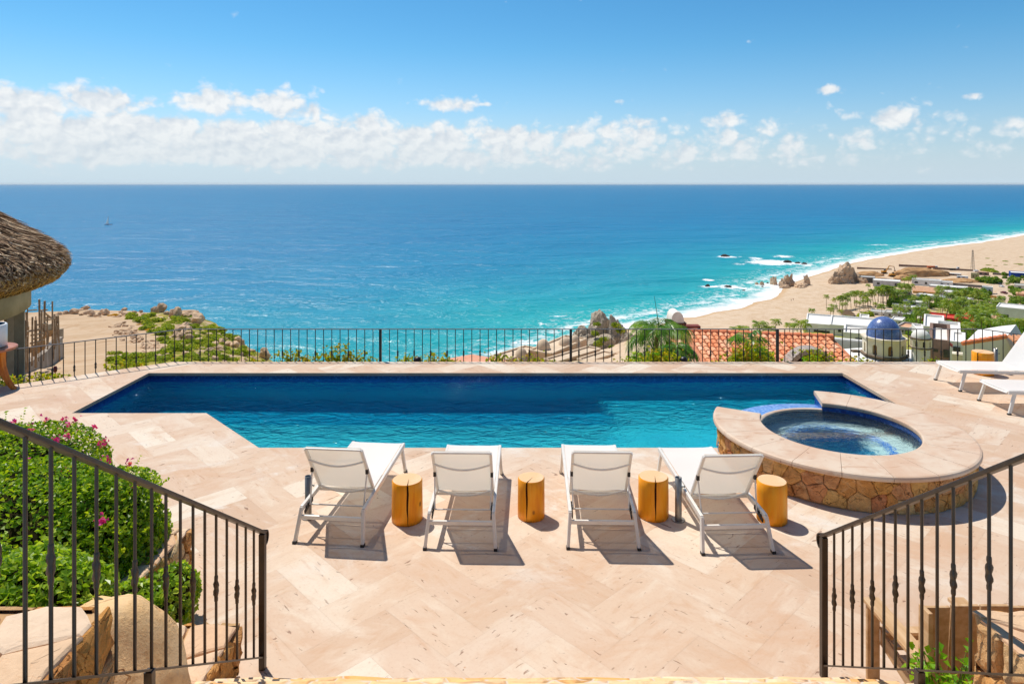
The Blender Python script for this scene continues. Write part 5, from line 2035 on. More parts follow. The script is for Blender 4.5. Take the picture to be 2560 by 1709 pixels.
SHR = []
for k in range(46): SHR.append((r_.uniform(325, 500), r_.uniform(790, 838), r_.uniform(18, 36)))
for k in range(62): SHR.append((r_.uniform(380, 640), r_.uniform(845, 912), r_.uniform(20, 40)))
for k in range(22): SHR.append((r_.uniform(270, 420), r_.uniform(882, 925), r_.uniform(18, 34)))
for k in range(34): SHR.append((r_.uniform(470, 590), r_.uniform(812, 862), r_.uniform(16, 30)))
for px, py, w in SHR:
    sil = 785 + max(0, (px - 500)) * 0.62
    if py < sil + 4 or (px < 410 and 806 < py < 882 and abs((py - 812) / 72 * 85 + 290 - px) < 45): continue
    q = hit(px, py)
    if q.y > 113: continue
    if py > 880 and px < 420: lab, grp = 'low green bush at the near edge of the sandy lot', 'bushes at the near edge of the sandy lot'
    elif py > 842: lab, grp = 'green bush on the lower headland slope behind the fence', 'bushes on the lower headland slope'
    else: lab, grp = 'green bush on the upper headland below the crowning boulders', 'bushes on the upper headland'
    put_shrub(scrubs, px, py, w, lab, grp, r_.uniform(.7, 1.1), q)
for px, py, w in [(290, 788, 20), (278, 789, 14), (365, 818, 20), (350, 812, 14), (372, 826, 18), (440, 916, 30), (470, 914, 34), (500, 912, 26), (520, 915, 24), (318, 772, 14), (440, 898, 18)]:
    put_shrub(yell, px, py, w, 'yellow flowering scrub on the headland', 'yellow scrub on the headland', 0.8)

# ================================================================== sail boat far out
M_HULL = mat('white_hull', S(206, 210, 216), S(120, 134, 156), 0.3, 0.4)
q = gp(270, 562, SEA)
bt = thing('sailboat', 'lone white sailing yacht far out on the sea at left', 'sailboat', (q.x, q.y, SEA), R(8), None, 0.85)
b = MB()
hull = [(-9.5, 0.0, 1.6), (-8.5, 1.8, 1.5), (-2, 2.6, 1.5), (5, 2.0, 1.8), (10.5, 0, 2.4), (5, -2.0, 1.8), (-2, -2.6, 1.5), (-8.5, -1.8, 1.5)]
low = [(x * 0.9, y * 0.6, -0.3) for x, y, z in hull]
b.add(hull + low, [(i, (i + 1) % 8, 8 + (i + 1) % 8, 8 + i) for i in range(8)] + [tuple(range(8)), tuple(range(8, 16))[::-1]])
b.build('hull', M_HULL, bt)
b = MB(); b.box((-1, 0, 2.0), (7, 2.4, 0.9)); b.build('cabin', M_HULL, bt)
b = MB(); b.tube([(1, 0, 1.5), (1, 0, 24)], 0.20, 6); b.build('mast', M_STEEL, bt)
b = MB(); b.tube([(1, 0, 3.2), (-6.5, 0, 3.4)], 0.14, 6); b.build('boom', M_STEEL, bt)
M_SAIL = mat('sailcloth', S(226, 230, 232), None, 1, 0.8)
b = MB()
vs, fs = grid(lambda u, v: (1.2 + 0 - (1 - v) * 6.6 * u - 4.2 * v * u * 0.3 - 3.2 * (1 - v) * 0 , 0.9 * math.sin(math.pi * u) * (1 - v), 3.4 + 17 * v), 6, 8)
b.add(vs, fs, True); b.build('mainsail', M_SLING, bt)

# ================================================================== palapa house under construction, left
TH = R(49.0)
PCX, PCY = -30 * math.sin(TH), 30 * math.cos(TH)
M_THATCH_CORE = mat('thatch_under', S(92, 72, 50), S(58, 44, 32), 3, 0.95, 0.05)


def thatch_material():
    m, nt, p, _ = newmat('palm_thatch')
    col = ramp(nt, attr(nt, 'rnd'), [(0.0, S(62, 44, 34)), (0.3, S(120, 94, 74)), (0.55, S(172, 142, 112)), (0.8, S(216, 190, 156)), (1.0, S(248, 230, 202))])
    pset(nt, p, col, 0.85, 0.15)
    return m


def thatch_under_material():
    m, nt, p, _ = newmat('golden_thatch')
    col = ramp(nt, attr(nt, 'rnd'), [(0.0, S(130, 90, 44)), (0.4, S(196, 146, 80)), (0.8, S(226, 184, 112)), (1.0, S(240, 208, 146))])
    pset(nt, p, col, 0.85, 0.15)
    return m


def roof_prof(f):
    """outside of the thatch from the apex (0) over the rounded rim to the underside (1): radius, height"""
    pts = [(0.0, 6.9), (2.5, 5.0), (5.0, 3.35), (6.6, 2.25), (7.5, 1.66), (7.95, 1.25), (8.08, 0.85), (7.9, 0.55), (7.45, 0.40), (6.9, 0.42)]
    x = f * (len(pts) - 1)
    i = min(int(x), len(pts) - 2)
    t = x - i
    p0, p1, p2, p3 = (pts[max(0, min(len(pts) - 1, i + k))] for k in (-1, 0, 1, 2))
    g = lambda a, b, c, d: 0.5 * (2 * b + (c - a) * t + (2 * a - 5 * b + 4 * c - d) * t * t + (3 * b - a - 3 * c + d) * t ** 3)
    return g(p0[0], p1[0], p2[0], p3[0]), g(p0[1], p1[1], p2[1], p3[1])


pal = thing('palapa_house', 'unfinished round concrete house with a thick palm thatch roof at left edge', 'house', (PCX, PCY, 0))
b = MB()
b.lathe([(max(0.01, roof_prof(i / 40)[0] - 0.12), roof_prof(i / 40)[1] - 0.10) for i in range(41)] + [(6.4, 0.55)], 96)
roof = b.build('roof', M_THATCH_CORE, pal)
# thatch blades: long thin strips lying down the slope, in courses
def strips(n, f0, f1, length, width, lift, gold=False):
    V, Fc, rn = [], [], []
    aim = math.atan2(-PCY, -PCX)
    for k in range(n):
        f = f0 + (f1 - f0) * random.random()
        a = aim + random.uniform(-1.9, 1.9)
        seg = 3
        L = length * random.uniform(.5, 1.3)
        tw = random.gauss(0, 0.30)
        pts = []
        lf = random.uniform(0.0, lift)
        for i in range(seg + 1):
            df = L * i / seg / 12.0
            rr, z = roof_prof(min(0.999, f + df))
            da = tw * L * i / seg / max(1.5, rr)
            sp = lf * (0.3 + 0.9 * i / seg)
            out = sp * 0.75
            pts.append(((rr + out) * math.cos(a + da), (rr + out) * math.sin(a + da), z + sp * 0.6 - (0.1 * i / seg if f > .75 else 0)))
        w = width * random.uniform(.5, 1.4) / 2
        tx, ty = -math.sin(a), math.cos(a)
        o = len(V)
        tilt = random.gauss(0, 0.5)
        for i, q in enumerate(pts):
            ww = w * (1 - 0.8 * i / seg)
            V.append((q[0] - tx * ww, q[1] - ty * ww, q[2] - tilt * ww))
            V.append((q[0] + tx * ww, q[1] + ty * ww, q[2] + tilt * ww))
        for i in range(seg):
            Fc.append((o + 2 * i, o + 2 * i + 1, o + 2 * i + 3, o + 2 * i + 2))
            rn.append(min(1, max(0, random.gauss(0.45, 0.25))))
    return np.array(V), np.array(Fc), np.array(rn)


V, Fc, rn = strips(20000, 0.02, 0.74, 1.0, 0.055, 0.24)
npmesh('thatch', V, Fc, thatch_material(), roof, fattr={'rnd': rn})
V, Fc, rn = strips(9500, 0.60, 0.95, 0.85, 0.040, 0.20)
npmesh('thatch_fringe', V, Fc, thatch_under_material(), roof, fattr={'rnd': rn})
M_CONC = mat('raw_concrete', S(190, 174, 146), S(164, 150, 124), 1.2, 0.9, 0.1, 0.3, 0.01, rnd=0.0)
M_CONCD = mat('shaded_block', S(186, 170, 148), S(156, 142, 122), 1.5, 0.9, 0.1, 0.3, 0.02)
M_POLE = mat('timber_pole', S(176, 154, 130), S(130, 108, 88), 3, 0.85, 0.1)
b = MB(); b.lathe([(6.5, 0.6), (7.05, 0.6), (7.05, -0.46), (6.5, -0.46)], 64, smooth=True); b.build('ring_beam', M_CONC, pal)
b = MB(); b.lathe([(5.6, 0.6), (5.6, -5.5)], 64); b.build('wall', M_CONCD, pal)
b = MB(); b.lathe([(0, -4.1), (7.6, -4.1), (7.6, -4.4), (5.6, -4.6)], 64, smooth=False); b.build('floor_slab', M_CONC, pal)
for a in range(0, 360, 24):
    ang = R(a + 6)
    b = MB(); b.box((6.75 * math.cos(ang), 6.75 * math.sin(ang), -2.28), (0.28, 0.28, 3.64), Matrix.Rotation(ang, 3, 'Z')); b.build('column', M_CONCD, pal)
M_DARKWIN = mat('dark_opening', S(34, 36, 38), S(24, 26, 30), 2, 0.3, 0.5)
M_BLUEWIN = mat('blue_glass', S(60, 96, 116), S(44, 76, 96), 2, 0.15, 0.5)
aim = math.degrees(math.atan2(-PCY, -PCX))
for da, mm in ((-34, M_DARKWIN), (-10, M_DARKWIN), (10, M_DARKWIN), (28, M_BLUEWIN), (44, M_BLUEWIN), (60, M_DARKWIN)):
    ang = R(aim + da)
    b = MB(); b.box((5.62 * math.cos(ang), 5.62 * math.sin(ang), -2.2), (0.10, 0.9, 1.5), Matrix.Rotation(ang, 3, 'Z')); b.build('window', mm, pal)

# timber scaffolding beside it
sc = thing('scaffolding', 'rough timber pole scaffolding standing right of the unfinished round house', 'scaffolding', (0, 0, 0))
r_ = random.Random(5)
M_POLE2 = M_POLE
poles = [(63, 800, 917, 27.5), (33, 830, 925, 26.0), (45, 842, 925, 27), (100, 748, 850, 31), (110, 752, 846, 32), (117, 790, 850, 33), (131, 753, 860, 34), (136, 785, 858, 35), (145, 788, 836, 36), (90, 800, 905, 29), (80, 792, 900, 28.5), (140, 790, 850, 34), (104, 775, 852, 30.5), (30, 800, 900, 26.5), (70, 860, 916, 28)]
for px, p0, p1, Y in poles:
    a, c = at(px + r_.uniform(-2, 2), p0, Y), at(px, p1 + 14, Y)
    b = MB(); b.tube([c, a], r_.uniform(.03, .055), 6); b.build('pole', M_POLE, sc)
for _k in range(16):
    Y = r_.uniform(27.5, 36)
    px = 34 + (Y - 27.5) * 13 + r_.uniform(-9, 9)
    poles.append((px, r_.uniform(770, 835), r_.uniform(850, 895), Y))
for px, p0, p1, Y in poles[-16:]:
    b = MB(); b.tube([at(px, p1 + 10, Y), at(px + r_.uniform(-4, 4), p0, Y + r_.uniform(-.4, .4))], r_.uniform(.02, .04), 6); b.build('pole', M_POLE, sc)
rails = [(18, 837, 62, 830, 27), (62, 830, 100, 822, 28.5), (22, 850, 70, 840, 27), (112, 795, 146, 790, 34), (114, 800, 140, 796, 33), (100, 776, 118, 774, 32), (46, 872, 66, 860, 28), (78, 838, 108, 832, 30), (80, 848, 106, 842, 30), (76, 858, 110, 850, 30), (85, 827, 112, 822, 31), (138, 818, 147, 806, 35), (112, 782, 132, 798, 33), (90, 812, 118, 808, 31), (70, 776, 92, 774, 29)]
for x0, y0, x1, y1, Y in rails:
    b = MB(); b.tube([at(x0, y0, Y), at(x1, y1, Y + 1.2)], r_.uniform(.025, .045), 6); b.build('ledger', M_POLE, sc)
M_PLY = mat('plywood_sheet', S(170, 142, 112), S(146, 120, 94), 1.0, 0.8, 0.1)
for pts, Y in ((((82, 866), (113, 838), (114, 870), (84, 892)), 31), (((112, 828), (133, 824), (131, 840), (113, 845)), 33.5), (((34, 900), (60, 884), (58, 905), (36, 912)), 28), (((48, 884), (78, 868), (80, 880), (50, 896)), 29.5)):
    q = [at(x, y, Y + i * 0.3) for i, (x, y) in enumerate(pts)]
    n = (q[1] - q[0]).cross(q[3] - q[0]).normalized() * 0.03
    b = MB(); b.add([p for p in q] + [p + n for p in q], [(0, 1, 2, 3), (7, 6, 5, 4), (0, 4, 5, 1), (1, 5, 6, 2), (2, 6, 7, 3), (3, 7, 4, 0)]); b.build('plywood_panel', M_PLY, sc)

# stone retaining wall along the track
M_RETAIN = mat('plastered_stone', S(176, 164, 150), S(138, 124, 110), 0.9, 0.9, 0.1, 0.6, 0.04, stretch=(1, 1, .5))
rw = thing('retaining_wall', 'weathered grey plaster retaining wall stepping up beside the sandy track', 'wall')
line = [((-6, 942), (-6, 1010), 28.2), ((31, 921), (31, 990), 29), ((80, 902), (80, 960), 32), ((116, 879), (116, 930), 36.5), ((140, 852), (140, 912), 41), ((157, 842), (157, 900), 45)]
b = MB()
vs = []
for tp, bt_, Y in line:
    p, q = at(tp[0], tp[1], Y), at(bt_[0], bt_[1], Y)
    vs += [p, q, p + Vector((-0.45, 0.25, 0)), q + Vector((-0.45, 0.25, 0))]
fs = []
for i in range(len(line) - 1):
    a = i * 4
    fs += [(a, a + 1, a + 5, a + 4), (a, a + 4, a + 6, a + 2), (a + 2, a + 6, a + 7, a + 3)]
fs += [(0, 2, 3, 1), (20, 21, 23, 22)]
b.add(vs, fs)
b.build('wall', M_RETAIN, rw)
for px, p0, p1, Y in ((148, 822, 842, 45.5), (118, 810, 828, 40)):
    b = MB(); q = at(px, p1 + 3, Y); b.box((q.x, q.y, q.z + (p1 - p0) / F * Y / 2), (0.36, 0.36, (p1 - p0 + 6) / F * Y)); b.build('pier', M_CONCD, rw)
q = at(138, 924, 15.6)
b = MB(); b.lathe([(0, .09), (.03, .08), (.045, .03), (.04, -.03), (.03, -.05), (.012, -.06), (.012, -.9)], 14); tag(b.build('path_lamp', mat('dark_red_fitting', S(96, 26, 22), None, 5, 0.4), None, q), 'small dark red lamp just outside the left fence', 'lamp')

# ================================================================== beige domed villa below the terrace
M_BEIGE = mat('beige_stucco', S(214, 186, 154), S(198, 168, 138), 0.3, 0.9, 0.1)
M_BEIGETOP = mat('beige_roof', S(222, 202, 176), S(208, 186, 160), 0.3, 0.9, 0.1)
vl = thing('domed_villa', 'beige stucco villa with four pale domes below the fence at centre', 'villa')


def slab(name, p, q, r_, h, m, parent, z_extra=0):
    """box with three top corners given as world points and a height below them"""
    p, q, r_ = Vector(p), Vector(q), Vector(r_)
    s = q + (r_ - p)
    d = Vector((0, 0, -h))
    b = MB()
    t = [p, q, s, r_]
    b.add(t + [v + d for v in t], [(0, 1, 2, 3), (7, 6, 5, 4), (0, 4, 5, 1), (1, 5, 6, 2), (2, 6, 7, 3), (3, 7, 4, 0)])
    return b.build(name, m, parent)


def pbox(name, px0, py0, px1, py1, Y, dY, h, m, parent, skew=0.0):
    """flat-roofed block: near top edge from (px0,py0) to (px1,py1) at depth Y, running back dY metres, h metres high"""
    a, c = at(px0, py0, Y), at(px1, py1, Y)
    c.z = a.z = (a.z + c.z) / 2
    e = a + Vector((skew, dY, 0))
    return slab(name, a, c, e, h, m, parent)


def wedge_wall(px0, py0, Y0, px1, py1, Y1, h, thick, name='wall', m=None, parent=None):
    a, c = at(px0, py0, Y0), at(px1, py1, Y1)
    n = Vector((-(c - a).y, (c - a).x, 0)).normalized() * thick
    d = Vector((0, 0, -h))
    b = MB()
    t = [a, c, c + n, a + n]
    b.add(t + [v + d for v in t], [(0, 1, 2, 3), (7, 6, 5, 4), (0, 4, 5, 1), (1, 5, 6, 2), (2, 6, 7, 3), (3, 7, 4, 0)])
    return b.build(name, m, parent)


# two long wings running away to the right, roof edges rising to the right in the picture
def wing(pts, depth, h, nm='wing', m=M_BEIGE, roof=True):
    (x0, y0, Y0), (x1, y1, Y1) = pts
    Y1 = Y0 * (y0 - HY) / (y1 - HY)                         # level roof edge
    a, c = at(x0, y0, Y0), at(x1, y1, Y1)
    c.z = a.z
    n = Vector((-(c - a).y, (c - a).x, 0)).normalized() * depth
    o = slab(nm, a, c, a + n, h, m, vl)
    if roof:
        b = MB()
        up = Vector((0, 0, 0.35))
        t = [a, c, c + n, a + n]
        for i in range(4):
            p, q = t[i], t[(i + 1) % 4]
            b.beam(p + up * .5, q + up * .5, 0.5, 0.38)
        b.build('parapet', M_BEIGETOP, o)
        b = MB(); b.add([v + Vector((0, 0, 0.02)) for v in t], [(0, 1, 2, 3)]); b.build('roof_deck', M_BEIGETOP, o)
    return a, c, n


wing(((1268, 901, 158), (1352, 874, 178)), 5, 9)
wing(((1378, 886, 158), (1466, 848, 182)), 6, 16)
wing(((1430, 870, 176), (1468, 852, 186)), 4, 12, 'upper_wing')
wing(((1390, 907, 150), (1500, 874, 168)), 3.5, 10, 'terrace_wing')
wing(((1470, 906, 150), (1536, 885, 160)), 3, 9, 'terrace_wing')
wing(((1535, 881, 162), (1610, 900, 158)), 4, 9, 'garden_wall_wing', roof=False)
for px, py, w, hh, Y, lab in ((1303, 892, 31, 24, -37.57, 0), (1358, 872, 36, 25, -36.17, 0), (1413, 862, 34, 20, -36.17, 0), (1438, 856, 24, 19, -36.17, 0)):
    Y = F * (H - Y) / (py - HY)
    q = at(px, py, Y)
    k = Y / F
    b = MB()
    R0 = w * k / 2
    b.lathe([(R0 * 1.05, -1.5), (R0 * 1.05, 0.0)] + [(R0 * math.cos(t), hh * k * math.sin(t)) for t in np.linspace(0, math.pi / 2, 12)], 32, (q.x, q.y, q.z))
    b.build('dome', M_BEIGETOP, vl)
for px, py, w, h_ in ((1412, 880, 4, 11), (1416, 879, 3, 11), (1374, 896, 5, 16), (1460, 896, 12, 14)):
    q = at(px, py, 168 if px < 1450 else 158)
    k = q.y / F
    b = MB(); b.box((q.x, q.y - 0.0, q.z), (w * k, 2.2, h_ * k)); b.build('window', M_DARKWIN if px < 1450 else M_BLUEWIN, vl)
M_PINKROOF = mat('pale_terracotta_roof', S(226, 168, 140), S(212, 150, 122), 1.0, 0.9, 0.1)
pk = thing('pink_roof_house', 'low roof of pale pink terracotta just behind the fence, left of the domed villa', 'house')
a, c, e = at(1096, 900, 118), at(1290, 912, 112), at(1180, 885, 128)
b = MB(); b.add([a, at(1100, 930, 118), at(1290, 930, 112), c, e, at(1262, 899, 124)], [(0, 1, 2, 3), (0, 3, 5, 4)]); b.build('roof', M_PINKROOF, pk)
b = MB(); b.box((at(1190, 925, 124).x, 124, at(1190, 925, 124).z - 4), (12, 10, 6)); b.build('wall', M_BEIGE, pk)

# rock outcrop with scrub beside the villa
M_GREYROCK = granite_material('grey_beige_rock', S(186, 172, 152), S(150, 138, 124), S(104, 96, 88), 0.5)
OUT = [(1504, 850, 86, 74, 232, 'sunlit crown of the grey rock outcrop left of the near palm', 71), (1464, 856, 66, 50, 228, 'left grey shoulder of the rock outcrop by the villa', 72), (1545, 858, 66, 60, 226, 'right shoulder of the rock outcrop behind the near palm', 73), (1444, 866, 44, 30, 222, 'low left foot of the rock outcrop by the villa', 74), (1500, 872, 90, 42, 220, 'front base of the rock outcrop by the villa', 75), (1570, 876, 60, 46, 214, 'low right foot of the rock outcrop behind the near palm', 76)]
for px, py, w, h_, Y, lab, sd_ in OUT:
    k = Y / F
    q = at(px, py + 6, Y)
    smooth_rock('rock_outcrop', lab, (q.x, q.y, q.z), (w * k * 0.55, w * k * 0.5, h_ * k * 1.22), M_GREYROCK, sd_, 'rock', 'rocks of the outcrop by the villa', sub=5, cuts=20, rough=0.26, flat=0.6, smooth=False)
for px, py, w in ((1585, 870, 26), (1600, 884, 24), (1562, 888, 22), (1578, 896, 26), (1548, 880, 20), (1530, 896, 18), (1610, 868, 22), (1595, 850, 20), (1580, 852, 18), (1492, 812, 16), (1488, 836, 20), (1540, 816, 22), (1552, 830, 22), (1510, 850, 18), (1495, 862, 22), (1466, 870, 14), (1528, 870, 16)):
    put_shrub(scrubs, px, py, w, 'green scrub growing on the rock outcrop by the domed villa', 'scrub on the rock outcrop', 1.2, at(px, py, 214 if py > 840 else 220))

# ================================================================== terracotta roofed neighbour
M_TERRA = mat('terracotta_tile', S(226, 156, 120), S(206, 130, 96), 4.0, 0.75, 0.2, rnd=0.0, detail=6)
M_TERRA_R = mat('ridge_tile', S(240, 148, 106), S(226, 130, 90), 3.0, 0.75, 0.2)


def barrel_roof(mb, O, U, Vd, nu, nv, pitch, seed, upw=None):
    """rows of barrel tiles on a plane: O = ridge corner, U along the ridge, Vd down the slope (vectors); pitch = column width"""
    O, U, Vd = Vector(O), Vector(U), Vector(Vd)
    Lu, Lv = U.length, Vd.length
    u, v = U.normalized(), Vd.normalized()
    n = u.cross(v).normalized()
    if n.z < 0: n = -n
    r_ = random.Random(seed)
    nc, nr = int(Lu / pitch), max(1, int(Lv / (pitch * 1.15)))
    tl = Lv / nr
    for i in range(nc):
        for j in range(nr):
            c0 = O + u * (i + 0.5) * pitch + v * (j * tl) + u * r_.gauss(0, pitch * .02)
            L = tl * 1.16
            vs = []
            rv = r_.random()
            for k, (s, rr) in enumerate(((0, 0.40), (1, 0.47))):
                for t in range(7):
                    a = math.pi * t / 6
                    vs.append(c0 + v * L * s + u * math.cos(a) * pitch * rr + n * (math.sin(a) * pitch * rr * 0.85 + 0.012 + s * 0.02 * pitch * 4))
            fs = [(t, t + 1, 8 + t, 7 + t) for t in range(6)] + [(7, 8, 9, 10, 11, 12, 13)]
            mb.add(vs, fs, False, rv)


def terra_material():
    m, nt, p, _ = newmat('barrel_tile')
    col = ramp(nt, attr(nt, 'rnd'), [(0.0, S(236, 150, 106)), (0.4, S(246, 172, 128)), (0.8, S(250, 186, 146)), (1.0, S(252, 200, 166))])
    g = noise(nt, tc(nt), 6, 6, 0.7)
    col = mixc(nt, g.smooth(0.5, 0.8) * 0.4, col, S(206, 136, 104))
    pset(nt, p, col, 0.8, 0.15)
    return m


M_BARREL = terra_material()
th = thing('tile_roof_house', 'neighbouring house with terracotta barrel tile roof, grey arch and white domed chimney', 'house')
# ridge falls to the right in the picture because it comes nearer
RA, RB = at(1716, 829, 26.0), at(2079, 850, 25.0)
RB.z = RA.z = -1.95
dn = Vector((0.12, -1.0, -0.36)).normalized()
U = RB - RA
Vd = dn * 5.2
b = MB()
b.add([RA + Vector((-.3, 0, -.06)), RB + Vector((0.1, 0, -.06)), RB + Vd + Vector((0.1, 0, -.06)), RA + Vd + Vector((-.3, 0, -.06))], [(3, 2, 1, 0)])
rf = b.build('roof', M_TERRA, th)
b = MB()
barrel_roof(b, RA, U, Vd, 0, 0, 0.222, 3)
b.build('roof_tiles', M_BARREL, rf, rnd=True)
b = MB()
nr_ = 14
for i in range(nr_):
    p, q = RA + U * (i / nr_), RA + U * ((i + 1.12) / nr_)
    b.tube([p + Vector((0, 0, 0.02)), q + Vector((0, 0, 0.035))], [0.105, 0.125], 10)
b.build('ridge', M_TERRA_R, rf)
wl = MB()
wl.prism([(RA.x - .1, RA.y + .3), (RA.x + .5, RA.y - 4.6), (RB.x + .4, RB.y - 4.8), (RB.x - .05, RB.y + .2)], -8, -3.9)
wl.build('wall', M_BEIGE, th)
# dormer arch
M_GREYARCH = mat('grey_arch_stone', S(186, 174, 164), S(160, 150, 142), 5, 0.9, 0.1)
ac = at(2030, 869, 23.3) + Vector((0, 0, -0.69))
b = MB()
n = 22
r0, r1 = 0.74, 0.90
for i in range(n):
    t0, t1 = math.pi * i / n, math.pi * (i + 1) / n
    g = 0.006
    pts = []
    for yy in (-0.1, 0.5):
        for rr, t in ((r0, t0 + g), (r1, t0 + g), (r1, t1 - g), (r0, t1 - g)):
            pts.append((ac.x + rr * math.cos(t), ac.y + yy, ac.z - 0.22 + rr * math.sin(t) * 0.98))
    b.add(pts, [(0, 1, 2, 3), (7, 6, 5, 4), (0, 4, 5, 1), (1, 5, 6, 2), (2, 6, 7, 3), (3, 7, 4, 0)])
ar = b.build('arch', M_GREYARCH, th)
b = MB()
b.add([(ac.x + r0 * math.cos(math.pi * i / 16), ac.y + 0.35, ac.z - 0.22 + r0 * math.sin(math.pi * i / 16)) for i in range(17)], [tuple(range(17))])
b.build('dark_opening', M_CRACK, ar)
# chimney with dark band and white barrel cap
k = 26.8 / F
q = at(1688, 790, 26.8)
b = MB(); b.box((q.x, q.y, at(1688, 880, 26.8).z), (32 * k, 0.55, 130 * k)); chim = b.build('chimney', mat('tan_stucco', S(206, 160, 130), S(190, 146, 118), 2, 0.9), th)
b = MB()
zt, zb = at(0, 802, 26.8).z, at(0, 824, 26.8).z
vs = []
for z, s in ((zb, 0.72), (zt, 1.0)):
    for sx, sy in ((-1, -1), (1, -1), (1, 1), (-1, 1)): vs.append((q.x + sx * 22 * k * s, q.y + sy * 0.42 * s, z))
b.add(vs, [(0, 1, 5, 4), (1, 2, 6, 5), (2, 3, 7, 6), (3, 0, 4, 7), (4, 5, 6, 7), (3, 2, 1, 0)])
b.build('chimney_band', mat('dark_brown_stone', S(84, 52, 46), S(64, 42, 38), 4, 0.8), chim)
b = MB()
R0, dd = 15.5 * k, 0.40
vs, fs = grid(lambda u, v: (q.x + R0 * math.cos(math.pi * u) * (1 - 0.10 * abs(v - .5) * 2 * 0), q.y - dd + 2 * dd * v, zt + 0.005 + 27 * k * (math.sin(math.pi * u) ** 0.75 if 0 < u < 1 else 0)), 18, 6)
b.add(vs, fs, True)
for v_ in (0, 6): b.add([vs[v_ * 19 + i] for i in range(19)], [tuple(range(19))])
b.build('chimney_cap', mat('white_stucco_cap', S(240, 236, 228), S(224, 218, 208), 3, 0.8), chim)
b = MB(); b.box((at(1745, 850, 27.4).x - 0.4, 26.9, -2.5), (0.62, 0.4, 1.25)); b.build('stack_wall', mat('red_brown_stucco', S(140, 74, 66), S(118, 62, 56), 3, 0.9), th)
# lower porch roof at its left
b = MB()
PA, PB = at(1672, 852, 23.4), at(1730, 852, 23.2)
PB.z = PA.z
barrel_roof(b, PA, PB - PA, Vector((0.0, -1, -.5)).normalized() * 3.2, 0, 0, 0.24, 8)
b.build('porch_roof', M_BARREL, rf, rnd=True)

# ================================================================== palms
M_FROND = leafmat('palm_leaflet', [(0.0, S(72, 104, 28)), (0.4, S(112, 146, 40)), (0.8, S(156, 174, 58)), (1.0, S(196, 184, 86))], 0.4, 0.4, 0.4)
M_FROND_B = leafmat('lush_palm_leaflet', [(0.0, S(42, 96, 22)), (0.5, S(78, 136, 34)), (1.0, S(140, 172, 60))], 0.4, 0.35, 0.5)
M_PTRUNK = mat('palm_trunk', S(150, 124, 94), S(112, 90, 68), 4, 0.9, 0.1, stretch=(1, 1, 6))


def palm_crown(n_fr, L, n_lf, lf, lw, seed, up=0.75, droop=1.0, skirt=True):
    """arching fronds with hanging leaflets; returns verts, faces, rnd"""
    r2 = random.Random(seed)
    V, Fc, rn = [], [], []
    for k in range(n_fr):
        a = 2 * math.pi * k / n_fr * 2.4 + r2.gauss(0, .25)
        age = k / n_fr                                     # young upright to old drooping
        el = up * (1.25 - 1.5 * age) + r2.gauss(0, .12)
        Lk = L * r2.uniform(.8, 1.1) * (0.75 + 0.5 * min(1, age * 2) if age < .5 else 1.0)
        h = Vector((math.cos(a), math.sin(a), 0))
        side = Vector((-math.sin(a), math.cos(a), 0))
        pts = []
        p = Vector((0, 0, 0))
        ns = 9
        ang = el
        for i in range(ns + 1):
            pts.append(p.copy())
            d = h * math.cos(ang) + Vector((0, 0, math.sin(ang)))
            p = p + d * (Lk / ns)
            ang -= droop * (0.10 + 0.16 * i / ns) * 1.15
        rv = r2.random()
        # rachis
        o = len(V)
        for i, q in enumerate(pts):
            w = lw * 0.55 * (1 - 0.8 * i / ns)
            V.append(tuple(q - side * w)); V.append(tuple(q + side * w))
        for i in range(ns):
            Fc.append((o + 2 * i, o + 2 * i + 1, o + 2 * i + 3, o + 2 * i + 2)); rn.append(0.85)
        for j in range(n_lf):
            f = 0.16 + 0.84 * (j + .5) / n_lf
            x = f * ns
            i = min(int(x), ns - 1)
            q = pts[i].lerp(pts[i + 1], x - i)
            d = (pts[i + 1] - pts[i]).normalized()
            ll = lf * (0.55 + 0.9 * math.sin(math.pi * min(1, f * 0.9 + .08))) * r2.uniform(.8, 1.15)
            for s in (-1, 1):
                dirv = (side * s * 0.95 + d * 0.55 + Vector((0, 0, -0.25 - 0.75 * r2.random() * droop * (0.4 + age)))).normalized()
                wv = d * lw
                o = len(V)
                m_ = q + dirv * ll * .5 + Vector((0, 0, 0.03 * ll))
                V.extend([tuple(q - wv * .5), tuple(m_ + wv * .55), tuple(q + dirv * ll + Vector((0, 0, -0.18 * ll))), tuple(m_ - wv * .55)])
                Fc.append((o, o + 1, o + 2, o + 3)); rn.append(min(1, max(0, 0.25 + 0.5 * rv + r2.gauss(0, .18) + (0.2 if age > .85 else 0))))
    return np.array(V), np.array(Fc), np.array(rn)


def palm_thing(name, label, h, crown, m, loc=(0, 0, 0), lean=(0, 0), r0=0.16, grp=None):
    t = thing(name, label, 'palm tree', loc, 0, grp)
    b = MB()
    n = 7
    path = [(lean[0] * (i / n) ** 2, lean[1] * (i / n) ** 2, h * i / n - (0.5 if i == 0 else 0)) for i in range(n + 1)]
    b.tube(path, [r0 * (1.25 if i == 0 else 1.0 - 0.35 * i / n) for i in range(n + 1)], 8)
    b.build('trunk', M_PTRUNK, t)
    V, Fc, rn = crown
    npmesh('crown', V, Fc, m, t, (lean[0], lean[1], h), fattr={'rnd': rn})
    return t


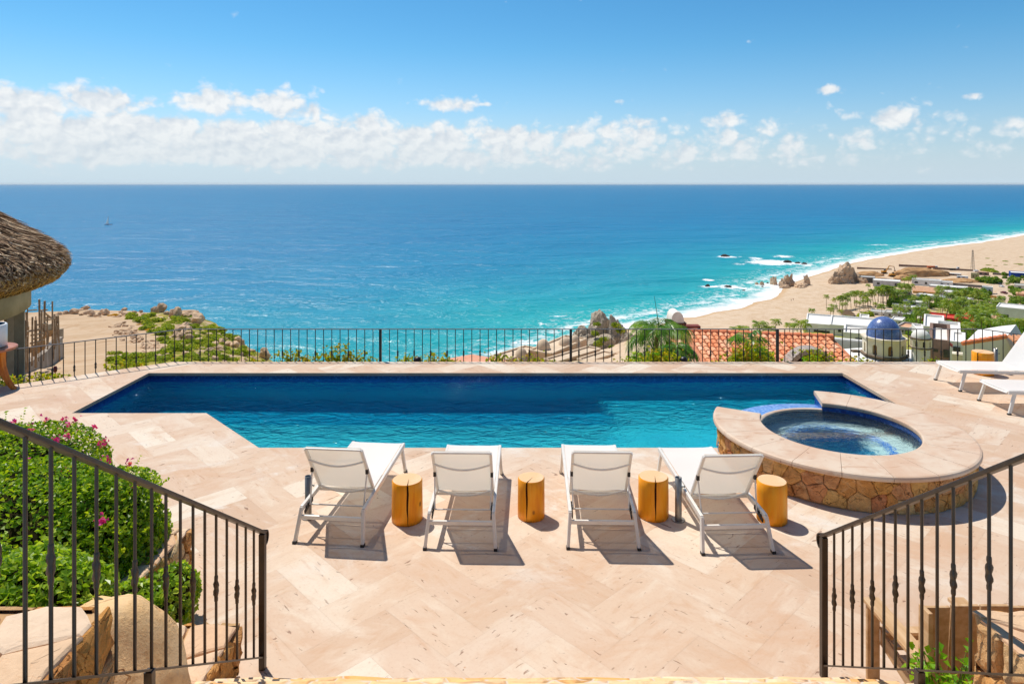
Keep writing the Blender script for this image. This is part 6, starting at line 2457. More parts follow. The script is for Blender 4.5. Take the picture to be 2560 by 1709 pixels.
# lush palm just beyond the fence, its crown at eye level of the rail
q = at(1634, 840, 21.0)
nq = palm_thing('near_palm', 'big lush green palm rising behind the fence right of the rock outcrop', 4.0, palm_crown(16, 1.22, 44, 0.40, 0.026, 5, 1.15, 1.25), M_FROND_B, (q.x, q.y, q.z - 4.0), (0.1, 0), 0.10)
b = MB(); b.tube([(0.2, 0, 3.9), (0.12, 0, 4.6), (0.02, 0, 5.25)], [0.016, 0.012, 0.005], 6); b.build('spear_leaf', M_FROND_B, nq)
q = at(1690, 872, 19.6)
palm_thing('near_palm', 'lower drooping palm in front of the tiled roof porch', 3.0, palm_crown(13, 0.80, 40, 0.34, 0.024, 8, 0.65, 1.6), M_FROND_B, (q.x, q.y, q.z - 3.0), (0, 0), 0.08)
q = at(1868, 862, 18.8)
palm_thing('young_palm', 'young palm with yellow green fronds standing before the terracotta roof', 2.2, palm_crown(9, 0.85, 24, 0.26, 0.03, 12, 1.3, 1.15), M_FROND_B, (q.x, q.y, q.z - 2.2), (0, 0), 0.05)
for i, (px, py, w, lab) in enumerate(((1858, 905, 70, 'dense dark green shrub at the foot of the young palm'), (1900, 890, 60, 'leafy green shrub right of the young palm before the tile roof'), (2035, 906, 52, 'green bush filling the grey arch opening'), (1600, 905, 70, 'green bush below the big near palm'), (1650, 900, 60, 'yellowish bush under the drooping near palm'))):
    t = thing('garden_bush', lab, 'bush')
    q = at(px, py + 8, 19.4)
    rad = w / F * 19.4 * 0.55
    P, N = ellip_points(1100, (q.x, q.y, q.z - rad * .2), (rad, rad * .8, rad), 2.2, 0.4, -90, 0.3, 3)
    V, Fc, rn = leaf_quads(P, N + np.array([0, 0, .5]), 0.11, 0.075, 0.8)
    npmesh('foliage', V, Fc, M_BRIGHT if i in (2, 4) else M_SHRUB, t, fattr={'rnd': rn})
    b = MB(); b.tube([(q.x, q.y, q.z - rad * 2.5), (q.x, q.y, q.z)], [.05, .02], 6); b.build('stem', M_SHRUB_STEM, t)

# ================================================================== blue-domed white house
M_WHITE = mat('white_stucco', S(240, 238, 232), S(228, 224, 216), 0.6, 0.85, 0.15)
M_CREAM = mat('cream_stucco', S(236, 226, 204), S(224, 210, 184), 1.0, 0.85, 0.15)
M_CORNICE = mat('grey_cornice', S(140, 122, 104), S(104, 90, 78), 3, 0.9, 0.1)
M_NICHE = mat('ochre_niche', S(176, 132, 84), S(140, 104, 66), 3, 0.9, 0.1)


def dome_tile_material():
    m, nt, p, _ = newmat('blue_dome_tile')
    ob = tc(nt)
    sn = nt.nodes.new('ShaderNodeVectorMath')
    sn.operation = 'SNAP'
    put(nt, sn.inputs[0], ob)
    sn.inputs[1].default_value = (0.11, 0.11, 0.11)
    wn = nt.nodes.new('ShaderNodeTexWhiteNoise')
    nt.links.new(sn.outputs[0], wn.inputs['Vector'])
    col = ramp(nt, X(nt, wn.outputs['Value']), [(0.0, S(80, 102, 156)), (0.5, S(86, 110, 164)), (0.85, S(94, 118, 172)), (1.0, S(122, 142, 190))])
    g = noise(nt, ob, 1.2, 5, 0.6)
    col = mixc(nt, g.smooth(0.45, 0.75) * 0.5, col, S(66, 84, 164))
    pset(nt, p, col, 0.28, 0.5, normal=bump(nt, X(nt, wn.outputs['Value']), 0.15, 0.02))
    return m


def drum(parent, c, rad, h, nside, m, rot, niche_h, niche_w, name='drum', niche_m=None):
    """polygonal drum with an arched niche in each face"""
    b = MB()
    nb = MB()
    pts = [(rad * math.cos(2 * math.pi * k / nside + rot), rad * math.sin(2 * math.pi * k / nside + rot)) for k in range(nside)]
    for k in range(nside):
        p, q = Vector(pts[k] + (0,)), Vector(pts[(k + 1) % nside] + (0,))
        L = (q - p).length
        u = (q - p).normalized()
        inn = Vector((-u.y, u.x, 0))
        mid = (p + q) / 2
        z0 = h * 0.12
        na = 10
        arch = [(-niche_w / 2, z0)] + [(niche_w / 2 * -math.cos(math.pi * i / na), z0 + niche_h - niche_w / 2 + niche_w / 2 * math.sin(math.pi * i / na)) for i in range(na + 1)] + [(niche_w / 2, z0)]
        P = lambda s, z, d=0: tuple(Vector(c) + mid + u * s + inn * d + Vector((0, 0, z)))
        # face around the niche: left strip, right strip, below, above
        hw = niche_w / 2
        b.add([P(-L / 2, 0), P(-hw, 0), P(-hw, h), P(-L / 2, h)], [(0, 1, 2, 3)])
        b.add([P(hw, 0), P(L / 2, 0), P(L / 2, h), P(hw, h)], [(0, 1, 2, 3)])
        b.add([P(-hw, 0), P(hw, 0), P(hw, z0), P(-hw, z0)], [(0, 1, 2, 3)])
        for i in range(1, len(arch) - 2):
            (s0, a0), (s1, a1) = arch[i], arch[i + 1]
            b.add([P(s0, a0), P(s1, a1), P(s1, h), P(s0, h)], [(0, 1, 2, 3)])
        dp = 0.22
        for (s0, a0), (s1, a1) in zip(arch, arch[1:]):
            b.add([P(s0, a0), P(s1, a1), P(s1, a1, dp), P(s0, a0, dp)], [(0, 1, 2, 3)])
        nb.add([P(s, a, dp) for s, a in arch], [tuple(range(len(arch)))])
    o = b.build(name, m, parent)
    nb.build('niche', niche_m or M_NICHE, o)
    return o


YD = 62.0
kd = YD / F
bd = thing('blue_dome_house', 'white house with an octagonal cream tower under a blue tiled dome', 'house')
q = at(2210, 884, YD)
RD = 118 / 2 * kd * 1.02
drum(bd, (q.x, q.y, q.z), 47 * kd * 1.03, 38 * kd * 1.0, 8, M_CREAM, R(12), 24 * kd, 11 * kd)
b = MB()
for rr0, rr1, z0, z1 in ((47, 52, -3.5, 0.0), (52, 54, 0, 1.6)):
    b.lathe([(0, z0 * kd), (rr1 * kd * 1.03, z0 * kd), (rr1 * kd * 1.03, z1 * kd), (0, z1 * kd)], 8, (q.x, q.y, q.z), R(12), smooth=False)
b.build('base_cornice', M_CORNICE, bd)
b = MB()
for rr1, z0, z1 in ((48.5, 38, 40.2), (51, 40.2, 44)):
    b.lathe([(0, z0 * kd), (rr1 * kd * 1.03, z0 * kd), (rr1 * kd * 1.03, z1 * kd), (0, z1 * kd)], 8, (q.x, q.y, q.z), R(12), smooth=False)
b.build('top_cornice', M_CREAM, bd)
b = MB()
b.lathe([(40 * kd, 43 * kd)] + [(40 * kd * math.cos(t), 43 * kd + 50 * kd * math.sin(t)) for t in np.linspace(0.0, math.pi / 2, 20)], 48, (q.x, q.y, q.z))
b.build('dome', dome_tile_material(), bd)
# shallow white vaulted roof under the tower, and the white building
b = MB()
zr = q.z - 3.0 * kd
prof = [(0.0, 0.0), (60 * kd, -3 * kd), (105 * kd, -16 * kd), (140 * kd, -34 * kd), (165 * kd, -56 * kd)]
b.lathe(prof, 40, (q.x - 6 * kd, q.y + 1.0, zr))
b.build('roof', M_WHITE, bd)
b = MB(); b.prism([(at(2070, 900, 58).x, 59), (at(2330, 900, 58).x, 59), (at(2340, 900, 66).x, 70), (at(2060, 900, 66).x, 70)], -30, zr - 40 * kd); b.build('wall', M_WHITE, bd)
b = MB(); c_ = at(2138, 877, 60.5); b.box(c_, (17 * kd, 0.5, 4.5 * kd)); b.build('vent', M_CORNICE, bd)
# little lantern with white cap at its right
YL = 60.0
kl = YL / F
lt = thing('white_lantern', 'cream square lantern turret with a small white dome, right of the blue dome', 'turret')
q2 = at(2302, 866, YL)
drum(lt, (q2.x, q2.y, q2.z), 24 * kl, 20.5 * kl, 8, M_CREAM, R(10), 14 * kl, 6 * kl, 'drum', M_DARKWIN)
b = MB()
for rr1, z0, z1 in ((26, -3, 0), (26, 20.5, 23.5)):
    b.lathe([(0, z0 * kl), (rr1 * kl, z0 * kl), (rr1 * kl, z1 * kl), (0, z1 * kl)], 8, (q2.x, q2.y, q2.z), R(10), smooth=False)
b.build('cornice', M_CORNICE, lt)
b = MB(); b.lathe([(21 * kl, 23.5 * kl)] + [(21 * kl * math.cos(t), 24 * kl + 19 * kl * math.sin(t)) for t in np.linspace(0, math.pi / 2, 12)], 32, (q2.x, q2.y, q2.z)); b.build('dome', M_WHITE, lt)
b = MB(); b.lathe([(20 * kl, -3 * kl), (21 * kl, -45 * kl)], 8, (q2.x, q2.y, q2.z), R(10), smooth=False); b.build('base', M_WHITE, lt)

# ================================================================== houses of the beach town
M_WINDARK = mat('window_dark', S(58, 60, 62), S(40, 44, 48), 2, 0.2, 0.5)
M_PEACH = mat('peach_roof', S(222, 176, 142), S(206, 158, 124), 1, 0.9, 0.1)
M_RED = mat('red_stucco', S(206, 62, 52), S(188, 50, 44), 0.8, 0.8, 0.15)
M_REDROOF = mat('red_roof', S(220, 84, 68), S(202, 70, 58), 0.8, 0.8, 0.15)
M_YELLOWW = mat('yellow_stucco', S(216, 170, 96), S(200, 152, 80), 0.8, 0.85, 0.1)
M_BROWN = mat('brown_stucco', S(150, 124, 110), S(126, 104, 92), 0.8, 0.9, 0.1)
M_GREYC = mat('grey_blockwork', S(142, 134, 126), S(120, 112, 106), 0.6, 0.9, 0.1)
M_ROOFGREY = mat('grey_flat_roof', S(204, 202, 198), S(184, 182, 178), 0.4, 0.9, 0.1)
M_DIRT = mat('cut_dirt', S(204, 164, 118), S(172, 130, 90), 0.25, 0.95, 0.05, 0.6, 0.5)
M_BLUE = mat('blue_tarpaulin', S(30, 78, 170), S(24, 62, 140), 0.5, 0.6, 0.3)


def house(label, px0, px1, py_base, h_px, depth, wall=M_WHITE, roof=M_ROOFGREY, wins=(), cat='house', name='white_house', grp=None, yaw=0.0, Y=None, parapet=0.5, door=False, gable=0.0, z_sink=3.0):
    pc = (px0 + px1) / 2
    q = hit(pc, py_base) if Y is None else at(pc, py_base, Y)
    k = q.y / F
    w = (px1 - px0) * k
    h = h_px * k
    t = thing(name, label, cat, (q.x + depth / 2 * (pc - CX) / F, q.y + depth / 2, q.z), R(yaw) - math.atan((pc - CX) / F), grp)
    b = MB()
    b.prism([(-w / 2, -depth / 2), (w / 2, -depth / 2), (w / 2, depth / 2), (-w / 2, depth / 2)], -z_sink, h, top=True)
    b.build('wall', wall, t)
    b = MB()
    if gable:
        o = 0.4
        b.add([(-w / 2 - o, -depth / 2 - o, h), (w / 2 + o, -depth / 2 - o, h), (w / 2 + o, depth / 2 + o, h), (-w / 2 - o, depth / 2 + o, h), (-w / 2 * (1 if gable > 0 else .3), 0, h + abs(gable)), (w / 2 * (1 if gable > 0 else .3), 0, h + abs(gable))], [(0, 1, 5, 4), (2, 3, 4, 5), (0, 4, 3), (1, 2, 5), (3, 2, 1, 0)])
        b.build('roof', roof, t)
    else:
        b.box((0, 0, h + 0.03), (w - 0.5, depth - 0.5, 0.06))
        rf = b.build('roof', roof, t)
        if parapet:
            pb = MB()
            for sx, sy, wx, wy in ((0, -1, w, .3), (0, 1, w, .3), (-1, 0, .3, depth - .6), (1, 0, .3, depth - .6)):
                pb.box((sx * (w / 2 - .15), sy * (depth / 2 - .15), h + parapet / 2), (wx, wy, parapet))
            pb.build('parapet', wall, rf)
    for f, wz, ww, wh in wins:
        b = MB(); b.box((-w / 2 + f * w, -depth / 2 - 0.01, wz * h), (ww * w, 0.16, wh * h)); b.build('window', M_WINDARK, t)
    if door:
        b = MB(); b.box((w * 0.32, -depth / 2 - 0.01, min(1.1, h * .4)), (1.1, 0.14, min(2.2, h * .8))); b.build('door', M_WINDARK, t)
    return t


# -- near the construction by the beach
house('grey unfinished concrete block house beside the great beach outcrop', 2148, 2186, 708, 13, 12, M_GREYC, M_ROOFGREY, ((.75, .5, .3, .7),), name='concrete_house')
house('long pale grey house with dark opening at its right, above the palm grove', 2186, 2247, 718, 13, 14, M_ROOFGREY, M_WHITE, ((.88, .45, .18, .6), (.2, .5, .1, .4)))
house('long white flat house with a square dark window, right of the grove', 2284, 2346, 716, 13, 12, M_WHITE, M_ROOFGREY, ((.16, .55, .12, .4), (.5, .5, .08, .4)))
house('white block with bright parapet right of the square-window house', 2346, 2379, 716, 9, 10, M_WHITE, M_ROOFGREY, ((.3, .5, .12, .4), (.7, .5, .12, .4)))
house('wide low grey-white terrace house in front of the flat white blocks', 2330, 2412, 727, 8, 12, M_ROOFGREY, M_WHITE, ((.2, .5, .06, .5), (.5, .5, .06, .5), (.8, .5, .06, .5)))
house('low white pool house with tan wall, below the wide terrace house', 2350, 2392, 741, 9, 10, M_WHITE, M_WHITE, ((.3, .4, .1, .5), (.6, .4, .1, .5)))
house('pink tile roofed bungalow beside the white blocks', 2286, 2338, 735, 5, 11, M_YELLOWW, M_PEACH, ((.5, .5, .1, .5),), gable=3.2, name='pink_roof_bungalow')
house('long narrow white house running behind the palms, left half of the street', 2300, 2384, 752, 9, 9, M_WHITE, M_WHITE, ((.3, .5, .05, .4), (.55, .5, .05, .4), (.8, .5, .05, .4)), yaw=-14)
pr = house('long white house with peach roof and a black stove pipe', 2362, 2466, 767, 10, 10, M_WHITE, M_PEACH, ((.2, .5, .05, .5), (.45, .5, .05, .5), (.7, .5, .05, .5), (.9, .5, .04, .5)), yaw=-6)
b = MB(); b.tube([(1.0, -1, 0.5), (1.0, -1, 6.2)], 0.30, 8); b.build('stove_pipe', M_BLACKFIT, pr)
house('small white gatehouse with flat roof beside the road', 2458, 2480, 735, 16, 6, M_WHITE, M_WHITE, ((.3, .5, .16, .4), (.7, .5, .16, .4)), door=True, name='gatehouse')
house('yellow garden wall on the inner side of the road bend', 2465, 2489, 746, 6, 1.2, M_YELLOWW, M_YELLOWW, (), 'wall', 'garden_wall', parapet=0)
house('grey retaining wall below the brown sandy yard', 2378, 2462, 718, 6, 1.2, M_GREYC, M_GREYC, (), 'wall', 'yard_wall', parapet=0, yaw=-6)
house('cream and green guard booth with white roof at the construction yard', 2429, 2446, 698, 12, 5, mat('pale_green_paint', S(176, 170, 120), S(160, 152, 104), 1, .8), M_WHITE, ((.3, .5, .2, .3), (.7, .5, .2, .3)), 'booth', 'guard_booth')
house('white and pale blue site trailer on the construction yard', 2394, 2418, 698, 6.5, 4, mat('pale_blue_paint', S(196, 204, 214), None, 1, .6), M_WHITE, ((.2, .5, .16, .5), (.6, .5, .2, .4)), 'trailer', 'site_trailer', parapet=0)
house('open shed with long white roof on the construction yard', 2367, 2400, 690, 5, 6, M_BROWN, M_WHITE, ((.2, .5, .1, .8), (.5, .5, .1, .8), (.8, .5, .1, .8)), 'shed', 'open_shed', parapet=0)
house('low brown ruin wall beside the guard booth', 2446, 2470, 689, 8, 4, M_BROWN, M_PEACH, ((.3, .5, .2, .5), (.7, .5, .2, .5)), 'building', 'brown_building', parapet=0)
house('tan block wall along the back of the construction yard, left part', 2147, 2224, 674, 3.2, 0.6, M_BROWN, M_BROWN, (), 'wall', 'yard_wall', parapet=0)
house('stepped grey wall along the back of the construction yard, right part', 2252, 2320, 668, 5.0, 0.6, M_BROWN, M_BROWN, (), 'wall', 'yard_wall', parapet=0, yaw=2)
house('low dark wall behind the parked trucks', 2340, 2424, 676, 5.0, 0.6, M_BROWN, M_BROWN, (), 'wall', 'yard_wall', parapet=0, yaw=-4)
house('long grey wall bordering the road at the far right', 2487, 2540, 689, 5, 0.6, M_GREYC, M_GREYC, (), 'wall', 'road_wall', parapet=0, yaw=12)
bl = house('building with a bright blue covering and white roof at the right edge', 2532, 2600, 697, 12, 14, M_BLUE, M_WHITE, ((.3, .5, .05, .4),), 'building', 'blue_building', yaw=8)
house('tan house with pergola at the right edge above the road', 2542, 2600, 729, 12, 10, M_CREAM, M_ROOFGREY, ((.2, .45, .1, .6), (.5, .45, .1, .6), (.8, .45, .1, .6)))
house('pinkish walled house at the right edge below the pergola house', 2548, 2610, 747, 10, 9, M_PEACH, M_PEACH, ((.3, .5, .08, .6),), gable=-2.0, name='pink_house')
bh = house('big white house with deep shaded terrace at the right edge', 2504, 2600, 812, 36, 12, M_WHITE, M_WHITE, ((.22, .35, .10, .45),), yaw=-4)
# -- stepped white villa in the middle of the town
house('stepped white villa roof, highest level with lit slabs', 2262, 2318, 770, 12, 10, M_WHITE, M_WHITE, ((.3, .5, .05, .5),), name='white_villa')
house('stepped white villa roof, middle grey level', 2236, 2312, 781, 10, 12, M_ROOFGREY, M_ROOFGREY, ((.2, .45, .08, .4), (.5, .45, .08, .4)), name='white_villa')
house('stepped white villa roof, lowest wide grey level', 2218, 2300, 797, 10, 11, M_ROOFGREY, M_ROOFGREY, ((.15, .5, .06, .5), (.4, .5, .06, .5), (.7, .5, .06, .5)), name='white_villa', yaw=-5)
house('white villa wing with rounded bright roof above the blue dome', 2277, 2300, 782, 8, 7, M_WHITE, M_WHITE, ((.5, .5, .2, .4),), gable=-1.2, name='white_villa')
house('low shaded white house left of the stepped villa, with thin dark eave', 2180, 2222, 791, 8, 8, M_WHITE, M_ROOFGREY, ((.3, .4, .2, .4), (.7, .4, .15, .4)))
house('red walled house with a slanting red roof among the palms', 2316, 2392, 816, 19, 9, M_RED, M_REDROOF, ((.55, .4, .06, .3),), name='red_house', yaw=-8)
rg = house('smaller red house with a pointed red gable roof, right of the red walled house', 2406, 2437, 814, 10, 7, M_RED, M_REDROOF, ((.5, .4, .2, .4),), gable=-3.0, name='red_house')
b = MB(); b.box((0.3, 0, 4.6), (0.8, 0.8, 2.4)); b.build('chimney', M_RED, rg)
house('small ochre house half hidden by palms, left of the big white terrace house', 2478, 2504, 818, 14, 7, M_YELLOWW, M_PEACH, ((.4, .4, .2, .5),), gable=-2)
# -- white houses in front, between the tile roof and the blue dome
wh = house('white house with open shaded terrace and a flat bright roof, just beyond the tile roof', 2018, 2098, 858, 42, 16, M_WHITE, M_WHITE, ((.46, .42, .46, .62), (.93, .45, .06, .6)), Y=190)
house('low white roofs stretching behind the blue dome, at its left', 2080, 2192, 838, 16, 14, M_WHITE, M_WHITE, ((.2, .4, .06, .4), (.45, .4, .06, .4)), Y=170)
house('white stepped wall block directly left of the blue dome', 2150, 2172, 826, 22, 10, M_WHITE, M_WHITE, ((.5, .6, .3, .2),), Y=205)
house('white house with grey garden wall in front, lower left of the blue dome', 2112, 2172, 854, 13, 8, M_WHITE, M_WHITE, ((.6, .4, .3, .5),), Y=120)
house('long pale boundary wall joining the tile roof and the blue dome tower', 2070, 2170, 885, 34, 1.0, M_ROOFGREY, M_WHITE, (), 'wall', 'boundary_wall', Y=72, parapet=0)
house('white house with flat roof just right of the small lantern turret', 2312, 2358, 852, 26, 14, M_WHITE, M_WHITE, ((.3, .5, .2, .3),), Y=128)
house('white house gable behind the lantern turret', 2316, 2352, 828, 14, 9, M_WHITE, M_WHITE, ((.5, .4, .1, .4),), Y=190)
house('brown shaded house with a flat white roof, right of the lantern turret', 2326, 2374, 905, 38, 9, M_BROWN, M_WHITE, ((.3, .62, .22, .18), (.78, .5, .25, .5)), Y=64, name='brown_house')
house('small white wall and doorway house with a dark blue window, right of the brown house', 2378, 2412, 900, 38, 5, M_WHITE, M_WHITE, ((.42, .62, .44, .36),), Y=62, parapet=.2)
house('curved cream patio wall below the dark blue window', 2384, 2424, 905, 18, 1.0, M_CREAM, M_CREAM, (), 'wall', 'patio_wall', Y=58, parapet=0)
house('white roof slope house left of the white gable wall', 2342, 2398, 866, 15, 12, M_WHITE, M_WHITE, ((.6, .5, .1, .4),), Y=96)
for i, (x0, x1, yb, hp, lab) in enumerate(((2232, 2258, 812, 9, 'small white cottage with two windows left of the palm clump by the blue dome'), (2296, 2320, 806, 9, 'white cottage behind the palm clump right of the blue dome'), (2250, 2284, 836, 12, 'white walled house directly behind the right side of the blue dome'), (2288, 2312, 842, 11, 'small white house peeking out between lantern turret and palms'), (2200, 2232, 742, 8, 'white house with three windows at the back of the dense palm grove'), (2242, 2276, 738, 8, 'pale house at the right end of the dense palm grove'), (2396, 2428, 757, 8, 'white house half hidden by trees behind the peach roofed house'), (2430, 2456, 792, 10, 'white house sunk in the green belt below the peach roofed house'), (2386, 2412, 790, 9, 'white flat house among palms left of the green belt'))):
    house(lab, x0, x1, yb, hp, 8, (M_WHITE, M_CREAM, M_ROOFGREY)[i % 3], (M_WHITE, M_ROOFGREY, M_PEACH)[i % 3], ((.2, .5, .1, .4), (.5, .5, .1, .4), (.8, .5, .1, .4)), yaw=(-8, 6, -14, 10)[i % 4], door=True)
# small blue finial
q = at(2083, 820, 186)
kf = 186 / F
fn = thing('blue_finial', 'tiny blue domed turret on the white flat roof left of the big dome', 'turret')
b = MB(); b.lathe([(5 * kf, 0), (4.2 * kf, 5 * kf), (0, 5 * kf)], 16, (q.x, q.y, q.z - 4 * kf), smooth=False); b.build('base', M_WHITE, fn)
b = MB(); b.lathe([(4.2 * kf, 5 * kf)] + [(4.2 * kf * math.cos(t), 5 * kf + 4.6 * kf * math.sin(t)) for t in np.linspace(0, 1.57, 8)], 16, (q.x, q.y, q.z - 4 * kf)); b.build('dome', M_BLUE, fn)
# white gable wall with tile roof at the right
gw = thing('gable_house', 'white walled house with orange tile roof edge behind the right loungers', 'house')
Yg = 33.0
pts = [at(2408, 860, Yg), at(2475, 849, Yg), at(2514, 845, Yg), at(2533, 878, Yg), at(2545, 935, Yg), at(2405, 935, Yg)]
b = MB()
off = Vector((2.9, 3.2, 0))
b.add(pts + [p + off for p in pts], [tuple(range(6))[::-1], tuple(range(6, 12))] + [(i, (i + 1) % 6, 6 + (i + 1) % 6, 6 + i) for i in range(6)])
b.build('wall', M_WHITE, gw)
b = MB()
a, c = at(2405, 860, Yg), at(2514, 843, Yg)
for i in range(9):
    p, q_ = a.lerp(c, i / 9), a.lerp(c, (i + 1.1) / 9)
    b.tube([p + Vector((0, 0, .03)), q_ + Vector((0, 0, .06))], [0.10, 0.12], 8)
b.build('ridge', M_TERRA_R, gw)
b = MB()
A = at(2514, 841, Yg)
barrel_roof(b, A, Vector((5.2, 1.2, 0)), (at(2540, 886, Yg) - A) * 1.3 + Vector((0, -1.6, 0)), 0, 0, 0.30, 6)
b.build('roof_tiles', M_BARREL, gw, rnd=True)
# flag
fl = thing('red_flag', 'small faded red flag on a pole beside the brown house', 'flag')
b = MB(); b.tube([at(2374, 890, 60), at(2374, 850, 60)], 0.03, 6); b.build('pole', M_WHITE, fl)
b = MB(); vs, fs = grid(lambda u, v: tuple(at(2375 + 7 * u, 855 + 9 * v + 5 * u, 60 + .15 * math.sin(5 * u))), 6, 4); b.add(vs, fs, True); b.build('cloth', mat('faded_red', S(206, 120, 116), None, 3, .8), fl)
# thatched beach huts
M_HUT = mat('dry_thatch', S(142, 118, 94), S(112, 92, 74), 1.5, 0.95, 0.05, 0.6, 0.2, stretch=(3, 3, 1))
for px0, px1, py, hp, lab in ((2110, 2140, 791, 13, 'thatched beach hut with a dark ridge beside the leaning palms'), (2086, 2126, 818, 18, 'wide thatched roof just above the white terrace house'), (2146, 2182, 811, 15, 'thatched roof tucked behind the lime green bushes')):
    q = hit((px0 + px1) / 2, py)
    k = q.y / F
    w, h = (px1 - px0) * k, hp * k
    t = thing('thatched_hut', lab, 'hut', (q.x, q.y + 3, q.z), R(-18), 'thatched beach huts')
    b = MB(); b.add([(-w * .55, -w * .4, h * .35), (w * .55, -w * .4, h * .35), (w * .55, w * .4, h * .35), (-w * .55, w * .4, h * .35), (-w * .22, 0, h), (w * .22, 0, h)], [(0, 1, 5, 4), (2, 3, 4, 5), (0, 4, 3), (1, 2, 5), (3, 2, 1, 0)]); b.build('roof', M_HUT, t)
    b = MB(); b.prism([(-w * .42, -w * .3), (w * .42, -w * .3), (w * .42, w * .3), (-w * .42, w * .3)], -2, h * .34); b.build('wall', M_CREAM, t)

# road winding through the town
M_ROAD = mat('dusty_road', S(214, 192, 168), S(198, 174, 150), 0.08, 0.95, 0.1)
RP = [(2500, 683, 2514, 686), (2504, 690, 2522, 693), (2508, 697, 2531, 703), (2510, 705, 2533, 715), (2502, 716, 2532, 728), (2490, 735, 2532, 742), (2478, 748, 2533, 752), (2474, 755, 2540, 760), (2488, 764, 2540, 767), (2502, 770, 2530, 772)]
b = MB()
vs = []
for x0, y0, x1, y1 in RP:
    for x, y in ((x0, y0), (x1, y1)):
        q = hit(x, y); vs.append((q.x, q.y, q.z + 0.25))
b.add(vs, [(2 * i, 2 * i + 1, 2 * i + 3, 2 * i + 2) for i in range(len(RP) - 1)], True)
structure(b.build('road', M_ROAD))
# cut bank and spoil heaps
def heap(name, label, px, py, w, h, dpt, m, seed, asp=1.0):
    q = hit(px, py)
    k = q.y / F
    b = MB()
    rock_mesh(b, (0, 0, 0), (w * k / 2, dpt, h * k), seed, 4, 4, 0.16, 0.8)
    o = b.build(name, m, None, (q.x, q.y + dpt * .6, q.z))
    return tag(o, label, 'dirt bank', 'earth banks of the building site')
heap('dirt_bank', 'long cut bank of bare ochre earth below the trucks', 2308, 692, 150, 20, 9, M_DIRT, 3)
heap('dirt_bank', 'heap of pale earth left of the excavator', 2180, 690, 70, 10, 8, M_DIRT, 4)
heap('dirt_bank', 'conical heap of ochre earth above the palm grove', 2262, 702, 46, 12, 6, M_DIRT, 6)
heap('dirt_bank', 'spread of red brown earth right of the flat white blocks', 2415, 706, 90, 8, 9, M_DIRT, 7)
heap('dirt_bank', 'rubble and earth beside the grey concrete house', 2205, 702, 40, 7, 6, M_DIRT, 8)


# vehicles
M_TYRE = mat('tyre', S(30, 30, 30), None, 5, 0.8)
M_CARGLASS = mat('car_glass', S(36, 42, 48), None, 5, 0.1, 0.6)


def car(label, px, py, rz, m, kind='car', s=1.0):
    q = hit(px, py)
    t = thing('parked_car', label, 'car', (q.x, q.y, q.z + 0.3), rz, None, s)
    prof = [(-2.2, .35), (-2.2, .85), (-1.9, .98), (-1.35, 1.02), (-0.8, 1.5), (0.7, 1.52), (1.35, 1.02), (2.1, .9), (2.25, .6), (2.2, .35)]
    b = MB()
    n = len(prof)
    for sx in (-1,):
        L_ = [(x, -.85 if z < 1.1 else -.68, z) for x, z in prof]
        R_ = [(x, .85 if z < 1.1 else .68, z) for x, z in prof]
        b.add(L_ + R_, [tuple(range(n)), tuple(range(n, 2 * n))[::-1]] + [(i, n + i, n + (i + 1) % n, (i + 1) % n) for i in range(n)])
    b.build('body', m, t)
    b = MB()
    for y in (-1, 1): b.add([(-1.15, y * .775, 1.08), (-.72, y * .70, 1.43), (.62, y * .70, 1.44), (1.1, y * .775, 1.08)], [(0, 1, 2, 3)])
    b.add([(1.30, -.70, 1.08), (1.30, .70, 1.08), (.80, .60, 1.47), (.80, -.60, 1.47)], [(0, 1, 2, 3)])
    b.add([(-1.37, -.70, 1.08), (-1.37, .70, 1.08), (-.90, .60, 1.46), (-.90, -.60, 1.46)], [(0, 1, 2, 3)])
    b.build('window', M_CARGLASS, t)
    for x in (-1.4, 1.4):
        for y in (-.82, .82):
            b = MB(); b.tube([(x, y - .1, .33), (x, y + .1, .33)], .33, 12); b.build('wheel', M_TYRE, t)
    return t


M_CARW = mat('white_car_paint', S(236, 236, 236), None, 5, 0.25, 0.5)
car('white car parked nearer the top of the dusty road', 2504, 719, R(100), M_CARW)
car('dark red car parked behind the white one on the road', 2510, 736, R(100), mat('dark_red_paint', S(110, 44, 50), None, 5, .3, .5), s=1.15)
car('white car at the lower end of the peach roofed house', 2491, 765, R(-20), M_CARW)
car('dark car in the shade of the clipped hedge by the road', 2500, 712, R(75), mat('dark_blue_paint', S(58, 62, 74), None, 5, .3, .5), s=0.9)
car('white van beside the lattice mast', 2440, 680, R(20), M_CARW, s=1.25)


def truck(label, px, py, rz, bed, load=True):
    q = hit(px, py)
    t = thing('dump_truck', label, 'truck', (q.x, q.y, q.z + 0.4), rz)
    b = MB(); b.box((0, 0, 0.95), (9, 2.0, .3)); b.build('chassis', M_TYRE, t)
    b = MB(); b.box((3.5, 0, 2.0), (1.9, 2.3, 2.0)); b.build('cab', M_CARW, t)
    b = MB(); b.box((4.46, 0, 2.4), (.06, 1.9, .8)); b.box((3.6, -1.16, 2.4), (1.1, .06, .7)); b.build('window', M_CARGLASS, t)
    b = MB()
    lo, hi = [(-4.6, -1.1), (2.2, -1.1), (2.2, 1.1), (-4.6, 1.1)], [(-4.9, -1.3), (2.4, -1.3), (2.4, 1.3), (-4.9, 1.3)]
    b.add([(x, y, 1.2) for x, y in lo] + [(x, y, 2.9 if load else 1.6) for x, y in hi], [(3, 2, 1, 0), (4, 5, 6, 7)] + [(i, (i + 1) % 4, 4 + (i + 1) % 4, 4 + i) for i in range(4)])
    b.build('bed', bed, t)
    for x in (-3.3, -2.0, 3.3):
        for y in (-1, 1):
            b = MB(); b.tube([(x, y - .15, .5), (x, y + .15, .5)], .5, 12); b.build('wheel', M_TYRE, t)
    return t


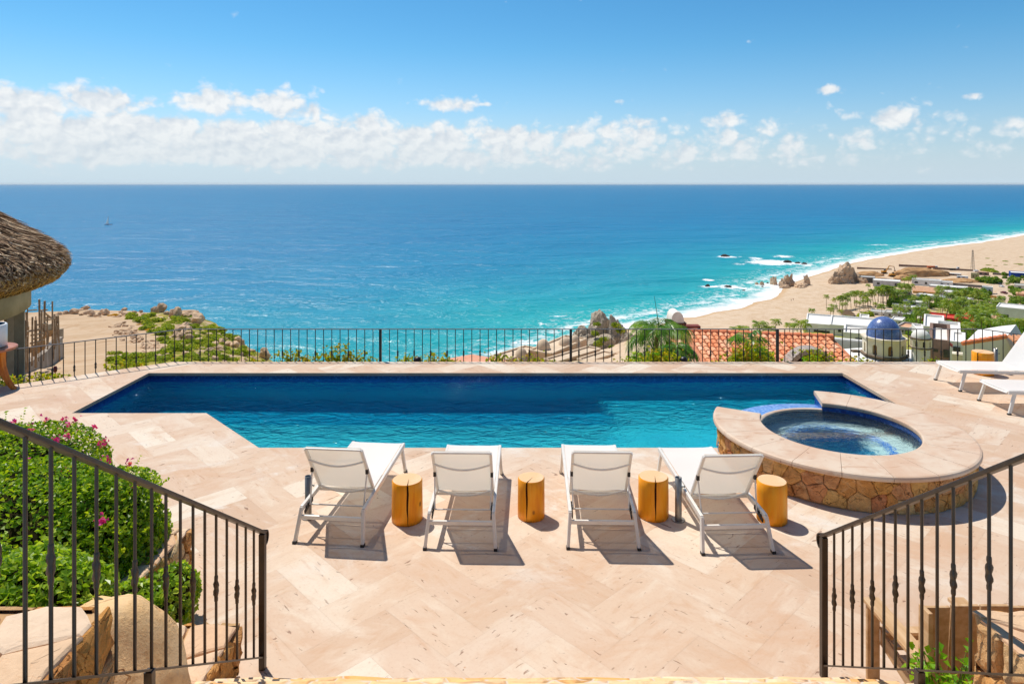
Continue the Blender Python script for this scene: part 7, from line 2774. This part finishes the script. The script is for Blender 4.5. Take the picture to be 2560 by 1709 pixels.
M_ORANGE = mat('orange_paint', S(206, 106, 52), S(186, 90, 44), 1, .5)
truck('orange dump truck on the construction yard with a white cab', 2331, 673, R(-8), M_ORANGE)
truck('grey flatbed truck with a white cab, right of the orange truck', 2385, 676, R(-10), M_GREYC, False)
M_DIGGER = mat('digger_yellow', S(206, 146, 40), S(184, 126, 34), 1, .5)


def digger(label, px, py, rz, raised=True, s=1.0):
    q = hit(px, py)
    t = thing('excavator' if raised else 'wheel_loader', label, 'excavator' if raised else 'loader', (q.x, q.y, q.z + 0.3), rz, None, s)
    for y in (-1.3, 1.3):
        b = MB(); b.prism([(-2.2, y - .35), (2.2, y - .35), (2.2, y + .35), (-2.2, y + .35)], 0, 1.0); b.build('track', M_TYRE, t)
    b = MB(); b.box((-.6, 0, 1.9), (4.2, 2.6, 1.4)); b.build('body', M_DIGGER, t)
    b = MB(); b.box((.8, .7, 3.0), (1.5, 1.1, 1.7)); b.build('cab', M_CARGLASS, t)
    b = MB()
    if raised:
        b.beam((1.2, -.5, 2.2), (4.6, -.5, 7.2), .5, .7); b.beam((4.6, -.5, 7.2), (9.4, -.5, 6.6), .45, .6)
    else:
        b.beam((1.2, 0, 2.0), (4.4, 0, 1.2), .5, .5)
    bo = b.build('boom', M_DIGGER, t)
    b = MB()
    if raised: b.beam((9.4, -.5, 6.7), (10.4, -.5, 3.0), .35, .5); b.box((10.2, -.5, 2.4), (1.3, 1.2, 1.3))
    else: b.box((5.0, 0, .9), (1.2, 2.6, 1.2))
    b.build('bucket', M_DIGGER if not raised else M_BROWN, bo)
    return t


digger('yellow excavator with its boom arched to the right on the building site', 2211, 685, R(5))
digger('yellow wheel loader in front of the excavator on the building site', 2232, 692, R(0), False)
digger('dusty dark machine with its bucket low, left of the excavator', 2192, 689, R(10), False, 0.8)

# lattice mast
q = hit(2432, 676)
ms = thing('lattice_mast', 'thin lattice radio mast standing behind the construction yard', 'mast', q)
kq = q.y / F
hm = 50 * kq
for sx, sy in ((-1, -1), (1, -1), (1, 1), (-1, 1)):
    b = MB(); b.tube([(sx * 1.3, sy * 1.3, -1), (sx * .35, sy * .35, hm)], 0.14, 5); b.build('leg', M_GREYC, ms)
b = MB()
for i in range(12):
    z0, z1 = hm * i / 12, hm * (i + 1) / 12
    r0, r1 = 1.3 - .95 * i / 12, 1.3 - .95 * (i + 1) / 12
    for sx, sy, tx, ty in ((-1, -1, 1, -1), (1, -1, 1, 1), (1, 1, -1, 1), (-1, 1, -1, -1)):
        b.tube([(sx * r0, sy * r0, z0), (tx * r1, ty * r1, z1)], 0.06, 4)
b.build('bracing', M_GREYC, ms)


# two walkers on the sand
def walker(label, px, py, shirt, seed):
    q = hit(px, py)
    t = thing('person', label, 'person', (q.x, q.y, q.z), R(seed * 70))
    skin = mat('skin', S(176, 126, 96), None, 5, .7)
    me = bpy.data.meshes.new('body')
    V = [(0, 0, .95), (0, 0, 1.2), (0, 0, 1.42), (0, 0, 1.52), (0, .01, 1.66), (.19, 0, 1.40), (.26, .02, 1.12), (.28, .10, .88), (-.19, 0, 1.40), (-.26, -.02, 1.12), (-.28, .06, .88), (.09, 0, .90), (.10, .10, .50), (.10, .02, .06), (.10, .16, .03), (-.09, 0, .90), (-.10, -.06, .50), (-.10, -.20, .08), (-.10, -.06, .03)]
    E_ = [(0, 1), (1, 2), (2, 3), (3, 4), (2, 5), (5, 6), (6, 7), (2, 8), (8, 9), (9, 10), (0, 11), (11, 12), (12, 13), (13, 14), (0, 15), (15, 16), (16, 17), (17, 18)]
    rad = [.15, .14, .15, .06, .105, .06, .045, .04, .06, .045, .04, .09, .06, .045, .04, .09, .06, .045, .04]
    me.from_pydata(V, E_, [])
    me.materials.append(skin)
    o = bpy.data.objects.new('body', me)
    C.objects.link(o)
    o.parent = t
    o.modifiers.new('skin', 'SKIN')
    for v, r in zip(me.skin_vertices[0].data, rad): v.radius = (r, r * .85)
    me.skin_vertices[0].data[0].use_root = True
    o.modifiers.new('smooth', 'SUBSURF').levels = 1
    b = MB(); b.lathe([(.10, 1.44), (.2, 1.40), (.175, 1.2), (.165, .95), (.18, .9)], 14); b.build('shirt', shirt, t)
    b = MB(); b.lathe([(.185, .97), (.20, .72), (.19, .58)], 14); b.build('shorts', M_BLACKFIT, t)
    b = MB(); b.lathe([(0, 1.785), (.07, 1.77), (.115, 1.70), (.11, 1.62)], 12); b.build('hair', M_BLACKFIT, t)


walker('person walking on the beach, on the left of two', 1978, 753, mat('tan_shirt', S(140, 96, 80), None, 5, .8), 1)
walker('person walking on the beach, on the right of two', 1983, 752, mat('rust_shirt', S(176, 92, 66), None, 5, .8), 2)

# ================================================================== palms and trees of the town
FARP = [palm_thing('coconut_palm', 'x', h, palm_crown(14, 2.9, 11, 1.0, 0.19, 30 + i, 1.15, 1.05), M_FROND, lean=(ln, 0.3), r0=0.17) for i, (h, ln) in enumerate(((7.5, .6), (9.0, -.8), (6.0, .2), (8.2, 1.3), (7.0, -.3)))]
fused = set()


def put_palm(px, py, hpx, lab, grp, i=None, q=None, wide=1.0):
    """palm whose foot is at photo point (px, py) and whose crown centre is hpx above"""
    i = r_.randrange(5) if i is None else i
    pr = FARP[i]
    hh = (7.5, 9.0, 6.0, 8.2, 7.0)[i]
    q = q or hit(px, py)
    s = hpx * q.y / F / hh
    s2 = max(0.55, min(1.25, s)) * wide
    loc, sc = (q.x, q.y, q.z), (s2, s2, s)
    if pr.name not in fused:
        fused.add(pr.name)
        pr.location, pr.scale = loc, sc
        pr.rotation_euler[2] = r_.uniform(0, 6.3)
        tag(pr, lab, None, grp)
    else:
        dup(pr, loc, r_.uniform(0, 6.3), lab, sc, grp)


GROVE = []                                                  # dense grove behind the beach
for px, py, h in [(2094, 778, 28), (2100, 776, 30), (2107, 774, 30), (2112, 772, 34), (2118, 775, 26), (2127, 770, 34), (2136, 766, 30), (2143, 768, 36), (2150, 763, 30), (2158, 766, 28), (2164, 770, 24), (2170, 766, 30), (2176, 768, 34), (2184, 765, 34), (2190, 768, 38), (2196, 765, 42), (2202, 768, 40), (2209, 766, 44), (2216, 768, 40), (2222, 765, 42), (2228, 768, 38), (2234, 768, 36), (2240, 765, 34), (2139, 778, 24), (2150, 780, 22), (2160, 776, 22), (2172, 776, 24), (2184, 778, 20), (2104, 786, 26), (2116, 784, 24), (2206, 758, 34), (2218, 756, 36), (2230, 756, 34), (2196, 756, 32), (2246, 762, 32), (2252, 768, 30), (2258, 764, 34)]:
    GROVE.append((px + r_.uniform(-1.5, 1.5), py, h))
for px, py, h in GROVE: put_palm(px, py, h, 'slender coconut palm in the dense grove behind the beach', 'palms of the dense grove behind the beach')
NAMED = [(2030, 803, 28, 'lone leaning palm on open sand with a thin trunk', 0), (2066, 772, 30, 'browned palm at the beach end of the grove', 1), (2076, 798, 24, 'left palm of the trio beside the thatched hut', 2), (2083, 797, 30, 'taller palm of the trio beside the thatched hut', 4), (2100, 799, 20, 'short palm of the trio beside the thatched hut', 2),
         (1838, 860, 36, 'left tufted palm peeking over the tile roof', 2), (1858, 862, 40, 'second tufted palm peeking over the tile roof', 0), (1901, 866, 54, 'dark spiky palm standing tallest above the tile roof ridge', 4), (1921, 866, 44, 'low palm just right of the dark spiky palm', 2), (1938, 850, 46, 'thin palm with few fronds beside the thick fence post', 1), (1974, 850, 36, 'feathery palm left of the bushy palm by the white terrace house', 0), (2000, 866, 56, 'bushy full palm touching the white terrace house', 2),
         (2205, 800, 34, 'yellowish palm directly above the blue dome', 4), (2266, 800, 20, 'short palm right of the blue dome top', 2), (2262, 722, 24, 'left palm in front of the square-window house', 1), (2272, 724, 28, 'middle palm in front of the square-window house', 3), (2282, 722, 30, 'right palm in front of the square-window house', 0), (2170, 730, 16, 'small palm left of the long pale grey house', 2), (2342, 742, 18, 'palm beside the pink tile bungalow', 2),
         (2362, 826, 68, 'tall wide yellow green palm in front of the red house', 3), (2290, 822, 40, 'left palm of the clump right of the blue dome', 0), (2300, 826, 52, 'tallest palm of the clump right of the blue dome', 4), (2310, 820, 36, 'right palm of the clump right of the blue dome', 2), (2352, 843, 32, 'short palm before the red house wall', 2), (2396, 836, 44, 'palm between the two red houses', 0), (2416, 838, 28, 'low palm in front of the smaller red house', 2), (2486, 824, 44, 'palm in front of the small ochre house', 1), (2500, 830, 40, 'palm beside the big white terrace house', 4), (2408, 770, 40, 'palm above the peach roofed house', 3)]
for px, py, h, lab, i in NAMED: put_palm(px, py, h, lab, 'coconut palms of the beach town', i)
for px, py, h in [(2330, 838, 40), (2440, 836, 46), (2455, 842, 44), (2466, 836, 50), (2476, 844, 40), (2430, 846, 36), (2448, 824, 44), (2462, 820, 46), (2424, 822, 44), (2436, 806, 38), (2450, 802, 36), (2470, 806, 38), (2484, 800, 34), (2380, 848, 36), (2394, 850, 30), (2362, 852, 26), (2412, 852, 34), (2498, 846, 40), (2512, 850, 44), (2530, 846, 44), (2548, 850, 46), (2522, 838, 34), (2540, 836, 34)]:
    put_palm(px + r_.uniform(-2, 2), py, h, 'palm in the thick green belt behind the right fence', 'palms of the green belt behind the right fence', wide=1.1)

for k in range(48): put_palm(r_.uniform(2225, 2410), r_.uniform(742, 806), r_.uniform(20, 34), 'palm among the white houses of the beach town', 'palms among the white town houses')
for k in range(40): put_palm(r_.uniform(2390, 2510), r_.uniform(770, 808), r_.uniform(24, 38), 'palm in the gardens below the peach roofed house', 'palms below the peach roofed house')
for k in range(10): put_palm(r_.uniform(2520, 2575), r_.uniform(700, 770), r_.uniform(14, 24), 'small palm along the road at the right edge', 'small palms along the road')

M_TREE = leafmat('tree_leaf', [(0.0, S(58, 92, 20)), (0.4, S(98, 138, 32)), (0.8, S(142, 172, 50)), (1.0, S(182, 194, 80))], 0.36, 0.5, 0.3)
M_LIME = leafmat('lime_leaf', [(0.0, S(110, 140, 16)), (0.5, S(160, 180, 24)), (1.0, S(200, 206, 60))], 0.35, 0.5, 0.3)
trees = [shrub_proto('garden_tree', 520, 0.30, M_TREE, 20 + s_, (1, 1, .85), 6) for s_ in range(4)]
limes = [shrub_proto('lime_bush', 420, 0.26, M_LIME, 31, (1, 1, .8), 5)]
for t in trees + limes: t['category'] = 'tree'
for px, py, w, lab in [(2118, 806, 28, 'round dark green tree in front of the wide thatched roof'), (2156, 796, 26, 'lime bush left half beside the round dark tree'), (2172, 790, 24, 'lime bush right half above the thatched roof'), (2132, 806, 18, 'small lime bush under the round dark tree')]:
    put_shrub(limes if 'lime' in lab else trees, px, py, w, lab, 'bushes by the beach huts', 1.1)
for px, py, w in [(2455, 704, 30), (2470, 706, 32), (2485, 708, 34), (2494, 706, 24)]: put_shrub(trees, px, py + 2, w, 'dense clipped green hedge tree beside the gatehouse and road', 'hedge trees beside the gatehouse', 0.9)
TR = []
for k in range(46): TR.append((r_.uniform(2385, 2470), r_.uniform(732, 752), r_.uniform(16, 26), 'leafy tree in the garden behind the peach roofed house', 'trees behind the peach roofed house'))
for k in range(60): TR.append((r_.uniform(2372, 2505), r_.uniform(774, 800), r_.uniform(16, 28), 'leafy tree in the green belt below the peach roofed house', 'trees below the peach roofed house'))
for k in range(64): TR.append((r_.uniform(2230, 2390), r_.uniform(750, 772), r_.uniform(14, 26), 'leafy tree behind the stepped white villa', 'trees behind the stepped white villa'))
for k in range(70): TR.append((r_.uniform(2262, 2350), r_.uniform(798, 840), r_.uniform(16, 30), 'leafy tree between the blue dome and the red house', 'trees between blue dome and red house'))
for k in range(60): TR.append((r_.uniform(2370, 2560), r_.uniform(812, 856), r_.uniform(20, 38), 'broad green tree behind the right run of fence', 'broad trees behind the right fence'))
for k in range(20): TR.append((r_.uniform(2525, 2600), r_.uniform(706, 770), r_.uniform(12, 24), 'green shrub along the road at the right edge', 'shrubs along the road'))
for k in range(12): TR.append((r_.uniform(2510, 2580), r_.uniform(690, 706), r_.uniform(10, 18), 'green shrub before the blue covered building', 'shrubs before the blue building'))
for k in range(14): TR.append((r_.uniform(2090, 2160), r_.uniform(812, 822), r_.uniform(10, 18), 'low green bush beside the wide thatched roof', 'bushes beside the thatched roof'))
for px, py, w, lab, grp in TR: put_shrub(trees, px, py, w, lab, grp, r_.uniform(.8, 1.2))
for px, py, w in [(2470, 676, 26), (2480, 680, 22), (2462, 678, 20)]: put_shrub(scrubs, px, py, w, 'olive scrub behind the brown ruin by the beach', 'scrub behind the ruin', 0.6)
for k in range(16): put_shrub(scrubs, r_.uniform(2440, 2560), r_.uniform(640, 684), r_.uniform(5, 13), 'low dry scrub on the open back beach sand', 'low scrub on the back beach', 0.3)
for px, py, w, lab in [(2085, 866, 22, 'grey green palm like bush in front of the white terrace house'), (2104, 868, 18, 'small bush right of the white terrace house'), (2158, 852, 14, 'small bush left of the blue dome tower'), (2020, 812, 16, 'olive bush above the white terrace house roof'), (1950, 862, 18, 'low bush beyond the tile roof ridge')]:
    put_shrub(trees, px, py, w, lab, 'bushes round the white terrace house', 1.0)

# ================================================================== sea air
def build_haze():
    m, nt, p, out = newmat('sea_air')
    nt.nodes.remove(p)
    pv = nt.nodes.new('ShaderNodeVolumePrincipled')
    pv.inputs['Color'].default_value = (0.86, 0.95, 1.0, 1)
    pv.inputs['Density'].default_value = HAZE
    pv.inputs['Anisotropy'].default_value = 0.2
    nt.links.new(pv.outputs[0], out.inputs['Volume'])
    b = MB()
    b.box((0, 25000, (SEA - 12 + 30) / 2), (150000, 80000, 30 - (SEA - 12)))
    o = b.build('haze', m)
    o['kind'] = 'stuff'


HAZE = 1.2e-5
if HAZE: build_haze()
